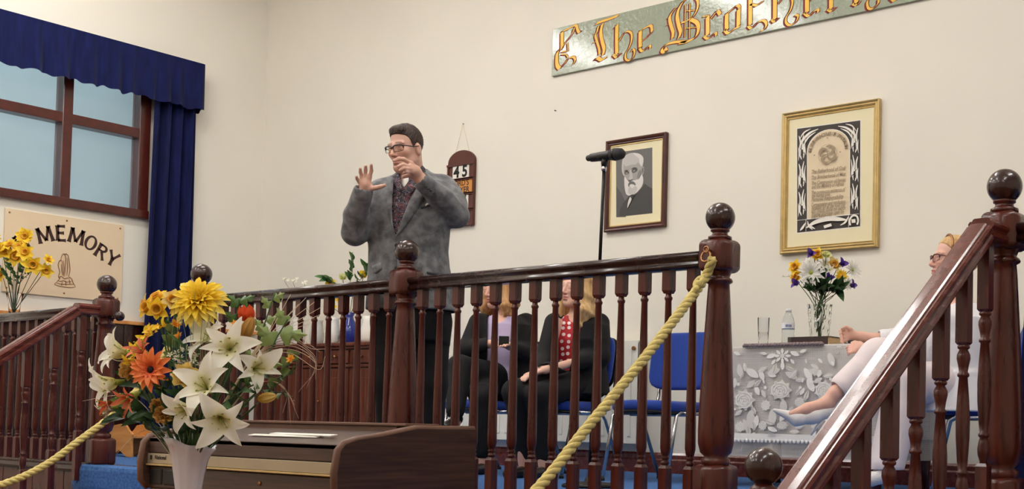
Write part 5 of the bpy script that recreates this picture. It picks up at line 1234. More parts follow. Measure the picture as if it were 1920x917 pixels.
# ranunculus, roses
def ranunculus(px, py, nr, f, R_, lab, m='cream_yellow', heart='pale_green', name='ranunculus'):
    pos = BQ(px, py, nr); o, inv = flower(name, pos, vdir(*f), lab, group='flowers of the big bouquet')
    for k, (L, a0, a1, n_) in enumerate(((1.25, 1.2, .35, 7), (1.05, 1.0, .1, 6), (.85, .8, -.2, 6), (.65, .6, -.45, 5), (.42, .4, -.6, 4))):
        ring(o, petal_mesh('petal', m if k < 3 else heart, R_*L, R_*1.1*(1-k*.13), a0, a1, -.28, tip=0, base=.5, nu=6, nv=5), n_, k*.4, .001*k, jit=.12, rnd=fr)
    add_stem(o, inv, [pos, pos-vdir(*f)*R_, mouth()], .003); return o
ranunculus(384, 707, .13, (.15, .2, .97), .034, 'yellow ranunculus with a green heart between gerbera and lilies')
ranunculus(345, 774, .13, (0, -.1, 1), .026, 'small tan rose above the rim of the white vase', 'tan_petal', 'tan_petal', 'rose'); ranunculus(258, 694, .03, (-.5, .3, .8), .032, 'peach coloured rose between the left lilies', 'tan_petal', 'cream_yellow', 'rose')
ranunculus(360, 690, .05, (.1, .3, .9), .022, 'small cream blossom behind the ranunculus', 'pink_white', 'pink_white', 'rose'); ranunculus(322, 760, .08, (-.1, 0, 1), .022, 'small tan rosebud below the gerbera', 'tan_petal', 'tan_petal', 'rose')
# tulips and buds
TUP = lambda m: petal_mesh('petal', m, .055, .034, .75, -.25, -.3, nu=7, nv=5, base=.5)
def tulip(pos, f, lab, dest, m, sc=1.0, grp='flowers of the big bouquet', name='tulip', stem='stem_green', n_=3):
    o, inv = flower(name, pos, f, lab, group=grp, sc=sc, roll=fr.uniform(0, 2)); me = TUP(m); ring(o, me, n_, 0, 0, rnd=fr, jit=.03); ring(o, me, n_, pi/n_, .001, sc=.95, rnd=fr, jit=.03)
    add_stem(o, inv, [pos, Vector(pos)-Vector(f)*.03, (Vector(pos)-Vector(f)*.03).lerp(Vector(dest), .5), dest], .0028/sc, stem); return o
tulip(BQ(462, 600, 0), vdir(.05, .95, .25), 'orange tulip bud among the leaves at the upper right', mouth(), 'red_petal', .9)
for (px, py, f, sc, m, lab) in ((497, 748, (.95, .15, .2), .9, 'cream_yellow', 'golden lily bud pointing right at the lower right of the bouquet'), (468, 640, (.45, .85, .2), 1.15, 'tan_petal', 'long tan bud pointing up beside the tulip'), (370, 800, (-.05, .9, .3), .6, 'pink_white', 'small pale pink bud just above the vase rim')):
    pos = BQ(px, py, .06); o, inv = flower('flower_bud', pos, vdir(*f), lab, group='flowers of the big bouquet', sc=sc)
    ring(o, petal_mesh('petal', m, .072, .02, .35, -.32, -.35, nu=7, nv=4), 3, 0, 0, rnd=fr); ring(o, petal_mesh('petal', m, .07, .02, .3, -.3, -.35, nu=7, nv=4), 3, 1.05, 0, rnd=fr)
    add_stem(o, inv, [pos, pos-vdir(*f)*.03, mouth()], .0025)
# small orange and white filler
SM = petal_mesh('petal', 'orange_small', .02, .009, .6, 1.3, .1, nu=5, nv=3); WS = petal_mesh('petal', 'white_petal', .013, .009, .7, 1.4, .1, nu=4, nv=3)
for i, (px, py) in enumerate(((340, 612), (348, 634), (454, 612), (555, 677))):
    f = vdir(fr.uniform(-.5, .5), .5, .7); pos = BQ(px, py, .04); o, inv = flower('orange_blossom', pos, f, ('small orange blossom under the chrysanthemum, upper of two', 'small orange blossom under the chrysanthemum, lower of two', 'small orange blossom beside the orange tulip bud', 'lone orange blossom at the far right tip of the bouquet')[i], group='flowers of the big bouquet')
    ring(o, SM, 6, 0, 0, jit=.2, rnd=fr); ring(o, SM, 5, .5, .003, sc=.8, jit=.2, rnd=fr); add_stem(o, inv, [pos, pos-Vector((0, 0, .03)), mouth()], .0015)
for i, (px, py) in enumerate(((352, 664), (372, 672), (392, 678), (404, 690), (360, 650), (340, 668))):
    pos = BQ(px, py, .03); o, inv = flower('white_sprig', pos, vdir(0, .6, .8), 'tiny white filler blossoms in the heart of the bouquet, '+('left of middle', 'middle', 'right of middle', 'lowest', 'highest', 'leftmost')[i], group='tiny white sprigs of the big bouquet')
    for k in range(5):
        c = Vector((fr.uniform(-.02, .02), fr.uniform(-.02, .02), fr.uniform(-.01, .01)))
        mb = MB()
        for q in range(5):
            a = 2*pi*q/5; mb.add([c, c+Vector((.007*cos(a-.4), .007*sin(a-.4), .003)), c+Vector((.012*cos(a), .012*sin(a), .004)), c+Vector((.007*cos(a+.4), .007*sin(a+.4), .003))], [(0, 1, 2, 3)])
        mb.build('blossom', 'white_sprig_petal', o) if 'white_sprig_petal' in M else mb.build('blossom', mat('white_sprig_petal', srgb(236, 232, 210), .6), o)
    add_stem(o, inv, [pos, pos-Vector((0, 0, .05)), mouth()], .0012)
# ---- leaves
LFD = petal_mesh('leaf', 'leaf_dark', .11, .034, .2, 1.1, .15, nu=8, nv=5); LFM = petal_mesh('leaf', 'leaf_mid', .09, .032, .3, 1.2, .15, nu=8, nv=5); LFL = petal_mesh('leaf', 'leaf_light', .07, .044, .5, 1.2, .12, nu=8, nv=5); LFG = petal_mesh('leaf', 'leaf_mid', .15, .014, .1, .9, .2, nu=9, nv=4)
def ivy_mesh(m):
    pts = [(0, 0), (.018, -.03), (.03, -.026), (.034, -.012), (.052, -.02), (.058, -.008), (.075, 0), (.058, .008), (.052, .02), (.034, .012), (.03, .026), (.018, .03)]
    pts = spline2(pts, 4, True); n_ = len(pts); me = bpy.data.meshes.new('leaf'); me.from_pydata([(.035, 0, .004)]+[(.035+(x-.035)*.55, y*.55, .003-.25*abs(y)*.55) for x, y in pts]+[(x, y, -.45*abs(y)+.1*(x-.035)**2*60*-.1) for x, y in pts], [], [(0, i+1, (i+1) % n_+1) for i in range(n_)]+[(i+1, n_+i+1, n_+(i+1) % n_+1, (i+1) % n_+1) for i in range(n_)]); me.polygons.foreach_set('use_smooth', [True]*len(me.polygons))
    ul = me.uv_layers.new(name='UVMap')
    for lp in me.loops: ul.data[lp.index].uv = (.2+.7*(lp.vertex_index > 0), 0)
    me.materials.append(M[m]); return me
IVY = ivy_mesh('leaf_light'); IVD = ivy_mesh('leaf_mid')
def sprig(name, pts, me, n_, lab, sc=1.0, r=.002, grp='foliage of the big bouquet', m='stem_green', splay=1.0, t0=.25):
    """pts world points root..tip"""
    root = Vector(pts[0]); o = empty(name, root, 0, lab, 'foliage', grp); q = catmull([Vector(p)-root for p in pts], 8)
    MB().tube([tuple(p) for p in q], r, 6).build('stem', m, o)
    for i in range(n_):
        t = t0+(1-t0)*(i+.5)/n_; k = min(len(q)-2, int(t*(len(q)-1))); p = q[k]; d = (q[k+1]-q[k]).normalized()
        sd = d.cross(CF).normalized()*(1 if i % 2 else -1); ax = (sd*splay*fr.uniform(.7, 1)+d*fr.uniform(.3, .9)-CF*fr.uniform(-.1, .5)).normalized()
        Zn = (-CF+Vector((fr.uniform(-.4, .4), fr.uniform(-.4, .4), fr.uniform(0, .6)))); Zn = (Zn-ax*Zn.dot(ax)).normalized(); Yn = Zn.cross(ax)
        l = link('leaf', me, o, loc=p, scale=(sc*fr.uniform(.8, 1.15),)*3)
        l.rotation_euler = Matrix((ax, Yn, Zn)).transposed().to_euler()
    return o
S = [('leafy_sprig', [mouth(), BQ(470, 690, .02), BQ(495, 610, 0), BQ(512, 545, -.02)], IVY, 7, 'tall green leafy sprig rising at the upper right of the bouquet', .62), ('leafy_sprig', [mouth(), BQ(500, 680, .04), BQ(530, 630, .04), BQ(548, 600, .04)], IVY, 4, 'broad light green leaves at the right of the bouquet', .95),
     ('leafy_sprig', [mouth(), BQ(420, 640, -.04), BQ(436, 580, -.04), BQ(440, 560, -.04)], IVD, 5, 'green leaves right of the chrysanthemum', .6), ('leafy_sprig', [mouth(), BQ(300, 800, .02), BQ(255, 785, 0), BQ(222, 780, -.02)], LFD, 8, 'dark green leaves spreading low to the left of the vase', .75),
     ('leafy_sprig', [mouth(), BQ(330, 790, .08), BQ(300, 770, .1), BQ(270, 775, .1)], LFD, 7, 'dark green leaves below the orange lily', .7), ('leafy_sprig', [mouth(), BQ(400, 800, .06), BQ(440, 790, .06), BQ(470, 770, .04)], LFD, 6, 'dark green leaves at the vase rim on the right', .7),
     ('leafy_sprig', [mouth(), BQ(460, 760, .02), BQ(510, 715, 0), BQ(545, 700, -.02)], LFG, 8, 'long narrow grey green leaves at the right of the bouquet', .6), ('leafy_sprig', [mouth(), BQ(470, 745, 0), BQ(515, 735, 0), BQ(550, 745, 0)], LFM, 6, 'mid green leaves below the golden bud', .62),
     ('leafy_sprig', [mouth(), BQ(350, 780, .1), BQ(340, 740, .1), BQ(345, 720, .1)], LFD, 8, 'dark green leaves under the gerbera', .7), ('leafy_sprig', [mouth(), BQ(385, 790, .1), BQ(380, 750, .1), BQ(375, 725, .1)], LFD, 8, 'dark green leaves below the ranunculus', .7),
     ('leafy_sprig', [mouth(), BQ(330, 700, -.06), BQ(310, 640, -.08), BQ(300, 600, -.08)], LFM, 7, 'green leaves behind the golden spray', .6), ('leafy_sprig', [mouth(), BQ(400, 700, -.06), BQ(400, 650, -.06), BQ(395, 610, -.06)], LFM, 7, 'green leaves behind the chrysanthemum', .6),
     ('leafy_sprig', [mouth(), BQ(280, 760, -.03), BQ(240, 720, -.05), BQ(225, 690, -.05)], LFD, 7, 'dark leaves behind the left lilies', .65), ('leafy_sprig', [mouth(), BQ(440, 740, -.02), BQ(470, 710, -.03), BQ(500, 690, -.04)], LFD, 8, 'dark leaves behind the right lilies', .7),
     ('leafy_sprig', [mouth(), BQ(360, 800, .05), BQ(355, 790, .08), BQ(352, 778, .1)], LFD, 6, 'short dark leaves in the mouth of the white vase', .6)]
S += [('leafy_sprig', [mouth(), BQ(500, 740, .0), BQ(530, 690, -.02), BQ(556, 660, -.03)], LFL, 6, 'light green rounded leaves behind the straw at the right', .8), ('leafy_sprig', [mouth(), BQ(330, 690, .0), BQ(322, 640, -.02), BQ(318, 615, -.02)], LFL, 6, 'light green leaves between daffodils and gerbera', .6),
      ('leafy_sprig', [mouth(), BQ(370, 720, .06), BQ(365, 680, .06), BQ(360, 640, .05)], LFG, 9, 'narrow green leaves between gerbera and ranunculus', .55), ('leafy_sprig', [mouth(), BQ(290, 790, .05), BQ(262, 760, .05), BQ(240, 740, .04)], LFM, 7, 'mid green leaves left of the hanging orange lily', .6), ('leafy_sprig', [mouth(), BQ(420, 780, .1), BQ(470, 735, .08), BQ(505, 715, .06)], LFM, 7, 'mid green leaves between the right lilies', .6)]
for nm, pts, me, n_, lab, sc in S: sprig(nm, pts, me, n_, lab, sc)
# grasses: tall thin blades in the middle, dry straw fanning out to the right
def blades(name, lab, lst, m, r, grp='grasses of the big bouquet'):
    rt = Vector((vp.x, vp.y, vp.z-.08)); o = empty(name, rt, 0, lab, 'grass', grp)
    for pts in lst:
        q = catmull([Vector(p)-rt for p in pts], 8); k = len(q); MB().tube([tuple(p) for p in q], [r*(1-.7*i/(k-1)) for i in range(k)], 5).build('blade', m, o)
blades('tall_grass', 'thin upright grass blades through the centre of the bouquet', [[mouth(), BQ(a, 720, .06), BQ(a+fr.uniform(-8, 8), 650, .07), BQ(b, c, .06)] for a, b, c in ((350, 345, 560), (362, 352, 575), (376, 382, 545), (392, 398, 560), (400, 420, 575), (384, 372, 590), (410, 425, 600), (395, 410, 590))], 'leaf_stalk' if 'leaf_stalk' in M else mat('leaf_stalk', srgb(120, 146, 96), .5), .0017)
blades('dry_grass', 'dry straw stems fanning up to the right over the balusters', [[mouth(), BQ(460, 700, .03), BQ(500, 640, .02), BQ(x, y, 0)] for x, y in ((574, 558), (590, 566), (604, 575), (560, 570), (600, 590), (545, 552), (585, 605), (530, 560))], 'straw', .0021)
blades('dry_grass', 'dry straw stems arching over and drooping at the right edge', [[mouth(), BQ(470, 690, .03), BQ(540, 625+k*6, .02), BQ(580+k*3, 645+k*8, .01), BQ(x, y, 0)] for k, (x, y) in enumerate(((600, 660), (610, 655), (595, 685), (592, 712), (575, 728), (560, 735), (610, 668)))], 'straw_pink', .0019)
blades('dry_grass', 'dry straw stems drooping low at the lower right', [[mouth(), BQ(460, 740, .03), BQ(510, 715, .02), BQ(540, 735, .01), BQ(x, y, 0)] for x, y in ((560, 785), (545, 798), (530, 775), (552, 760))], 'straw_pink', .0019)
blades('dry_grass', 'single dry stems poking out at the far left', [[mouth(), BQ(270, 760, .0), BQ(220, 742, 0), BQ(155, 752, 0)], [mouth(), BQ(260, 700, .0), BQ(215, 675, 0), BQ(190, 660, 0)], [mouth(), BQ(290, 810, .02), BQ(255, 820, .02), BQ(225, 850, .02)]], 'straw', .0016)
# ---- bunch of yellow flowers at the far left
lv = atx(27, 577, -9.22)
LVZ = 0.98
stand = empty('flower_stand', (lv.x, lv.y, 0), 0, 'tall wooden flower stand below the memorial board', 'stand')
MB().box(-.15, .15, -.12, .12, LVZ-.03, LVZ, .005).build('top', 'mahogany_dark', stand); MB().lathe([(.12, 0), (.12, .02), (.03, .05), (.025, .5), (.03, LVZ-.03)], (0, 0, 0), 18).build('column', 'mahogany_dark', stand)
gv = empty('glass_vase', (lv.x, lv.y, LVZ), 0, 'clear glass vase with yellow flowers below the memorial board', 'vase')
MB().lathe([(.03, 0), (.034, .006), (.04, .12), (.058, .19), (.056, .19), (.037, .12), (.03, .01), (.001, .01)], (0, 0, 0), 20).build('body', 'thin_glass', gv)
LVs = F/((lv-CAM).dot(CF)); BL = lambda px, py, nr=0.0: atd(px, py, LVs)-CF*nr
rt = Vector((lv.x, lv.y, LVZ+.05))
YBA = petal_mesh('petal', 'yellow_petal', .045, .03, .9, 1.6, .15, nu=6, nv=5)
for i, (px, py, f, sc) in enumerate(((46, 444, (.1, .2, .97), 1.1), (4, 468, (-.2, .2, .9), 1.15), (15, 473, (0, .1, 1), 1.1), (32, 481, (.1, -.1, 1), 1.3), (53, 475, (.2, .2, .95), 1.2), (37, 465, (.1, .6, .8), 1.0), (66, 497, (.3, -.1, .95), 1.35), (84, 507, (.5, -.2, .8), 1.0), (89, 488, (.7, .4, .5), .8), (5, 512, (-.5, -.3, .8), 1.2), (-12, 480, (-.4, .1, .9), 1.2), (24, 462, (-.1, .6, .8), 1.0), (-6, 455, (-.3, .5, .8), 1.1))):
    daffodil(BL(px, py, fr.uniform(-.02, .04)), vdir(*f), ('yellow daisy-like flower at the top of the bunch below the memorial board' if i == 0 else 'yellow daffodil in the bunch below the memorial board, '+('', 'near the photo edge', 'left of the middle', 'in the middle', 'right of the middle', 'small one behind the middle', 'large one at the right', 'lowest at the right', 'small one at the far right', 'hanging lowest at the left', 'cut by the photo edge', 'behind the left row', 'highest at the photo edge')[i]), rt+Vector((fr.uniform(-.01, .01), fr.uniform(-.01, .01), 0)), sc*1.4, YBA, 'yellow flowers below the memorial board', name='daffodil', stem='stem_dark', n_=14 if i == 0 else 6)
for i, pts in enumerate(([rt, BL(24, 540), BL(10, 510), BL(-6, 490)], [rt, BL(28, 530), BL(22, 500), BL(18, 482)], [rt, BL(32, 535), BL(44, 505), BL(52, 488)], [rt, BL(36, 535), BL(52, 515), BL(64, 505)])):
    sprig('leafy_sprig', pts, LFM, 9, 'dark green leaves among the yellow flowers below the memorial board, '+('leftmost', 'left of middle', 'right of middle', 'rightmost')[i], .8, grp='foliage of the yellow bunch', m='stem_dark', splay=.45, t0=.35)
# ---- flowers on the sideboard
SBs = F/((Vector(bv.location)-CAM).dot(CF)); BS = lambda px, py, nr=0.0: atd(px, py, SBs)-CF*nr
rt = Vector(bv.location)+Vector((0, 0, .2)); GS = 'flowers on the sideboard'
tulip(BS(680, 520), vdir(.1, .97, .1), 'yellow tulip bending right above the rail beside the man', rt, 'yellow_petal', 1.15, GS); tulip(BS(643, 524), vdir(-.05, 1, .1), 'slim closed yellow tulip above the rail', rt, 'pale_green', 1.05, GS)
for (px, py, lab) in ((622, 575, 'yellow daffodil behind the balusters, left of the blue vase'), (637, 560, 'yellow daffodil behind the balusters, above the blue vase'), (660, 548, 'yellow daffodil behind the balusters, right of the blue vase'), (620, 530, 'yellow daffodil just under the rail')):
    daffodil(BS(px, py), vdir(.1, .2, .95), lab, rt, 1.5, YPA, GS)
for pts, lab, n_ in (([rt, BS(655, 540), BS(660, 510), BS(663, 484)], 'tall green leaves above the rail left of the man', 6), ([rt, BS(665, 540), BS(685, 515), BS(690, 497)], 'green leaves beside the yellow tulip', 6), ([rt, BS(640, 560), BS(622, 530), BS(608, 522)], 'green leaves above the rail farther left', 7)):
    sprig('leafy_sprig', pts, LFM, n_+4, lab, 1.15, grp='foliage on the sideboard', splay=.6, t0=.45)
rt2 = on_sb(595, .2)+Vector((0, 0, .17)); 
for (px, py, lab) in ((538, 522, 'spray of tiny white blossoms above the rail, left one'), (553, 526, 'spray of tiny white blossoms above the rail, middle one'), (573, 530, 'spray of tiny white blossoms above the rail, right one')):
    pos = BS(px, py); o, inv = flower('white_sprig', pos, vdir(0, .6, .8), lab, group=GS)
    for k in range(3):
        c = Vector((fr.uniform(-.02, .02), fr.uniform(-.02, .02), fr.uniform(-.01, .01))); mb = MB()
        for q in range(5):
            a = 2*pi*q/5; mb.add([c, c+Vector((.01*cos(a-.4), .01*sin(a-.4), .004)), c+Vector((.018*cos(a), .018*sin(a), .006)), c+Vector((.01*cos(a+.4), .01*sin(a+.4), .004))], [(0, 1, 2, 3)])
        mb.build('blossom', 'white_sprig_petal', o)
    add_stem(o, inv, [pos, pos-Vector((0, 0, .05)), rt2], .0015)
# ---- crystal vase with mixed flowers on the lace table
cvp = on_table(1536, TY0+.32); cvs = F/((cvp-CAM).dot(CF))
cvase = empty('crystal_vase', cvp, 0, 'cut crystal vase with mixed flowers on the lace table', 'vase')
chh = (626-550)/cvs+.02; cr = 23/cvs
mat('crystal', (.96, .97, .96), .03, trans=1.0, ior=1.3)
n = 16; mb = MB(); vs_ = []
for j in range(11):
    t = j/10; r = cr*(.66+.34*t**.9)
    for i in range(n): a = 2*pi*(i+.5*(j % 2))/n; k = 1+.05*((i+j) % 2); vs_.append((r*k*cos(a), r*k*sin(a), chh*t))
for j in range(9, 0, -1):
    t = j/10
    for i in range(n): a = 2*pi*i/n; r = cr*(.66+.34*t**.9)-.006; vs_.append((r*cos(a), r*sin(a), chh*t+.002))
mb.add(vs_, [(j*n+i, j*n+(i+1) % n, (j+1)*n+(i+1) % n, (j+1)*n+i) for j in range(19) for i in range(n)]); mb.f.append(tuple(reversed(range(n)))); mb.sm.append(False); mb.f.append(tuple(19*n+i for i in range(n))); mb.sm.append(False)
mb.build('body', 'crystal', cvase)
BC = lambda px, py, nr=0.0: atd(px, py, cvs)-CF*nr
CV += [cvp+Vector((0, 0, chh*.9)), cvp]
croot = lambda: cvp+Vector((fr.uniform(-.025, .025), fr.uniform(-.025, .025), chh*.9)); GC = 'flowers in the crystal vase'
WG = petal_mesh('petal', 'white_petal', .062, .017, 1.0, 1.65, .15, nu=6, nv=4, base=.5); YG = petal_mesh('petal', 'yellow_petal', .032, .01, .9, 1.6, .15, nu=5, nv=4, base=.5); IR = petal_mesh('petal', 'purple_petal', .04, .026, .4, 1.4, .2, nu=6, nv=4)
def daisy(px, py, f, me, n_, lab, nr=.0, sc=1.0, eye='yellow_eye', name='daisy'):
    pos = BC(px, py, nr); sc *= 1.35; o, inv = flower(name, pos, vdir(*f), lab, group=GC, sc=sc); ring(o, me, n_, 0, 0, jit=.1, rnd=fr); ring(o, me, n_-3, .2, .004, sc=.8, jit=.1, rnd=fr)
    MB().lathe([(.001, .002), (.009, .006), (.008, .011), (.001, .013)], (0, 0, 0), 12).build('eye', eye, o); q = croot(); add_stem(o, inv, [pos, pos-vdir(*f)*.03, (pos-vdir(*f)*.03).lerp(q, .5), q], .002/sc)
daisy(1519, 514, (-.15, .1, .97), WG, 17, 'large white gerbera at the left front of the crystal vase', .06, 1.0, 'pollen_green', 'gerbera'); daisy(1574, 519, (.3, .1, .9), YG, 16, 'bright yellow gerbera at the right of the crystal vase', .04, 1.0, 'yellow_eye', 'gerbera')
daisy(1597, 507, (.6, .3, .7), WG, 12, 'white spiky flower at the upper right of the crystal vase', -.02, .8, 'pollen_green'); daisy(1547, 499, (0, .5, .8), WG, 10, 'white blossom in the middle of the crystal vase bunch', .0, .6, 'pollen_green'); daisy(1520, 492, (-.2, .7, .6), WG, 10, 'white blossom at the top left of the crystal vase bunch', -.02, .55, 'pollen_green')
daisy(1586, 533, (.4, -.1, .9), WG, 8, 'small white blossom at the right rim of the crystal vase', .03, .5, 'pollen_green'); daisy(1554, 508, (.2, .3, .9), WG, 8, 'small white blossom above the middle of the crystal vase', .03, .45, 'pollen_green')
for (px, py, lab) in ((1496, 534, 'purple iris at the lower left of the crystal vase bunch'), (1523, 479, 'purple iris at the top of the crystal vase bunch'), (1575, 497, 'purple iris at the upper right of the crystal vase bunch'), (1593, 537, 'purple iris at the lower right of the crystal vase bunch'), (1554, 524, 'dark purple iris in the middle of the crystal vase bunch')):
    pos = BC(px, py, .02); f = vdir((px-1545)/60, .3, .8); o, inv = flower('iris', pos, f, lab, group=GC, sc=1.15); ring(o, IR, 3, 0, 0, jit=.15, rnd=fr); ring(o, IR, 3, 1, .003, sc=.8, tilt=-.6, jit=.15, rnd=fr); add_stem(o, inv, [pos, pos-f*.02, croot()], .002)
for i, (px, py) in enumerate(((1493, 502), (1494, 522), (1533, 479), (1562, 498))):
    daffodil(BC(px, py, 0), vdir((px-1540)/70, .3, .8), ('yellow blossom at the far left of the crystal vase bunch, upper', 'yellow blossom at the far left of the crystal vase bunch, lower', 'yellow blossom at the top of the crystal vase bunch', 'yellow blossom left of the yellow gerbera')[i], croot(), 1.5, (YPA, YPA, YPA, YPB)[i], GC)
pos = BC(1548, 483, 0); o, inv = flower('carnation', pos, vdir(.1, .7, .7), 'pale green carnation at the top of the crystal vase bunch', group=GC)
for k in range(3): ring(o, petal_mesh('petal', 'pale_green', .04-.008*k, .03, .6, 1.5-.4*k, .1, tip=0, nu=5, nv=5, wave=.15), 9, k*.3, .004*k, jit=.2, rnd=fr)
add_stem(o, inv, [pos, pos-Vector((0, 0, .04)), croot()], .002)
for pts, lab in (([cvp+Vector((0, 0, chh*.8)), BC(1530, 548), BC(1522, 540), BC(1512, 528)], 'green leaves at the left of the crystal vase bunch'), ([cvp+Vector((0, 0, chh*.8)), BC(1545, 548), BC(1560, 540), BC(1578, 535)], 'green leaves at the right of the crystal vase bunch'), ([cvp+Vector((0, 0, chh*.8)), BC(1538, 548), BC(1538, 540), BC(1540, 515)], 'green leaves in the middle of the crystal vase bunch'), ([cvp+Vector((0, 0, chh*.8)), BC(1548, 549), BC(1568, 548), BC(1575, 549)], 'dark drooping leaves at the rim of the crystal vase')):
    sprig('leafy_sprig', pts, LFD, 12, lab, 1.05, grp='foliage in the crystal vase', splay=.6, t0=.3)
sprig('leafy_sprig', [cvp+Vector((0, 0, .1)), BC(1518, 540), BC(1490, 520), BC(1466, 519)], petal_mesh('leaf', 'white_petal', .03, .012, .3, 1.2, .1, nu=5, nv=3), 7, 'pale wispy sprig reaching left from the crystal vase', .6, .0008, 'foliage in the crystal vase', t0=.55)
# ================================================================== PEOPLE
def v3(p): return np.array(p, dtype=np.float32)
class Field:
    """smooth-blended solid, meshed once into one continuous surface (surface nets)"""
    def __init__(s): s.ops = []
    def rc(s, a, b, ra, rb, k=0.02, op='u'):
        a, b = v3(a), v3(b); r = max(ra, rb); s.ops.append(('rc', op, k, np.minimum(a, b)-r, np.maximum(a, b)+r, (a, b, ra, rb))); return s
    def chain(s, pts, rs, k=0.015, op='u'):
        for i in range(len(pts)-1): s.rc(pts[i], pts[i+1], rs[i], rs[i+1], k, op)
        return s
    def el(s, c, r, ax=None, k=0.02, op='u'):
        c = v3(c); r = v3(r); A = np.eye(3, dtype=np.float32) if ax is None else np.array(ax, dtype=np.float32); m = float(max(r)); s.ops.append(('el', op, k, c-m, c+m, (c, r, A))); return s
    def loft(s, rows, yaw=0.0, k=0.02, op='u', e=2.4):
        rows = sorted(rows); z = v3([q[0] for q in rows]); cx = v3([q[1] for q in rows]); cy = v3([q[2] for q in rows]); a = v3([q[3] for q in rows]); b = v3([q[4] for q in rows]); m = float(max(a.max(), b.max()))
        s.ops.append(('loft', op, k, v3((cx.min()-m, cy.min()-m, z[0])), v3((cx.max()+m, cy.max()+m, z[-1])), (z, cx, cy, a, b, cos(yaw), sin(yaw), e))); return s
    def poly(s, pts, ymax, yaw=0.0, k=0.004, op='s'):
        """2D polygon in (x,z), extruded towards -y from ymax"""
        P = np.array(pts, dtype=np.float32); s.ops.append(('poly', op, k, v3((P[:, 0].min(), -1, P[:, 1].min())), v3((P[:, 0].max(), ymax, P[:, 1].max())), (P, ymax))); return s
    def fn(s, f, lo, hi, k=0.01, op='u'): s.ops.append(('fn', op, k, v3(lo), v3(hi), f)); return s
    @staticmethod
    def ev(kind, par, X, Y, Z):
        if kind == 'rc':
            a, b, ra, rb = par; d = b-a; L2 = float(d @ d)+1e-9; t = np.clip(((X-a[0])*d[0]+(Y-a[1])*d[1]+(Z-a[2])*d[2])/L2, 0, 1)
            return np.sqrt((X-a[0]-t*d[0])**2+(Y-a[1]-t*d[1])**2+(Z-a[2]-t*d[2])**2)-(ra+(rb-ra)*t)
        if kind == 'el':
            c, r, A = par; x, y, z = X-c[0], Y-c[1], Z-c[2]; q = [(A[i][0]*x+A[i][1]*y+A[i][2]*z)/r[i] for i in range(3)]
            k0 = np.sqrt(q[0]**2+q[1]**2+q[2]**2); k1 = np.sqrt((q[0]/r[0])**2+(q[1]/r[1])**2+(q[2]/r[2])**2)+1e-6
            return k0*(k0-1)/k1
        if kind == 'loft':
            z, cx, cy, a, b, c, s_, e = par; x = X-np.interp(Z, z, cx); y = Y-np.interp(Z, z, cy); A = np.interp(Z, z, a); B = np.interp(Z, z, b)
            u = np.abs(x*c+y*s_)/A; v = np.abs(-x*s_+y*c)/B; d = ((u**e+v**e)**(1/e)-1)*np.minimum(A, B)
            return np.maximum(np.maximum(d, (z[0]-Z)), Z-z[-1])
        if kind == 'poly':
            P, ym = par; n = len(P); d = None; sg = np.ones(np.broadcast(X, Z).shape, np.float32); X2 = X+0*Z; Z2 = Z+0*X
            for i in range(n):
                a, b = P[i], P[i-1]; ex, ez = b[0]-a[0], b[1]-a[1]; wx, wz = X2-a[0], Z2-a[1]; t = np.clip((wx*ex+wz*ez)/(ex*ex+ez*ez+1e-9), 0, 1); dd = (wx-ex*t)**2+(wz-ez*t)**2
                d = dd if d is None else np.minimum(d, dd); c1 = Z2 >= a[1]; c2 = Z2 < b[1]; c3 = ex*wz > ez*wx; fl = (c1 & c2 & c3) | (~c1 & ~c2 & ~c3); sg = np.where(fl, -sg, sg)
            return np.maximum(sg*np.sqrt(d), Y-ym)
        return par(X, Y, Z)
    def value(s, p):
        X, Y, Z = (np.array([[[q]]], dtype=np.float32) for q in p); g = np.full((1, 1, 1), 1.0, np.float32)
        for kind, op, k, lo, hi, par in s.ops: g = s.mix(g, s.ev(kind, par, X, Y, Z), op, k)
        return float(g[0, 0, 0])
    @staticmethod
    def mix(g, d, op, k):
        if op == 'u': h_ = np.maximum(k-np.abs(g-d), 0)/k; return np.minimum(g, d)-h_*h_*k*0.25
        if op == 's': h_ = np.maximum(k-np.abs(g+d), 0)/k; return np.maximum(g, -d)+h_*h_*k*0.25
        h_ = np.maximum(k-np.abs(g-d), 0)/k; return np.maximum(g, d)+h_*h_*k*0.25
    def mesh(s, h):
        lo = np.min([o[3] for o in s.ops if o[1] == 'u'], axis=0)-3*h; hi = np.max([o[4] for o in s.ops if o[1] == 'u'], axis=0)+3*h
        n = np.ceil((hi-lo)/h).astype(int)+1; ax = [(lo[i]+h*np.arange(n[i])).astype(np.float32) for i in range(3)]
        g = np.full(n, 1.0, np.float32)
        for kind, op, k, l, u, par in s.ops:
            pad = k+3*h; i0 = np.maximum(np.floor((l-pad-lo)/h).astype(int), 0); i1 = np.minimum(np.ceil((u+pad-lo)/h).astype(int)+1, n)
            if op == 'i': i0 = np.zeros(3, int); i1 = n
            if np.any(i1 <= i0): continue
            sl = tuple(slice(i0[i], i1[i]) for i in range(3)); X, Y, Z = ax[0][sl[0]][:, None, None], ax[1][sl[1]][None, :, None], ax[2][sl[2]][None, None, :]
            g[sl] = s.mix(g[sl], s.ev(kind, par, X, Y, Z), op, k)
        return surface_nets(g, lo, h)
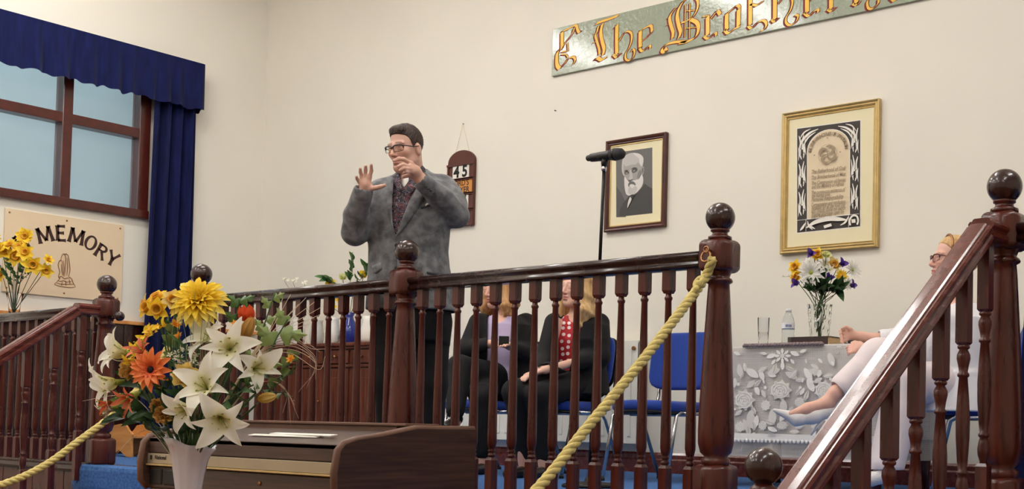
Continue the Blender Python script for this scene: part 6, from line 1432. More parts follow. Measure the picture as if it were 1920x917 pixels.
def surface_nets(g, lo, h):
    s = g < 0
    c = np.zeros(tuple(np.array(g.shape)-1), np.int8)
    for dx in (0, 1):
        for dy in (0, 1):
            for dz in (0, 1): c += s[dx:g.shape[0]-1+dx, dy:g.shape[1]-1+dy, dz:g.shape[2]-1+dz]
    I = np.argwhere((c > 0) & (c < 8)); m = len(I); idx = np.full(c.shape, -1, np.int32); idx[I[:, 0], I[:, 1], I[:, 2]] = np.arange(m)
    acc = np.zeros((m, 3), np.float64); cnt = np.zeros(m)
    for a in range(3):
        o = [q for q in range(3) if q != a]
        for p in (0, 1):
            for q in (0, 1):
                d = [0, 0, 0]; d[o[0]] = p; d[o[1]] = q; A = I+d; e = [0, 0, 0]; e[a] = 1; B = A+e
                ga = g[A[:, 0], A[:, 1], A[:, 2]]; gb = g[B[:, 0], B[:, 1], B[:, 2]]; k = (ga < 0) != (gb < 0); t = ga[k]/(ga[k]-gb[k]); P = A[k].astype(float); P[:, a] += t; acc[k] += P; cnt[k] += 1
    V = acc/np.maximum(cnt, 1)[:, None]*h+lo
    Fs = []
    for a in range(3):
        b, c_ = (a+1) % 3, (a+2) % 3; sh = [slice(None)]*3; sh[a] = slice(0, -1); s0 = s[tuple(sh)]; sh[a] = slice(1, None); s1 = s[tuple(sh)]; E_ = np.argwhere(s0 != s1)
        ok = (E_[:, b] > 0) & (E_[:, c_] > 0) & (E_[:, b] < g.shape[b]-1) & (E_[:, c_] < g.shape[c_]-1); E_ = E_[ok]; fl = s0[E_[:, 0], E_[:, 1], E_[:, 2]]
        q = []
        for (p, r) in ((-1, -1), (0, -1), (0, 0), (-1, 0)): D = E_.copy(); D[:, b] += p; D[:, c_] += r; q.append(idx[D[:, 0], D[:, 1], D[:, 2]])
        Q = np.stack(q, 1); Q[~fl] = Q[~fl][:, ::-1]; Fs.append(Q)
    return V, np.concatenate(Fs)
def np_mesh(name, V, Q, m, colf=None):
    me = bpy.data.meshes.new(name); me.vertices.add(len(V)); me.vertices.foreach_set('co', np.asarray(V, np.float32).ravel()); k = Q.shape[1]
    me.loops.add(Q.size); me.loops.foreach_set('vertex_index', Q.ravel().astype(np.int32)); me.polygons.add(len(Q)); me.polygons.foreach_set('loop_start', np.arange(0, Q.size, k, dtype=np.int32))
    me.polygons.foreach_set('use_smooth', np.ones(len(Q), bool)); me.update(calc_edges=True); me.validate()
    if colf is not None:
        ca = me.color_attributes.new('Col', 'FLOAT_COLOR', 'POINT'); ca.data.foreach_set('color', np.asarray(colf(V), np.float32).ravel())
    me.materials.append(M[m]); return me
def build_field(name, f, h, m, parent, colf=None, disp=None):
    V, Q = f.mesh(h)
    if disp is not None: V = disp(V)
    return link(name, np_mesh(name, V, Q, m, colf), parent)
def attr_mat(name, rough=0.5, sss=0.0, bump=0.0, bscale=200):
    m = mat(name, (0.8, 0.8, 0.8), rough, sss=sss, bump=bump, bscale=bscale, bdist=0.002); nt = m.node_tree; a = nt.nodes.new('ShaderNodeVertexColor'); a.layer_name = 'Col'; nt.links.new(a.outputs[0], nt.nodes['Principled BSDF'].inputs['Base Color']); return m
attr_mat('skin', 0.48, 0.12, 0.12, 260)
mat('tweed_grey', srgb(80, 81, 85), 0.85, col2=srgb(130, 131, 134), nscale=24, detail=5, bump=0.25, bscale=260, sheen=0.2, bdist=0.003, nlo=0.35, nhi=0.72)
mat('tweed_dark', srgb(58, 58, 64), 0.85, noise=0.15, nscale=20, bump=0.2, bscale=260); mat('black_cloth', srgb(17, 16, 19), 0.85, noise=0.2, nscale=12, bump=0.15, bscale=200); mat('trouser_black', srgb(14, 14, 17), 0.85, noise=0.2, nscale=10)
mat('lilac_cloth', srgb(186, 172, 206), 0.8, noise=0.05, nscale=10); mat('white_cloth', srgb(232, 230, 234), 0.85, noise=0.03, nscale=8, bump=0.25, bscale=14, bdist=0.01); mat('pink_white_cloth', srgb(232, 220, 222), 0.85, noise=0.03, nscale=8, bump=0.2, bscale=14)
mat('hair_brown', srgb(36, 26, 22), 0.55, col2=srgb(72, 54, 44), nscale=60, stretch=(1, 1, 0.35), bump=0.8, bscale=160, bdist=0.004); mat('hair_blonde', srgb(178, 134, 82), 0.5, col2=srgb(226, 192, 138), nscale=50, stretch=(1, 1, 0.12), bump=0.7, bscale=110, bdist=0.004); mat('hair_ginger', srgb(168, 116, 70), 0.5, col2=srgb(214, 172, 120), nscale=50, stretch=(1, 1, 0.12), bump=0.7, bscale=110, bdist=0.004)
mat('shoe_black', srgb(18, 17, 18), 0.35, coat=0.3); mat('shoe_white', srgb(242, 237, 235), 0.5, bump=0.2, bscale=70, bdist=0.003); mat('spectacle', srgb(30, 22, 22), 0.3, coat=0.4); mat('spectacle_red', srgb(92, 30, 32), 0.3, coat=0.4); mat('lens', (0.97, 0.98, 0.98), 0.02, trans=1.0, ior=1.03)
mat('eye_white', srgb(226, 220, 214), 0.2, coat=0.6); mat('iris', srgb(62, 46, 36), 0.2, coat=0.6); mat('button', srgb(30, 28, 30), 0.35)
def floral(name, base, spots, scale):
    m = bpy.data.materials.new(name); m.use_nodes = True; M[name] = m; nt = m.node_tree; N = nt.nodes; Lk = nt.links; P = N['Principled BSDF']; P.inputs['Roughness'].default_value = 0.7
    tc = N.new('ShaderNodeTexCoord'); n_ = N.new('ShaderNodeTexNoise'); n_.inputs['Scale'].default_value = scale; n_.inputs['Detail'].default_value = 2; n_.inputs['Distortion'].default_value = 1.6; Lk.new(tc.outputs['Object'], n_.inputs['Vector'])
    r = N.new('ShaderNodeValToRGB'); r.color_ramp.interpolation = 'CONSTANT'; e = r.color_ramp.elements; e[0].color = base; e[0].position = 0; e[1].position = spots[0][0]; e[1].color = spots[0][1]
    for p, c in spots[1:]: q = e.new(p); q.color = c
    Lk.new(n_.outputs[0], r.inputs[0]); Lk.new(r.outputs[0], P.inputs['Base Color'])
floral('floral_shirt', srgb(24, 22, 34), [(.42, srgb(46, 40, 58)), (.5, srgb(176, 166, 170)), (.517, srgb(26, 23, 35)), (.575, srgb(150, 66, 64)), (.605, srgb(36, 31, 46)), (.66, srgb(120, 96, 122)), (.69, srgb(30, 26, 40))], 30)
def dots(name, base, dot, scale, rad):
    m = bpy.data.materials.new(name); m.use_nodes = True; M[name] = m; nt = m.node_tree; N = nt.nodes; Lk = nt.links; P = N['Principled BSDF']; P.inputs['Roughness'].default_value = 0.7
    tc = N.new('ShaderNodeTexCoord'); mp = N.new('ShaderNodeMapping'); mp.inputs['Rotation'].default_value = (pi/2, 0, 0); v = N.new('ShaderNodeTexVoronoi'); v.voronoi_dimensions = '2D'; v.inputs['Scale'].default_value = scale; v.inputs['Randomness'].default_value = 0.35; Lk.new(tc.outputs['Object'], mp.inputs[0]); Lk.new(mp.outputs[0], v.inputs['Vector'])
    l = N.new('ShaderNodeMath'); l.operation = 'LESS_THAN'; l.inputs[1].default_value = rad; Lk.new(v.outputs['Distance'], l.inputs[0]); mx = N.new('ShaderNodeMix'); mx.data_type = 'RGBA'; mx.inputs['A'].default_value = base; mx.inputs['B'].default_value = dot; Lk.new(l.outputs[0], mx.inputs['Factor']); Lk.new(mx.outputs['Result'], P.inputs['Base Color'])
dots('red_spotted', srgb(178, 30, 40), srgb(238, 222, 222), 26, 0.27)
class Frame:
    """local axes of a person: x to the photo's right, y away from the photographer, z up, origin on the floor"""
    def __init__(s, g):
        s.g = Vector(g); d = Vector((s.g.x-CAM.x, s.g.y-CAM.y, 0)).normalized(); s.ey = d; s.ex = Vector((d.y, -d.x, 0)); s.rz = atan2(s.ex.y, s.ex.x)
    def P(s, px, py, off=0.0):
        d = ray(px, py); t = ((s.g-CAM).dot(s.ey)+off)/d.dot(s.ey); q = CAM+d*t-s.g; return Vector((q.dot(s.ex), off, q.z))
def head_axes(yaw, pitch, roll=0.0):
    """yaw: turn from facing the photographer towards the photo's left; pitch down positive. returns right(of head), forward, up in local coords"""
    f = Vector((-sin(yaw)*cos(pitch), -cos(yaw)*cos(pitch), -sin(pitch))); u = Vector((-sin(yaw)*sin(pitch)*-1*-1*-1, 0, 0)); r = Vector((-cos(yaw), sin(yaw), 0)); u = r.cross(f); 
    if roll: q = Matrix.Rotation(roll, 3, f); r = q @ r; u = q @ u
    return r, f, u
class Head:
    def __init__(s, c, yaw, pitch, sc=1.0, roll=0.0, fem=0.0):
        s.c = Vector(c); s.r, s.f, s.u = head_axes(yaw, pitch, roll); s.k = sc; s.fem = fem
        s.A = [list(s.r), list(s.f), list(s.u)]
    def p(s, x, y, z): return s.c+(s.r*x+s.f*y+s.u*z)*s.k
    def skin(s, F_):
        k = s.k; e = lambda c, r, kk=.015, op='u': F_.el(s.p(*c), [q*k for q in r], s.A, kk, op); j = 1-.12*s.fem
        e((0, -.012, .038), (.074, .094, .09), .02); e((0, .028, -.035), (.058*j, .064, .078), .03); e((0, .058, -.098), (.026*j, .024, .022), .03)
        for q in (-1, 1):
            F_.rc(s.p(q*.049*j, -.005, -.06), s.p(q*.018*j, .062, -.104), .016*k, .014*k, .03); e((q*.04, .062, -.026), (.021, .02, .018), .022); e((q*.03, .077, .02), (.026, .011, .008), .018)
        F_.rc(s.p(0, .087, .012), s.p(0, .11, -.036), .007*k, .0105*k, .011)
        for q in (-1, 1): F_.el(s.p(q*.011, .098, -.041), [.0075*k, .010*k, .007*k], s.A, .006); F_.el(s.p(q*.031, .1, -.002), [.019*k, .016*k, .0115*k], s.A, .012, 's'); F_.el(s.p(q*.0315, .0805, -.0065), [.017*k, .0105*k, .0085*k], s.A, .005); F_.el(s.p(q*.0315, .081, .0065), [.018*k, .0105*k, .005*k], s.A, .004)
        for q in (-1, 1): F_.el(s.p(q*.007, .113, -.049), [.0035*k, .005*k, .003*k], s.A, .003, 's')
        e((0, .089, -.064), (.023, .0125, .0062), .006); e((0, .0875, -.0785), (.02, .0125, .0072), .006); F_.el(s.p(0, .1045, -.0708), [.022*k, .008*k, .0018*k], s.A, .003, 's'); F_.el(s.p(0, .086, -.09), [.014*k, .006*k, .004*k], s.A, .006, 's')
        for q in (-1, 1):
            e((q*.077, -.012, -.012), (.0105, .019, .031), .008); F_.el(s.p(q*.0875, -.006, -.008), [.006*k, .010*k, .018*k], s.A, .005, 's')
    def local(s, V): d = (V-np.array(s.c))/s.k; return d @ np.array(s.r), d @ np.array(s.f), d @ np.array(s.u)
    def colour(s, base, lip, brow, blush=0.35):
        base, lip, brow = [np.array(q[:3]) for q in (base, lip, brow)]
        def fn(V):
            x, y, z = s.local(V); C = np.tile(base, (len(V), 1)); near = y > .05
            ax_ = np.abs(x)
            bl_ = np.exp(-(((ax_-.042)/.02)**2+((z+.035)/.022)**2))*near*blush; red = base*np.array([1.02, .72, .68]); C = C*(1-bl_[:, None])+red*bl_[:, None]
            ns = np.exp(-((x/.016)**2+((z+.035)/.018)**2))*(y > .09)*blush; C = C*(1-ns[:, None])+red*ns[:, None]
            lp = np.clip(1.6-((x/.0235)**2+((z+.0712)/.0135)**2)*1.4, 0, 1)*(y > .078)*.85; C = C*(1-lp[:, None])+lip*lp[:, None]
            bz = .026-.25*np.maximum(ax_-.034, 0)+.06*np.minimum(ax_-.02, .0); bw = np.clip(1.4-(((z-bz)/.0042)**2), 0, 1)*((ax_ > .012) & (ax_ < .05))*(y > .05)*.7; C = C*(1-bw[:, None])+brow*bw[:, None]
            return np.concatenate([C, np.ones((len(V), 1))], 1)
        return fn
    def eyes(s, parent, body):
        for q in (-1, 1):
            e = MB().sphere(s.p(q*.0315, .0765, -.001), .0125*s.k, 14, 10).build('eye', 'eye_white', body); d = s.f-s.u*.25; d.normalize(); c = s.p(q*.0315, .0765, -.001)
            MB().lathe([(.0001, .0128*s.k), (.0058*s.k, .0117*s.k), (.0062*s.k, .0108*s.k)], c, 14, axis=d, caps=False).build('iris', 'iris', body)
    def glasses(s, lab_m, body, w=.029, h_=.0155, rim=True, drop=-.004):
        g = MB(); yy = .105
        for q in (-1, 1):
            pts = [(q*.0335+w*.98*(abs(cos(a))**.55)*(1 if cos(a) > 0 else -1), yy-.010*((q*.0335+w*cos(a))/.06)**2*1.6, drop+h_*(abs(sin(a))**.6)*(1 if sin(a) > 0 else -1)) for a in [2*pi*i/24 for i in range(24)]]
            P = [s.p(*t) for t in pts]
            if rim: g.tube(P, .0015*s.k, 6, closed=True)
            up_ = [P[i] for i in range(0, 13)]; g.tube(up_, .0038*s.k, 6)
            o = MB(); o.add([s.p(q*.0335, yy-.004, drop)]+P, [(0, i+1, (i+1) % 24+1) for i in range(24)]); o.build('lens', 'lens', body)
            g.tube([s.p(q*.062, yy-.014, drop+h_*.7), s.p(q*.074, yy-.03, drop+h_*.6), s.p(q*.08, .03, drop+.006), s.p(q*.0815, -.015, .006), s.p(q*.079, -.03, -.012)], .0028*s.k, 6)
        g.tube([s.p(-.006, yy, drop+.006), s.p(0, yy+.003, drop+.009), s.p(.006, yy, drop+.006)], .0018*s.k, 6)
        return g.build('spectacles', lab_m, body)
def hand(F_, wrist, palm_c, fingers, rw=.026, rp=.018, k=.008):
    """fingers: list of (list of points, r0, r1); palm bridges wrist to each finger root"""
    for i, (pts, r0, r1) in enumerate(fingers):
        n = len(pts); F_.chain(pts, [r0+(r1-r0)*j/(n-1) for j in range(n)], .005)
        F_.rc(palm_c, pts[0], rp, r0*1.1, .009)
    F_.rc(wrist, palm_c, rw, rp*1.25, .02)
def wrinkle(amp, fr_, seed=0):
    def fn(V):
        r = np.random.RandomState(seed); d = np.zeros(len(V))
        for _ in range(5): q = r.normal(size=3)*fr_; d += np.sin(V @ q+r.uniform(0, 6.28))
        nrm = V*0; nrm[:, 1] = -1; c = V-V.mean(0); nrm[:, 0] = np.sign(c[:, 0])*.4
        return V+nrm*(d*amp/5)[:, None]
    return fn
# ------------------------------------------------------------------ the standing man
mg_ = aty(768, 600, 4.12); fm = Frame((mg_.x, 4.12, 0)); P = fm.P
man = empty('person', fm.g, fm.rz, 'man in a grey jacket and floral shirt standing with both hands raised', 'person')
hd = Head(P(761, 279, -.005), radians(42), radians(9), .96, roll=radians(2))
B = Field(); hd.skin(B)
neck = P(774, 330, .03); sh_r = P(712, 366, .0); sh_l = P(826, 358, .02); el_r = P(664, 436, -.06); wr_r = P(681, 366, -.20); el_l = P(858, 404, -.08); wr_l = P(791, 338, -.24)
B.rc(hd.p(0, -.03, -.05), P(774, 345, .03), .056, .06, .03)
zz = lambda y: P(768, y, 0).z
B.loft([(.86, P(770, 600).x, .0, .17, .115), (1.1, 0, 0, .16, .11), (1.35, 0, 0, .17, .115), (1.48, 0, .01, .16, .09), (1.545, P(772, 345).x, .02, .07, .055)], radians(-20), .04)
B.chain([sh_r, el_r, wr_r], [.045, .038, .027], .03); B.chain([sh_l, el_l, wr_l], [.045, .038, .027], .03)
for sx, a in ((-1, 735), (1, 806)): B.chain([P(a, 590, 0), P(a, 740, -.01), Vector((P(a, 800).x, .02, .09))], [.085, .055, .04], .03)
# his right hand (photo left): fingers up, thumb to the right
pc_ = P(686, 346, -.22)
hand(B, wr_r, pc_, [([P(692.5, 333, -.235), P(696.5, 320, -.25), P(696, 309.5, -.268)], .0098, .0078), ([P(685.5, 331.5, -.23), P(685.5, 319, -.245), P(685.5, 311.5, -.262)], .0102, .008), ([P(678.5, 334, -.225), P(675.8, 323, -.24), P(675.5, 316, -.257)], .0095, .0075), ([P(674, 341.5, -.22), P(669.5, 335.5, -.235), P(668.2, 331.5, -.25)], .0085, .007), ([P(694, 354, -.225), P(705, 352, -.238), P(714, 350, -.245), P(721, 347.5, -.25)], .0125, .0085)], .027, .019)
# his left hand (photo right): fingers curling to the left before the chin
pd_ = P(779, 321, -.265)
hand(B, wr_l, pd_, [([P(771, 306.5, -.285), P(757, 298.5, -.305), P(748, 297.5, -.31), P(739.5, 301.5, -.31)], .0105, .008), ([P(769, 312, -.30), P(755, 309, -.325), P(746.5, 312.5, -.325)], .0102, .008), ([P(770, 317, -.305), P(757, 316, -.33), P(750, 319.5, -.325)], .0095, .0075), ([P(772, 322, -.30), P(762, 322.5, -.32), P(757, 325, -.315)], .0085, .007), ([P(778, 331, -.25), P(767, 328.5, -.262), P(756.5, 331.5, -.27)], .0125, .0092)], .027, .019)
skin_m = srgb(212, 168, 150)
body = build_field('body', B, .0036, 'skin', man, hd.colour(skin_m, srgb(180, 112, 102), srgb(64, 44, 36), .35))
hd.eyes(man, body); hd.glasses('spectacle', body, .029, .0165, True, -.006)
H_ = Field()
def hairline(X, Y, Z):
    d = [X-hd.c.x, Y-hd.c.y, Z-hd.c.z]; x, y, z = [(d[0]*a.x+d[1]*a.y+d[2]*a.z)/hd.k for a in (hd.r, hd.f, hd.u)]
    line = np.interp(y, [-.12, -.06, -.03, -.015, .018, .024, .036, .05, .075, .1], [-.085, -.075, -.05, -.0, -.012, .01, .045, .06, .072, .076])
    ear = np.sqrt((np.abs(x)-.08)**2+(y+.012)**2+((z+.012)*.7)**2)-.026
    return np.maximum((line-z)*.75, -ear)*hd.k
H_.el(hd.p(0, -.013, .041), [.0775*hd.k, .0965*hd.k, .094*hd.k], hd.A); H_.el(hd.p(0, .055, .094), [.05*hd.k, .026*hd.k, .026*hd.k], hd.A, .02); H_.fn(hairline, (-9, -9, -9), (9, 9, 9), .004, 'i')
def hairdisp(V):
    r = np.random.RandomState(2); d = np.zeros(len(V))
    for _ in range(8): q = r.normal(size=3)*330; d += np.sin(V @ q+r.uniform(0, 6.28))
    c = V-np.array(hd.c); c /= np.linalg.norm(c, axis=1)[:, None]; return V+c*(d*.0005)[:, None]
build_field('hair', H_, .0036, 'hair_brown', man, disp=hairdisp)
# jacket: torso and sleeves as one garment, open in a V over the shirt
yw = radians(-18)
rowsJ = [(zz(583), P(773, 583).x, .0, .232, .16), (zz(545), P(771, 545).x, 0, .222, .155), (zz(500), P(767, 500).x, 0, .203, .148), (zz(470), P(766, 470).x, 0, .2, .145), (zz(430), P(766, 430).x, 0, .208, .15), (zz(395), P(767, 395).x, 0, .212, .148), (zz(370), P(768, 370).x, .005, .205, .135), (zz(352), P(770, 352).x, .01, .19, .12), (zz(340), P(773, 340).x, .015, .16, .1), (zz(328), P(777, 328).x, .025, .105, .085), (zz(314), P(779, 314).x, .035, .064, .07)]
J = Field(); J.loft(rowsJ, yw, .03)
J.chain([P(714, 366, .0), P(688, 398, -.03), P(665, 437, -.06)], [.078, .072, .061], .04); J.chain([P(665, 437, -.06), P(667, 405, -.11), P(680.5, 361, -.203)], [.061, .056, .049], .02)
J.chain([P(828, 356, .02), P(846, 382, -.03), P(857, 404, -.08)], [.082, .072, .06], .04); J.chain([P(857, 404, -.08), P(828, 372, -.16), P(793, 341, -.232)], [.06, .057, .048], .02)
# folds
for a, b in (((650, 425, -.1), (676, 420, -.12)), ((655, 400, -.13), (684, 398, -.12)), ((835, 392, -.16), (868, 380, -.06)), ((845, 372, -.1), (858, 355, -.0)), ((845, 360, -.02), (868, 372, .02))):
    J.rc(P(*a), P(*b), .012, .008, .03)
V = [(735, 318), (736.5, 345), (734.5, 380), (735.5, 420), (742, 441), (752, 418), (766, 385), (783, 345), (784, 318)]
J.poly([(P(a, b, -.14).x, P(a, b, -.14).z) for a, b in V], -.03, 0, .004, 's')
J.rc(P(773, 338, .0), P(767, 300, -.03), .068, .075, .012, 's')
J.rc(P(680, 364, -.2), P(683, 345, -.222), .034, .041, .003, 's'); J.rc(P(795, 343, -.228), P(782, 330, -.252), .034, .039, .003, 's')
J.poly([(P(744, 520, 0).x, P(744, 520).z), (P(742.5, 600).x, P(742, 600).z-.05), (P(752, 600).x, P(752, 600).z-.05)], -.05, 0, .01, 's')
jk = build_field('jacket', J, .0048, 'tweed_grey', man, disp=wrinkle(.0035, 30, 3))
S_h = Field(); S_h.loft([(z, cx, cy, a-.011, b-.011) for z, cx, cy, a, b in rowsJ], yw, .02); S_h.rc(P(774, 342, .02), P(771, 322, .01), .064, .066, .02); S_h.rc(P(773, 336, .01), P(768, 300, -.01), .05, .058, .008, 's')
S_h.poly([(P(a, b, -.1).x, P(a, b, -.1).z) for a, b in ((749, 300), (752, 338), (757, 352), (766, 338), (768, 300))], -.02, 0, .004, 's')
build_field('shirt', S_h, .005, 'floral_shirt', man)
uv = Field(); uv.rc(P(764, 352, -.03), P(770, 338, .0), .034, .05, .02); build_field('undershirt', uv, .006, 'paper_white', man)
def front_y(x, z):
    lo_, hi_ = -.5, .0
    ys_ = np.linspace(-.45, .05, 120); vals = None
    X = np.full((1, 120, 1), x, np.float32); Z = np.full((1, 120, 1), z, np.float32); Y = ys_.astype(np.float32)[None, :, None]; d = Field.ev('loft', J.ops[0][5], X, Y, Z)[0, :, 0]; i = np.argmax(d < 0); 
    return float(ys_[i]) if d[i] < 0 else 0.0
def patch(name, L, R_, m, off_, n=14, k=4, thick=.006, parent=jk):
    Lp = spline2(L, 6); Rp = spline2(R_, 6); Lp = [Lp[int(i*(len(Lp)-1)/(n-1))] for i in range(n)]; Rp = [Rp[int(i*(len(Rp)-1)/(n-1))] for i in range(n)]; mb = MB(); vs_ = []
    for i in range(n):
        for j in range(k):
            t = j/(k-1); px, py = Lp[i][0]+(Rp[i][0]-Lp[i][0])*t, Lp[i][1]+(Rp[i][1]-Lp[i][1])*t; q = P(px, py, -.14); y_ = front_y(q.x, q.z)-off_-.004*sin(pi*t); q = P(px, py, y_); vs_.append((q.x, y_, q.z))
    mb.add(vs_, [(i*k+j, i*k+j+1, (i+1)*k+j+1, (i+1)*k+j) for i in range(n-1) for j in range(k-1)], True); mb.add([(v[0], v[1]+thick, v[2]) for v in vs_], [(i*k+j, (i+1)*k+j, (i+1)*k+j+1, i*k+j+1) for i in range(n-1) for j in range(k-1)], True)
    b = len(mb.v)-2*n*k
    for i in range(n-1):
        for j in (0, k-1): mb.f.append((b+i*k+j, b+(i+1)*k+j, b+n*k+(i+1)*k+j, b+n*k+i*k+j)); mb.sm.append(False)
    return mb.build(name, m, parent)
patch('lapel', [(735, 333), (728, 352), (725, 372), (727, 395), (732, 420), (741, 443)], [(738, 333), (737, 352), (735.5, 372), (735, 395), (736.5, 420), (742, 443)], 'tweed_grey', .007)
patch('lapel', [(784, 340), (776, 358), (767, 378), (757, 402), (750, 422), (742, 443)], [(800, 342), (803, 356), (794, 374), (778, 400), (760, 424), (743, 444)], 'tweed_grey', .007)
patch('collar', [(784, 338), (787, 330), (790, 322), (788, 315)], [(803, 352), (803, 338), (800, 326), (794, 314)], 'tweed_dark', .006, 8)
patch('shirt_collar', [(739, 336), (741, 346), (746, 358)], [(749, 334), (752, 346), (755, 352)], 'floral_shirt', .012, 8); patch('shirt_collar', [(762, 352), (770, 345), (778, 334)], [(768, 366), (778, 356), (785, 342)], 'floral_shirt', .012, 8)
def stud(px, py, r, nm='button', m='button', parent=jk, off_=.004):
    q = P(px, py, -.14); y_ = front_y(q.x, q.z)-off_; q = P(px, py, y_); MB().lathe([(r, 0), (r, .003), (r*.6, .004)], (q.x, y_, q.z), 12, axis=(-.3, -1, 0)).build(nm, m, parent)
stud(743.5, 460, .010); stud(743.5, 503, .010); stud(758, 365, .005)
patch('front_edge', [(742, 443), (742, 480), (741, 520), (738, 555), (730, 580)], [(744, 443), (744, 480), (743, 520), (740, 555), (732, 581)], 'tweed_dark', .002, 12, 2)
patch('pocket_flap', [(697, 499), (704, 496), (714, 492)], [(700, 512), (706, 512), (717, 505)], 'tweed_grey', .004, 8); patch('pocket_flap', [(800, 509), (820, 512), (842, 514)], [(800, 513), (820, 517), (842, 519)], 'tweed_dark', .003, 8); patch('breast_pocket', [(789, 388), (798, 385), (808, 381)], [(790, 392), (799, 389), (809, 385)], 'tweed_dark', .003, 8); patch('pocket_square', [(797, 384), (802, 380), (806, 381)], [(798, 387), (803, 384), (808, 383)], 'paper_white', .005, 6)
for i in range(4):
    q = P(798+5.2*i, 350+4.0*i, -.275+.012*i); MB().lathe([(.006, 0), (.006, .004), (.003, .005)], q, 10, axis=(-.1, -1, .25)).build('cuff_button', 'button', jk)
# trousers and shoes
T = Field(); T.loft([(zz(640), P(770, 640).x, 0, .18, .13), (zz(600), P(771, 600).x, 0, .2, .145), (zz(560), P(771, 560).x, 0, .195, .14)], yw, .03)
for a, c in ((737, 742), (806, 800)): T.chain([P(a, 610, 0), P(a-1, 720, -.01), Vector((P(c, 800).x, .02, .05))], [.105, .088, .078], .03)
build_field('trousers', T, .007, 'trouser_black', man)
for a, s in ((742, -1), (800, 1)):
    q = P(a, 800); f = Field(); f.rc((q.x, .06, .045), (q.x-.03, -.13, .035), .044, .036, .02); f.fn(lambda X, Y, Z: .001-Z+0*X+0*Y, (-9, -9, -9), (9, 9, 9), .002, 'i'); build_field('shoe', f, .006, 'shoe_black', man)
# ------------------------------------------------------------------ seated women behind the balusters
def long_hair(h, F_, drop, spread=.06):
    F_.el(h.p(0, -.018, .045), [.086*h.k, .1*h.k, .095*h.k], h.A)
    for q in (-1, 1):
        for (x, y, l, r) in ((.072, .02, drop, .028), (.078, -.02, drop*1.05, .03), (.05, -.07, drop*.95, .035)): F_.chain([h.p(q*x, y, .04), h.p(q*(x+.008), y, -.05), h.p(q*(x+spread*.5), y+.02, -.05-l*.5), h.p(q*(x+spread*.4), y+.025, -.05-l)], [r*1.1, r, r*1.1, r*.5], .03)
    F_.el(h.p(0, .06, -.03), [.06*h.k, .085*h.k, .1*h.k], h.A, .01, 's')
def hair_wave(V):
    d = .004*np.sin(V[:, 2]*55+V[:, 0]*30)+.0025*np.sin(V[:, 2]*120+V[:, 0]*70); V = V.copy(); V[:, 0] += d; V[:, 1] -= d*.5; return V
def feet_flat(parent, q, dirv, m, nm='shoe'):
    d = Vector(dirv).normalized(); f = Field(); f.rc(Vector((q.x, q.y, .035))-d*.05, Vector((q.x, q.y, .025))+d*.13, .034, .028, .02); f.fn(lambda X, Y, Z: .001-Z+0*X+0*Y, (-9, -9, -9), (9, 9, 9), .002, 'i'); build_field(nm, f, .005, m, parent)
# woman in the red spotted top
f2 = Frame((CH_W2[0], CH_W2[1]-.02, 0)); P = f2.P
w2 = empty('person', f2.g, f2.rz, 'seated woman in a black blazer and red spotted top with long blonde hair', 'person')
h2 = Head(P(1080, 541, -.06), radians(48), radians(-2), .93, 0, 1); B = Field(); h2.skin(B); B.rc(h2.p(0, -.03, -.05), P(1083, 590, -.04), .046, .05, .03)
sz = .47
hipL = P(1055, 715, -.02); hipR = P(1108, 712, .02)
rowsB = [(sz+.02, P(1085, 735).x, .0, .17, .13), (P(1085, 690).z, P(1085, 690).x, 0, .15, .115), (P(1085, 640).z, P(1085, 640).x, -.02, .155, .12), (P(1085, 610).z, P(1085, 610).x, -.02, .15, .1), (P(1085, 594).z, P(1085, 594).x, -.03, .09, .07)]
yb = radians(-35)
B.loft(rowsB, yb, .04)
elA = P(1022, 668, -.14); haA = P(1014, 694, -.32); elB = P(1126, 668, -.1); haB = P(1036, 690, -.33)
shA = P(1040, 606, -.06); shB = P(1124, 606, .0)
B.chain([shA, elA, haA], [.042, .034, .022], .03); B.chain([shB, elB, haB], [.042, .034, .022], .03)
def lap_hand(B, w_, t, r=.0085):
    d = (t-w_).normalized(); s = d.cross(Vector((0, 0, 1))).normalized(); pc = w_+d*.045; hand(B, w_, pc, [([pc+d*.04+s*(.026-.017*i), pc+d*.07+s*(.027-.018*i)-Vector((0, 0, .008)), pc+d*.088+s*(.026-.018*i)-Vector((0, 0, .02))], r, r*.8) for i in range(4)]+[([pc+s*.028, pc+s*.042+d*.025, pc+s*.04+d*.045], r*1.15, r*.85)], .022, .016)
lap_hand(B, haA, P(994, 702, -.36)); lap_hand(B, haB, P(1000, 700, -.36))
knA = P(966, 735, -.36); knB = P(1008, 742, -.40)
ftA = Vector((P(986, 860).x, -.26, .07)); ftB = Vector((P(1022, 868).x, -.33, .07))
for hp_, kn_, ft_ in ((hipL, knA, ftA), (hipR, knB, ftB)): B.chain([hp_, kn_, ft_], [.07, .05, .034], .03)
body = build_field('body', B, .0046, 'skin', w2, h2.colour(srgb(226, 180, 160), srgb(192, 104, 102), srgb(150, 110, 76), .4)); h2.eyes(w2, body)
f = Field(); long_hair(h2, f, .2); build_field('hair', f, .005, 'hair_blonde', w2, disp=hair_wave)
T2 = Field(); T2.loft([(z, a, b, c+.006, d+.008) for z, a, b, c, d in rowsB], yb, .03); T2.rc(P(1074, 590, -.12), P(1070, 560, -.14), .045, .07, .01, 's'); build_field('blouse', T2, .006, 'red_spotted', w2)
Jk = Field(); Jk.loft([(z, a, b, c+.022, d+.024) for z, a, b, c, d in rowsB], yb, .03); Jk.chain([shA, elA, haA], [.062, .054, .04], .03); Jk.chain([shB, elB, haB], [.062, .054, .04], .03)
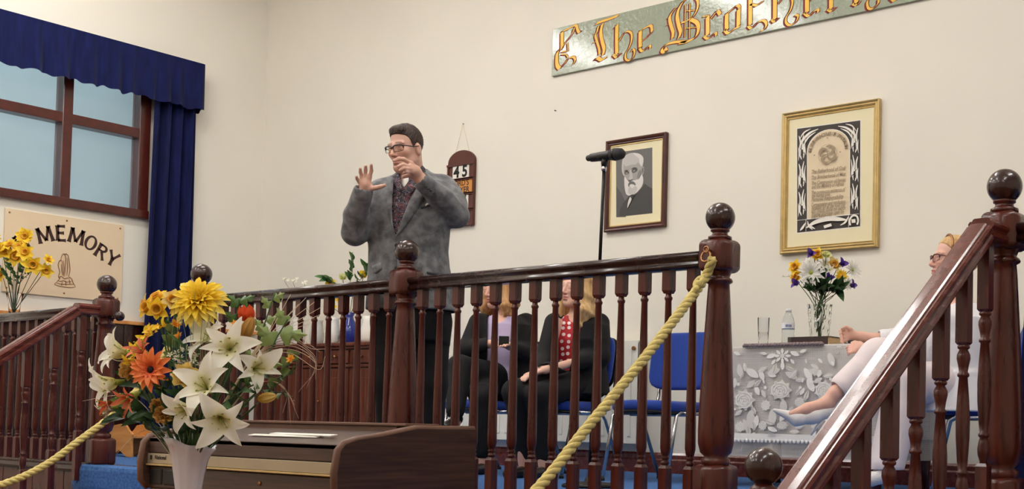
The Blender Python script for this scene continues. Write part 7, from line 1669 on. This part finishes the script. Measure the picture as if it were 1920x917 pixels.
Jk.poly([(P(a, b, -.14).x, P(a, b, -.14).z) for a, b in ((1052, 560), (1046, 600), (1042, 640), (1044, 690), (1066, 700), (1080, 650), (1092, 605), (1096, 560))], -.05, 0, .006, 's'); Jk.rc(P(1083, 600, -.03), P(1080, 550, -.06), .062, .07, .01, 's')
for a, b in ((haA, P(994, 702, -.36)), (haB, P(1000, 700, -.36))): d = (b-a).normalized(); Jk.rc(a+d*.004, a+d*.05, .028, .035, .004, 's')
build_field('blazer', Jk, .006, 'black_cloth', w2)
Tr = Field(); Tr.el((P(1085, 730).x, 0, sz+.07), (.18, .17, .1), None, .03)
for hp_, kn_, ft_ in ((hipL, knA, ftA), (hipR, knB, ftB)): Tr.chain([hp_, kn_, ft_+Vector((0, 0, .06))], [.092, .07, .05], .03)
build_field('trousers', Tr, .007, 'trouser_black', w2)
for q in (ftA, ftB): feet_flat(w2, q+Vector((-.02, -.04, 0)), (-.5, -.8, 0), 'shoe_black')
# woman in the lilac top
f1 = Frame((CH_W1[0]+.03, CH_W1[1]-.03, 0)); P = f1.P
w1 = empty('person', f1.g, f1.rz, 'seated woman in a black blazer and lilac top holding a phone', 'person')
h1_ = Head(P(934, 543, -.05), radians(48), radians(6), .93, 0, 1); B = Field(); h1_.skin(B); B.rc(h1_.p(0, -.03, -.05), P(944, 595, -.03), .048, .052, .03)
rowsA = [(sz+.02, P(940, 735).x, .0, .19, .15), (P(940, 690).z, P(940, 690).x, 0, .175, .135), (P(942, 640).z, P(942, 640).x, -.02, .17, .13), (P(944, 610).z, P(944, 610).x, -.02, .16, .11), (P(945, 594).z, P(945, 594).x, -.03, .09, .075)]
B.loft(rowsA, yb, .04); shA = P(898, 606, -.04); shB = P(986, 606, .0); elA = P(876, 655, -.12); elB = P(990, 662, -.1); haA = P(918, 645, -.26); haB = P(962, 652, -.28)
B.chain([shA, elA, haA], [.045, .037, .023], .03); B.chain([shB, elB, haB], [.045, .037, .023], .03); lap_hand(B, haA, P(945, 645, -.34)); lap_hand(B, haB, P(946, 646, -.36))
hipL = P(912, 715, -.02); hipR = P(968, 715, .02); knA = P(862, 690, -.34); knB = P(905, 745, -.40); ftA = P(853, 792, -.52); ftB = Vector((P(905, 860).x, -.42, .07))
for hp_, kn_, ft_ in ((hipR, knA, ftA), (hipL, knB, ftB)): B.chain([hp_, kn_, ft_], [.075, .052, .034], .03)
body = build_field('body', B, .0046, 'skin', w1, h1_.colour(srgb(226, 178, 158), srgb(196, 104, 100), srgb(150, 104, 70), .5)); h1_.eyes(w1, body)
f = Field(); long_hair(h1_, f, .12); build_field('hair', f, .005, 'hair_ginger', w1, disp=hair_wave)
T2 = Field(); T2.loft([(z, a, b, c+.006, d+.008) for z, a, b, c, d in rowsA], yb, .03); T2.rc(P(936, 592, -.12), P(930, 565, -.14), .045, .07, .01, 's'); build_field('top', T2, .006, 'lilac_cloth', w1)
Jk = Field(); Jk.loft([(z, a, b, c+.022, d+.024) for z, a, b, c, d in rowsA], yb, .03); Jk.chain([shA, elA, haA], [.066, .058, .042], .03); Jk.chain([shB, elB, haB], [.066, .058, .042], .03)
Jk.poly([(P(a, b, -.14).x, P(a, b, -.14).z) for a, b in ((916, 560), (914, 610), (914, 660), (912, 720), (956, 720), (966, 650), (968, 600), (962, 560))], -.05, 0, .006, 's'); Jk.rc(P(945, 600, -.03), P(940, 550, -.06), .064, .07, .01, 's')
for a, b in ((haA, P(945, 645, -.34)), (haB, P(946, 646, -.36))): d = (b-a).normalized(); Jk.rc(a+d*.004, a+d*.05, .03, .036, .004, 's')
build_field('blazer', Jk, .006, 'black_cloth', w1)
Tr = Field(); Tr.el((P(940, 730).x, 0, sz+.07), (.2, .18, .1), None, .03)
for hp_, kn_, ft_ in ((hipR, knA, ftA), (hipL, knB, ftB)): Tr.chain([hp_, kn_, ft_+Vector((0, 0, .07))], [.1, .076, .055], .03)
build_field('trousers', Tr, .007, 'trouser_black', w1)
f = Field(); f.rc(ftA+Vector((.01, .03, .02)), ftA+Vector((-.05, -.13, -.03)), .036, .03, .02); sh_ = build_field('shoe', f, .005, 'shoe_black', w1)
for i in range(4): q = ftA+Vector((-.012-.01*i, -.035-.02*i, .03-.008*i)); MB().tube([q+Vector((-.03, .005, -.012)), q+Vector((0, -.008, .008)), q+Vector((.03, .005, -.008))], .0035, 6).build('lace', 'paper_white', sh_)
feet_flat(w1, ftB+Vector((-.02, -.05, 0)), (-.5, -.8, 0), 'shoe_black')
wp = f1.g+f1.ex*P(945, 645, -.37).x+f1.ey*(-.375)+Vector((0, 0, P(945, 645, -.37).z+.02)); ph_ = empty('mobile_phone', wp, f1.rz, 'dark mobile phone held by the woman in the lilac top', 'phone')
MB().box(-.032, .03, -.005, .005, -.03, .028, .003).build('case', 'black_plastic', ph_); MB().box(-.029, .027, -.0058, -.005, -.027, .025).build('screen', 'ink_black', ph_)
# ------------------------------------------------------------------ woman in white
f3 = Frame((CH_W3[0]-.03, CH_W3[1]-.02, 0)); P = f3.P
w3_ = empty('person', f3.g, f3.rz, 'seated woman in white with glasses resting her arm on the lace table', 'person')
h3 = Head(P(1784, 489, -.06), radians(66), radians(-6), .95, 0, .7); B = Field(); h3.skin(B); B.rc(h3.p(0, -.03, -.05), P(1795, 560, -.02), .05, .055, .03)
rowsC = [(sz+.0, P(1800, 745).x, .0, .19, .17), (P(1800, 700).z, P(1798, 700).x, 0, .185, .165), (P(1796, 640).z, P(1794, 640).x, -.02, .175, .15), (P(1796, 600).z, P(1796, 600).x, -.01, .17, .125), (P(1796, 572).z, P(1797, 572).x, -.0, .1, .08)]
yc = radians(-60)
B.loft(rowsC, yc, .04); shN = P(1772, 606, -.15); shF = P(1800, 600, .13); elN = P(1722, 668, -.2); haN = P(1624, 654, -.12); elF = P(1688, 640, .16); haF = P(1616, 632, .1)
B.chain([shN, elN, haN], [.046, .038, .024], .03); B.chain([shF, elF, haF], [.046, .038, .024], .03)
pf = P(1597, 628, .08)
hand(B, haF, pf, [([P(1585, 618.5+7*i, .075-.006*i), P(1575.5+i*.7, 619.5+7*i, .058-.006*i), P(1578+i*.7, 624.5+6.4*i, .045-.003*i)], .0082-.0004*i, .0066) for i in range(4)]+[([P(1594, 617, .06), P(1586, 613.5, .045), P(1579, 616, .035)], .0095, .0078)], .024, .0165)
hand(B, haN, P(1613, 652, -.12), [([P(1604-i*1.0, 645.5+4.6*i, -.125-.012*i), P(1594-i*.5, 648+4.6*i, -.135-.012*i), P(1587+i*1.2, 652+4.4*i, -.13-.012*i)], .0078, .0064) for i in range(4)]+[([P(1613, 644, -.105), P(1603, 641.5, -.115), P(1597, 643, -.12)], .0092, .0074)], .024, .0165)
hipN = P(1770, 720, -.14); hipF = P(1800, 715, .1); kF = P(1648, 672, -.2); aF = P(1566, 738, -.30); kN = P(1700, 712, -.28); aN = Vector((P(1672, 860).x, -.34, .13))
B.chain([hipN, kN, aN], [.085, .058, .036], .03); B.chain([hipF, kF, aF], [.085, .058, .034], .03); B.chain([aF, P(1551, 757, -.31), P(1514, 768, -.345), P(1482, 777, -.37)], [.034, .034, .029, .016], .02); B.chain([aN, P(1656, 893, -.36), P(1632, 896, -.39)], [.034, .03, .02], .02)
body = build_field('body', B, .0046, 'skin', w3_, h3.colour(srgb(226, 178, 160), srgb(198, 120, 112), srgb(168, 128, 96), .5)); h3.eyes(w3_, body); h3.glasses('spectacle_red', body, .026, .018, True, -.004)
f = Field(); f.el(h3.p(0, -.018, .045), [.083*h3.k, .1*h3.k, .093*h3.k], h3.A); f.el(h3.p(0, -.09, .02), [.06, .05, .06], None, .03)
def hl3(X, Y, Z):
    d = [X-h3.c.x, Y-h3.c.y, Z-h3.c.z]; x, y, z = [(d[0]*a.x+d[1]*a.y+d[2]*a.z)/h3.k for a in (h3.r, h3.f, h3.u)]
    return (np.interp(y, [-.14, -.06, -.02, .01, .03, .06, .1], [-.09, -.07, -.03, .0, .045, .075, .09])-z)*.7
f.fn(hl3, (-9, -9, -9), (9, 9, 9), .004, 'i'); build_field('hair', f, .0048, 'hair_blonde', w3_)
hb_ = MB(); hb_.tube([h3.p(.07*cos(a), .03-.0*sin(a), .05+.082*sin(a)) for a in [pi*i/12 for i in range(13)]], .006, 8); hb_.build('hair_band', 'brass', w3_)
Tp = Field(); Tp.loft([(z, a, b, c+.03, d+.03) for z, a, b, c, d in rowsC], yc, .03); Tp.chain([shN, elN, elN.lerp(haN, .55)], [.075, .07, .06], .03); Tp.chain([shF, elF, elF.lerp(haF, .45)], [.075, .066, .052], .03)
Tp.rc(P(1790, 585, -.04), P(1775, 550, -.08), .06, .07, .01, 's'); d = (haF-elF).normalized(); q = elF.lerp(haF, .45); Tp.rc(q+d*.02, q+d*.1, .04, .06, .004, 's'); d = (haN-elN).normalized(); q = elN.lerp(haN, .55); Tp.rc(q+d*.03, q+d*.1, .045, .06, .004, 's')
Tp.loft([(sz-.06, P(1790, 760).x, -.02, .25, .22), (sz+.12, P(1795, 720).x, -.01, .21, .19)], yc, .04)
build_field('tunic', Tp, .0055, 'white_cloth', w3_)
Tr = Field(); Tr.chain([hipN, kN, aN+Vector((0, 0, .03))], [.115, .095, .085], .04); aF2 = kF.lerp(aF, .78); Tr.chain([hipF, kF, aF2], [.115, .092, .068], .04); d = (aF-kF).normalized(); Tr.rc(aF2+d*.048, aF2+d*.14, .05, .05, .004, 's'); Tr.fn(lambda X, Y, Z, q=aF2+d*.045, d=d: ((X-q.x)*d.x+(Y-q.y)*d.y+(Z-q.z)*d.z)*-1.0, aF2-Vector((.12, .12, .12)), aF2+Vector((.12, .12, .12)), .004, 's'); Tr.fn(lambda X, Y, Z, zq=aN.z+.0: Z-zq+0*X+0*Y, aN-Vector((.2, .2, .2)), aN+Vector((.2, .2, .0)), .004, 's')
build_field('trousers', Tr, .0055, 'pink_white_cloth', w3_)
def heel_shoe(pts, heel_top, heel_tip):
    f = Field(); f.chain(pts, [.037, .036, .033, .008], .02); f.rc(pts[0]+Vector((.02, 0, .075)), pts[1]+Vector((0, 0, .062)), .05, .038, .012, 's'); f.rc(pts[1]+Vector((0, 0, .062)), pts[2].lerp(pts[1], .2)+Vector((0, 0, .058)), .038, .03, .012, 's'); o_ = build_field('shoe', f, .0035, 'shoe_white', w3_)
    MB().tube([heel_top, heel_top.lerp(heel_tip, .4), heel_tip], [.016, .008, .005], 10).build('heel', 'shoe_white', o_)
heel_shoe([P(1552, 770, -.305), P(1524, 780, -.33), P(1494, 785, -.35), P(1452, 769, -.385)], P(1543, 786, -.315), P(1520, 816, -.325))
heel_shoe([Vector(P(1664, 884, -.345)), P(1650, 892, -.37), P(1632, 898, -.39), P(1608, 902, -.41)], P(1664, 890, -.345), Vector((P(1668, 905, -.345).x, -.345, .008)))
MB().tube([haF+(elF-haF)*.06+Vector((.0, .026*cos(a), .026*sin(a))) for a in [2*pi*i/18 for i in range(18)]], .0025, 6, closed=True).build('bracelet', 'chrome', w3_)
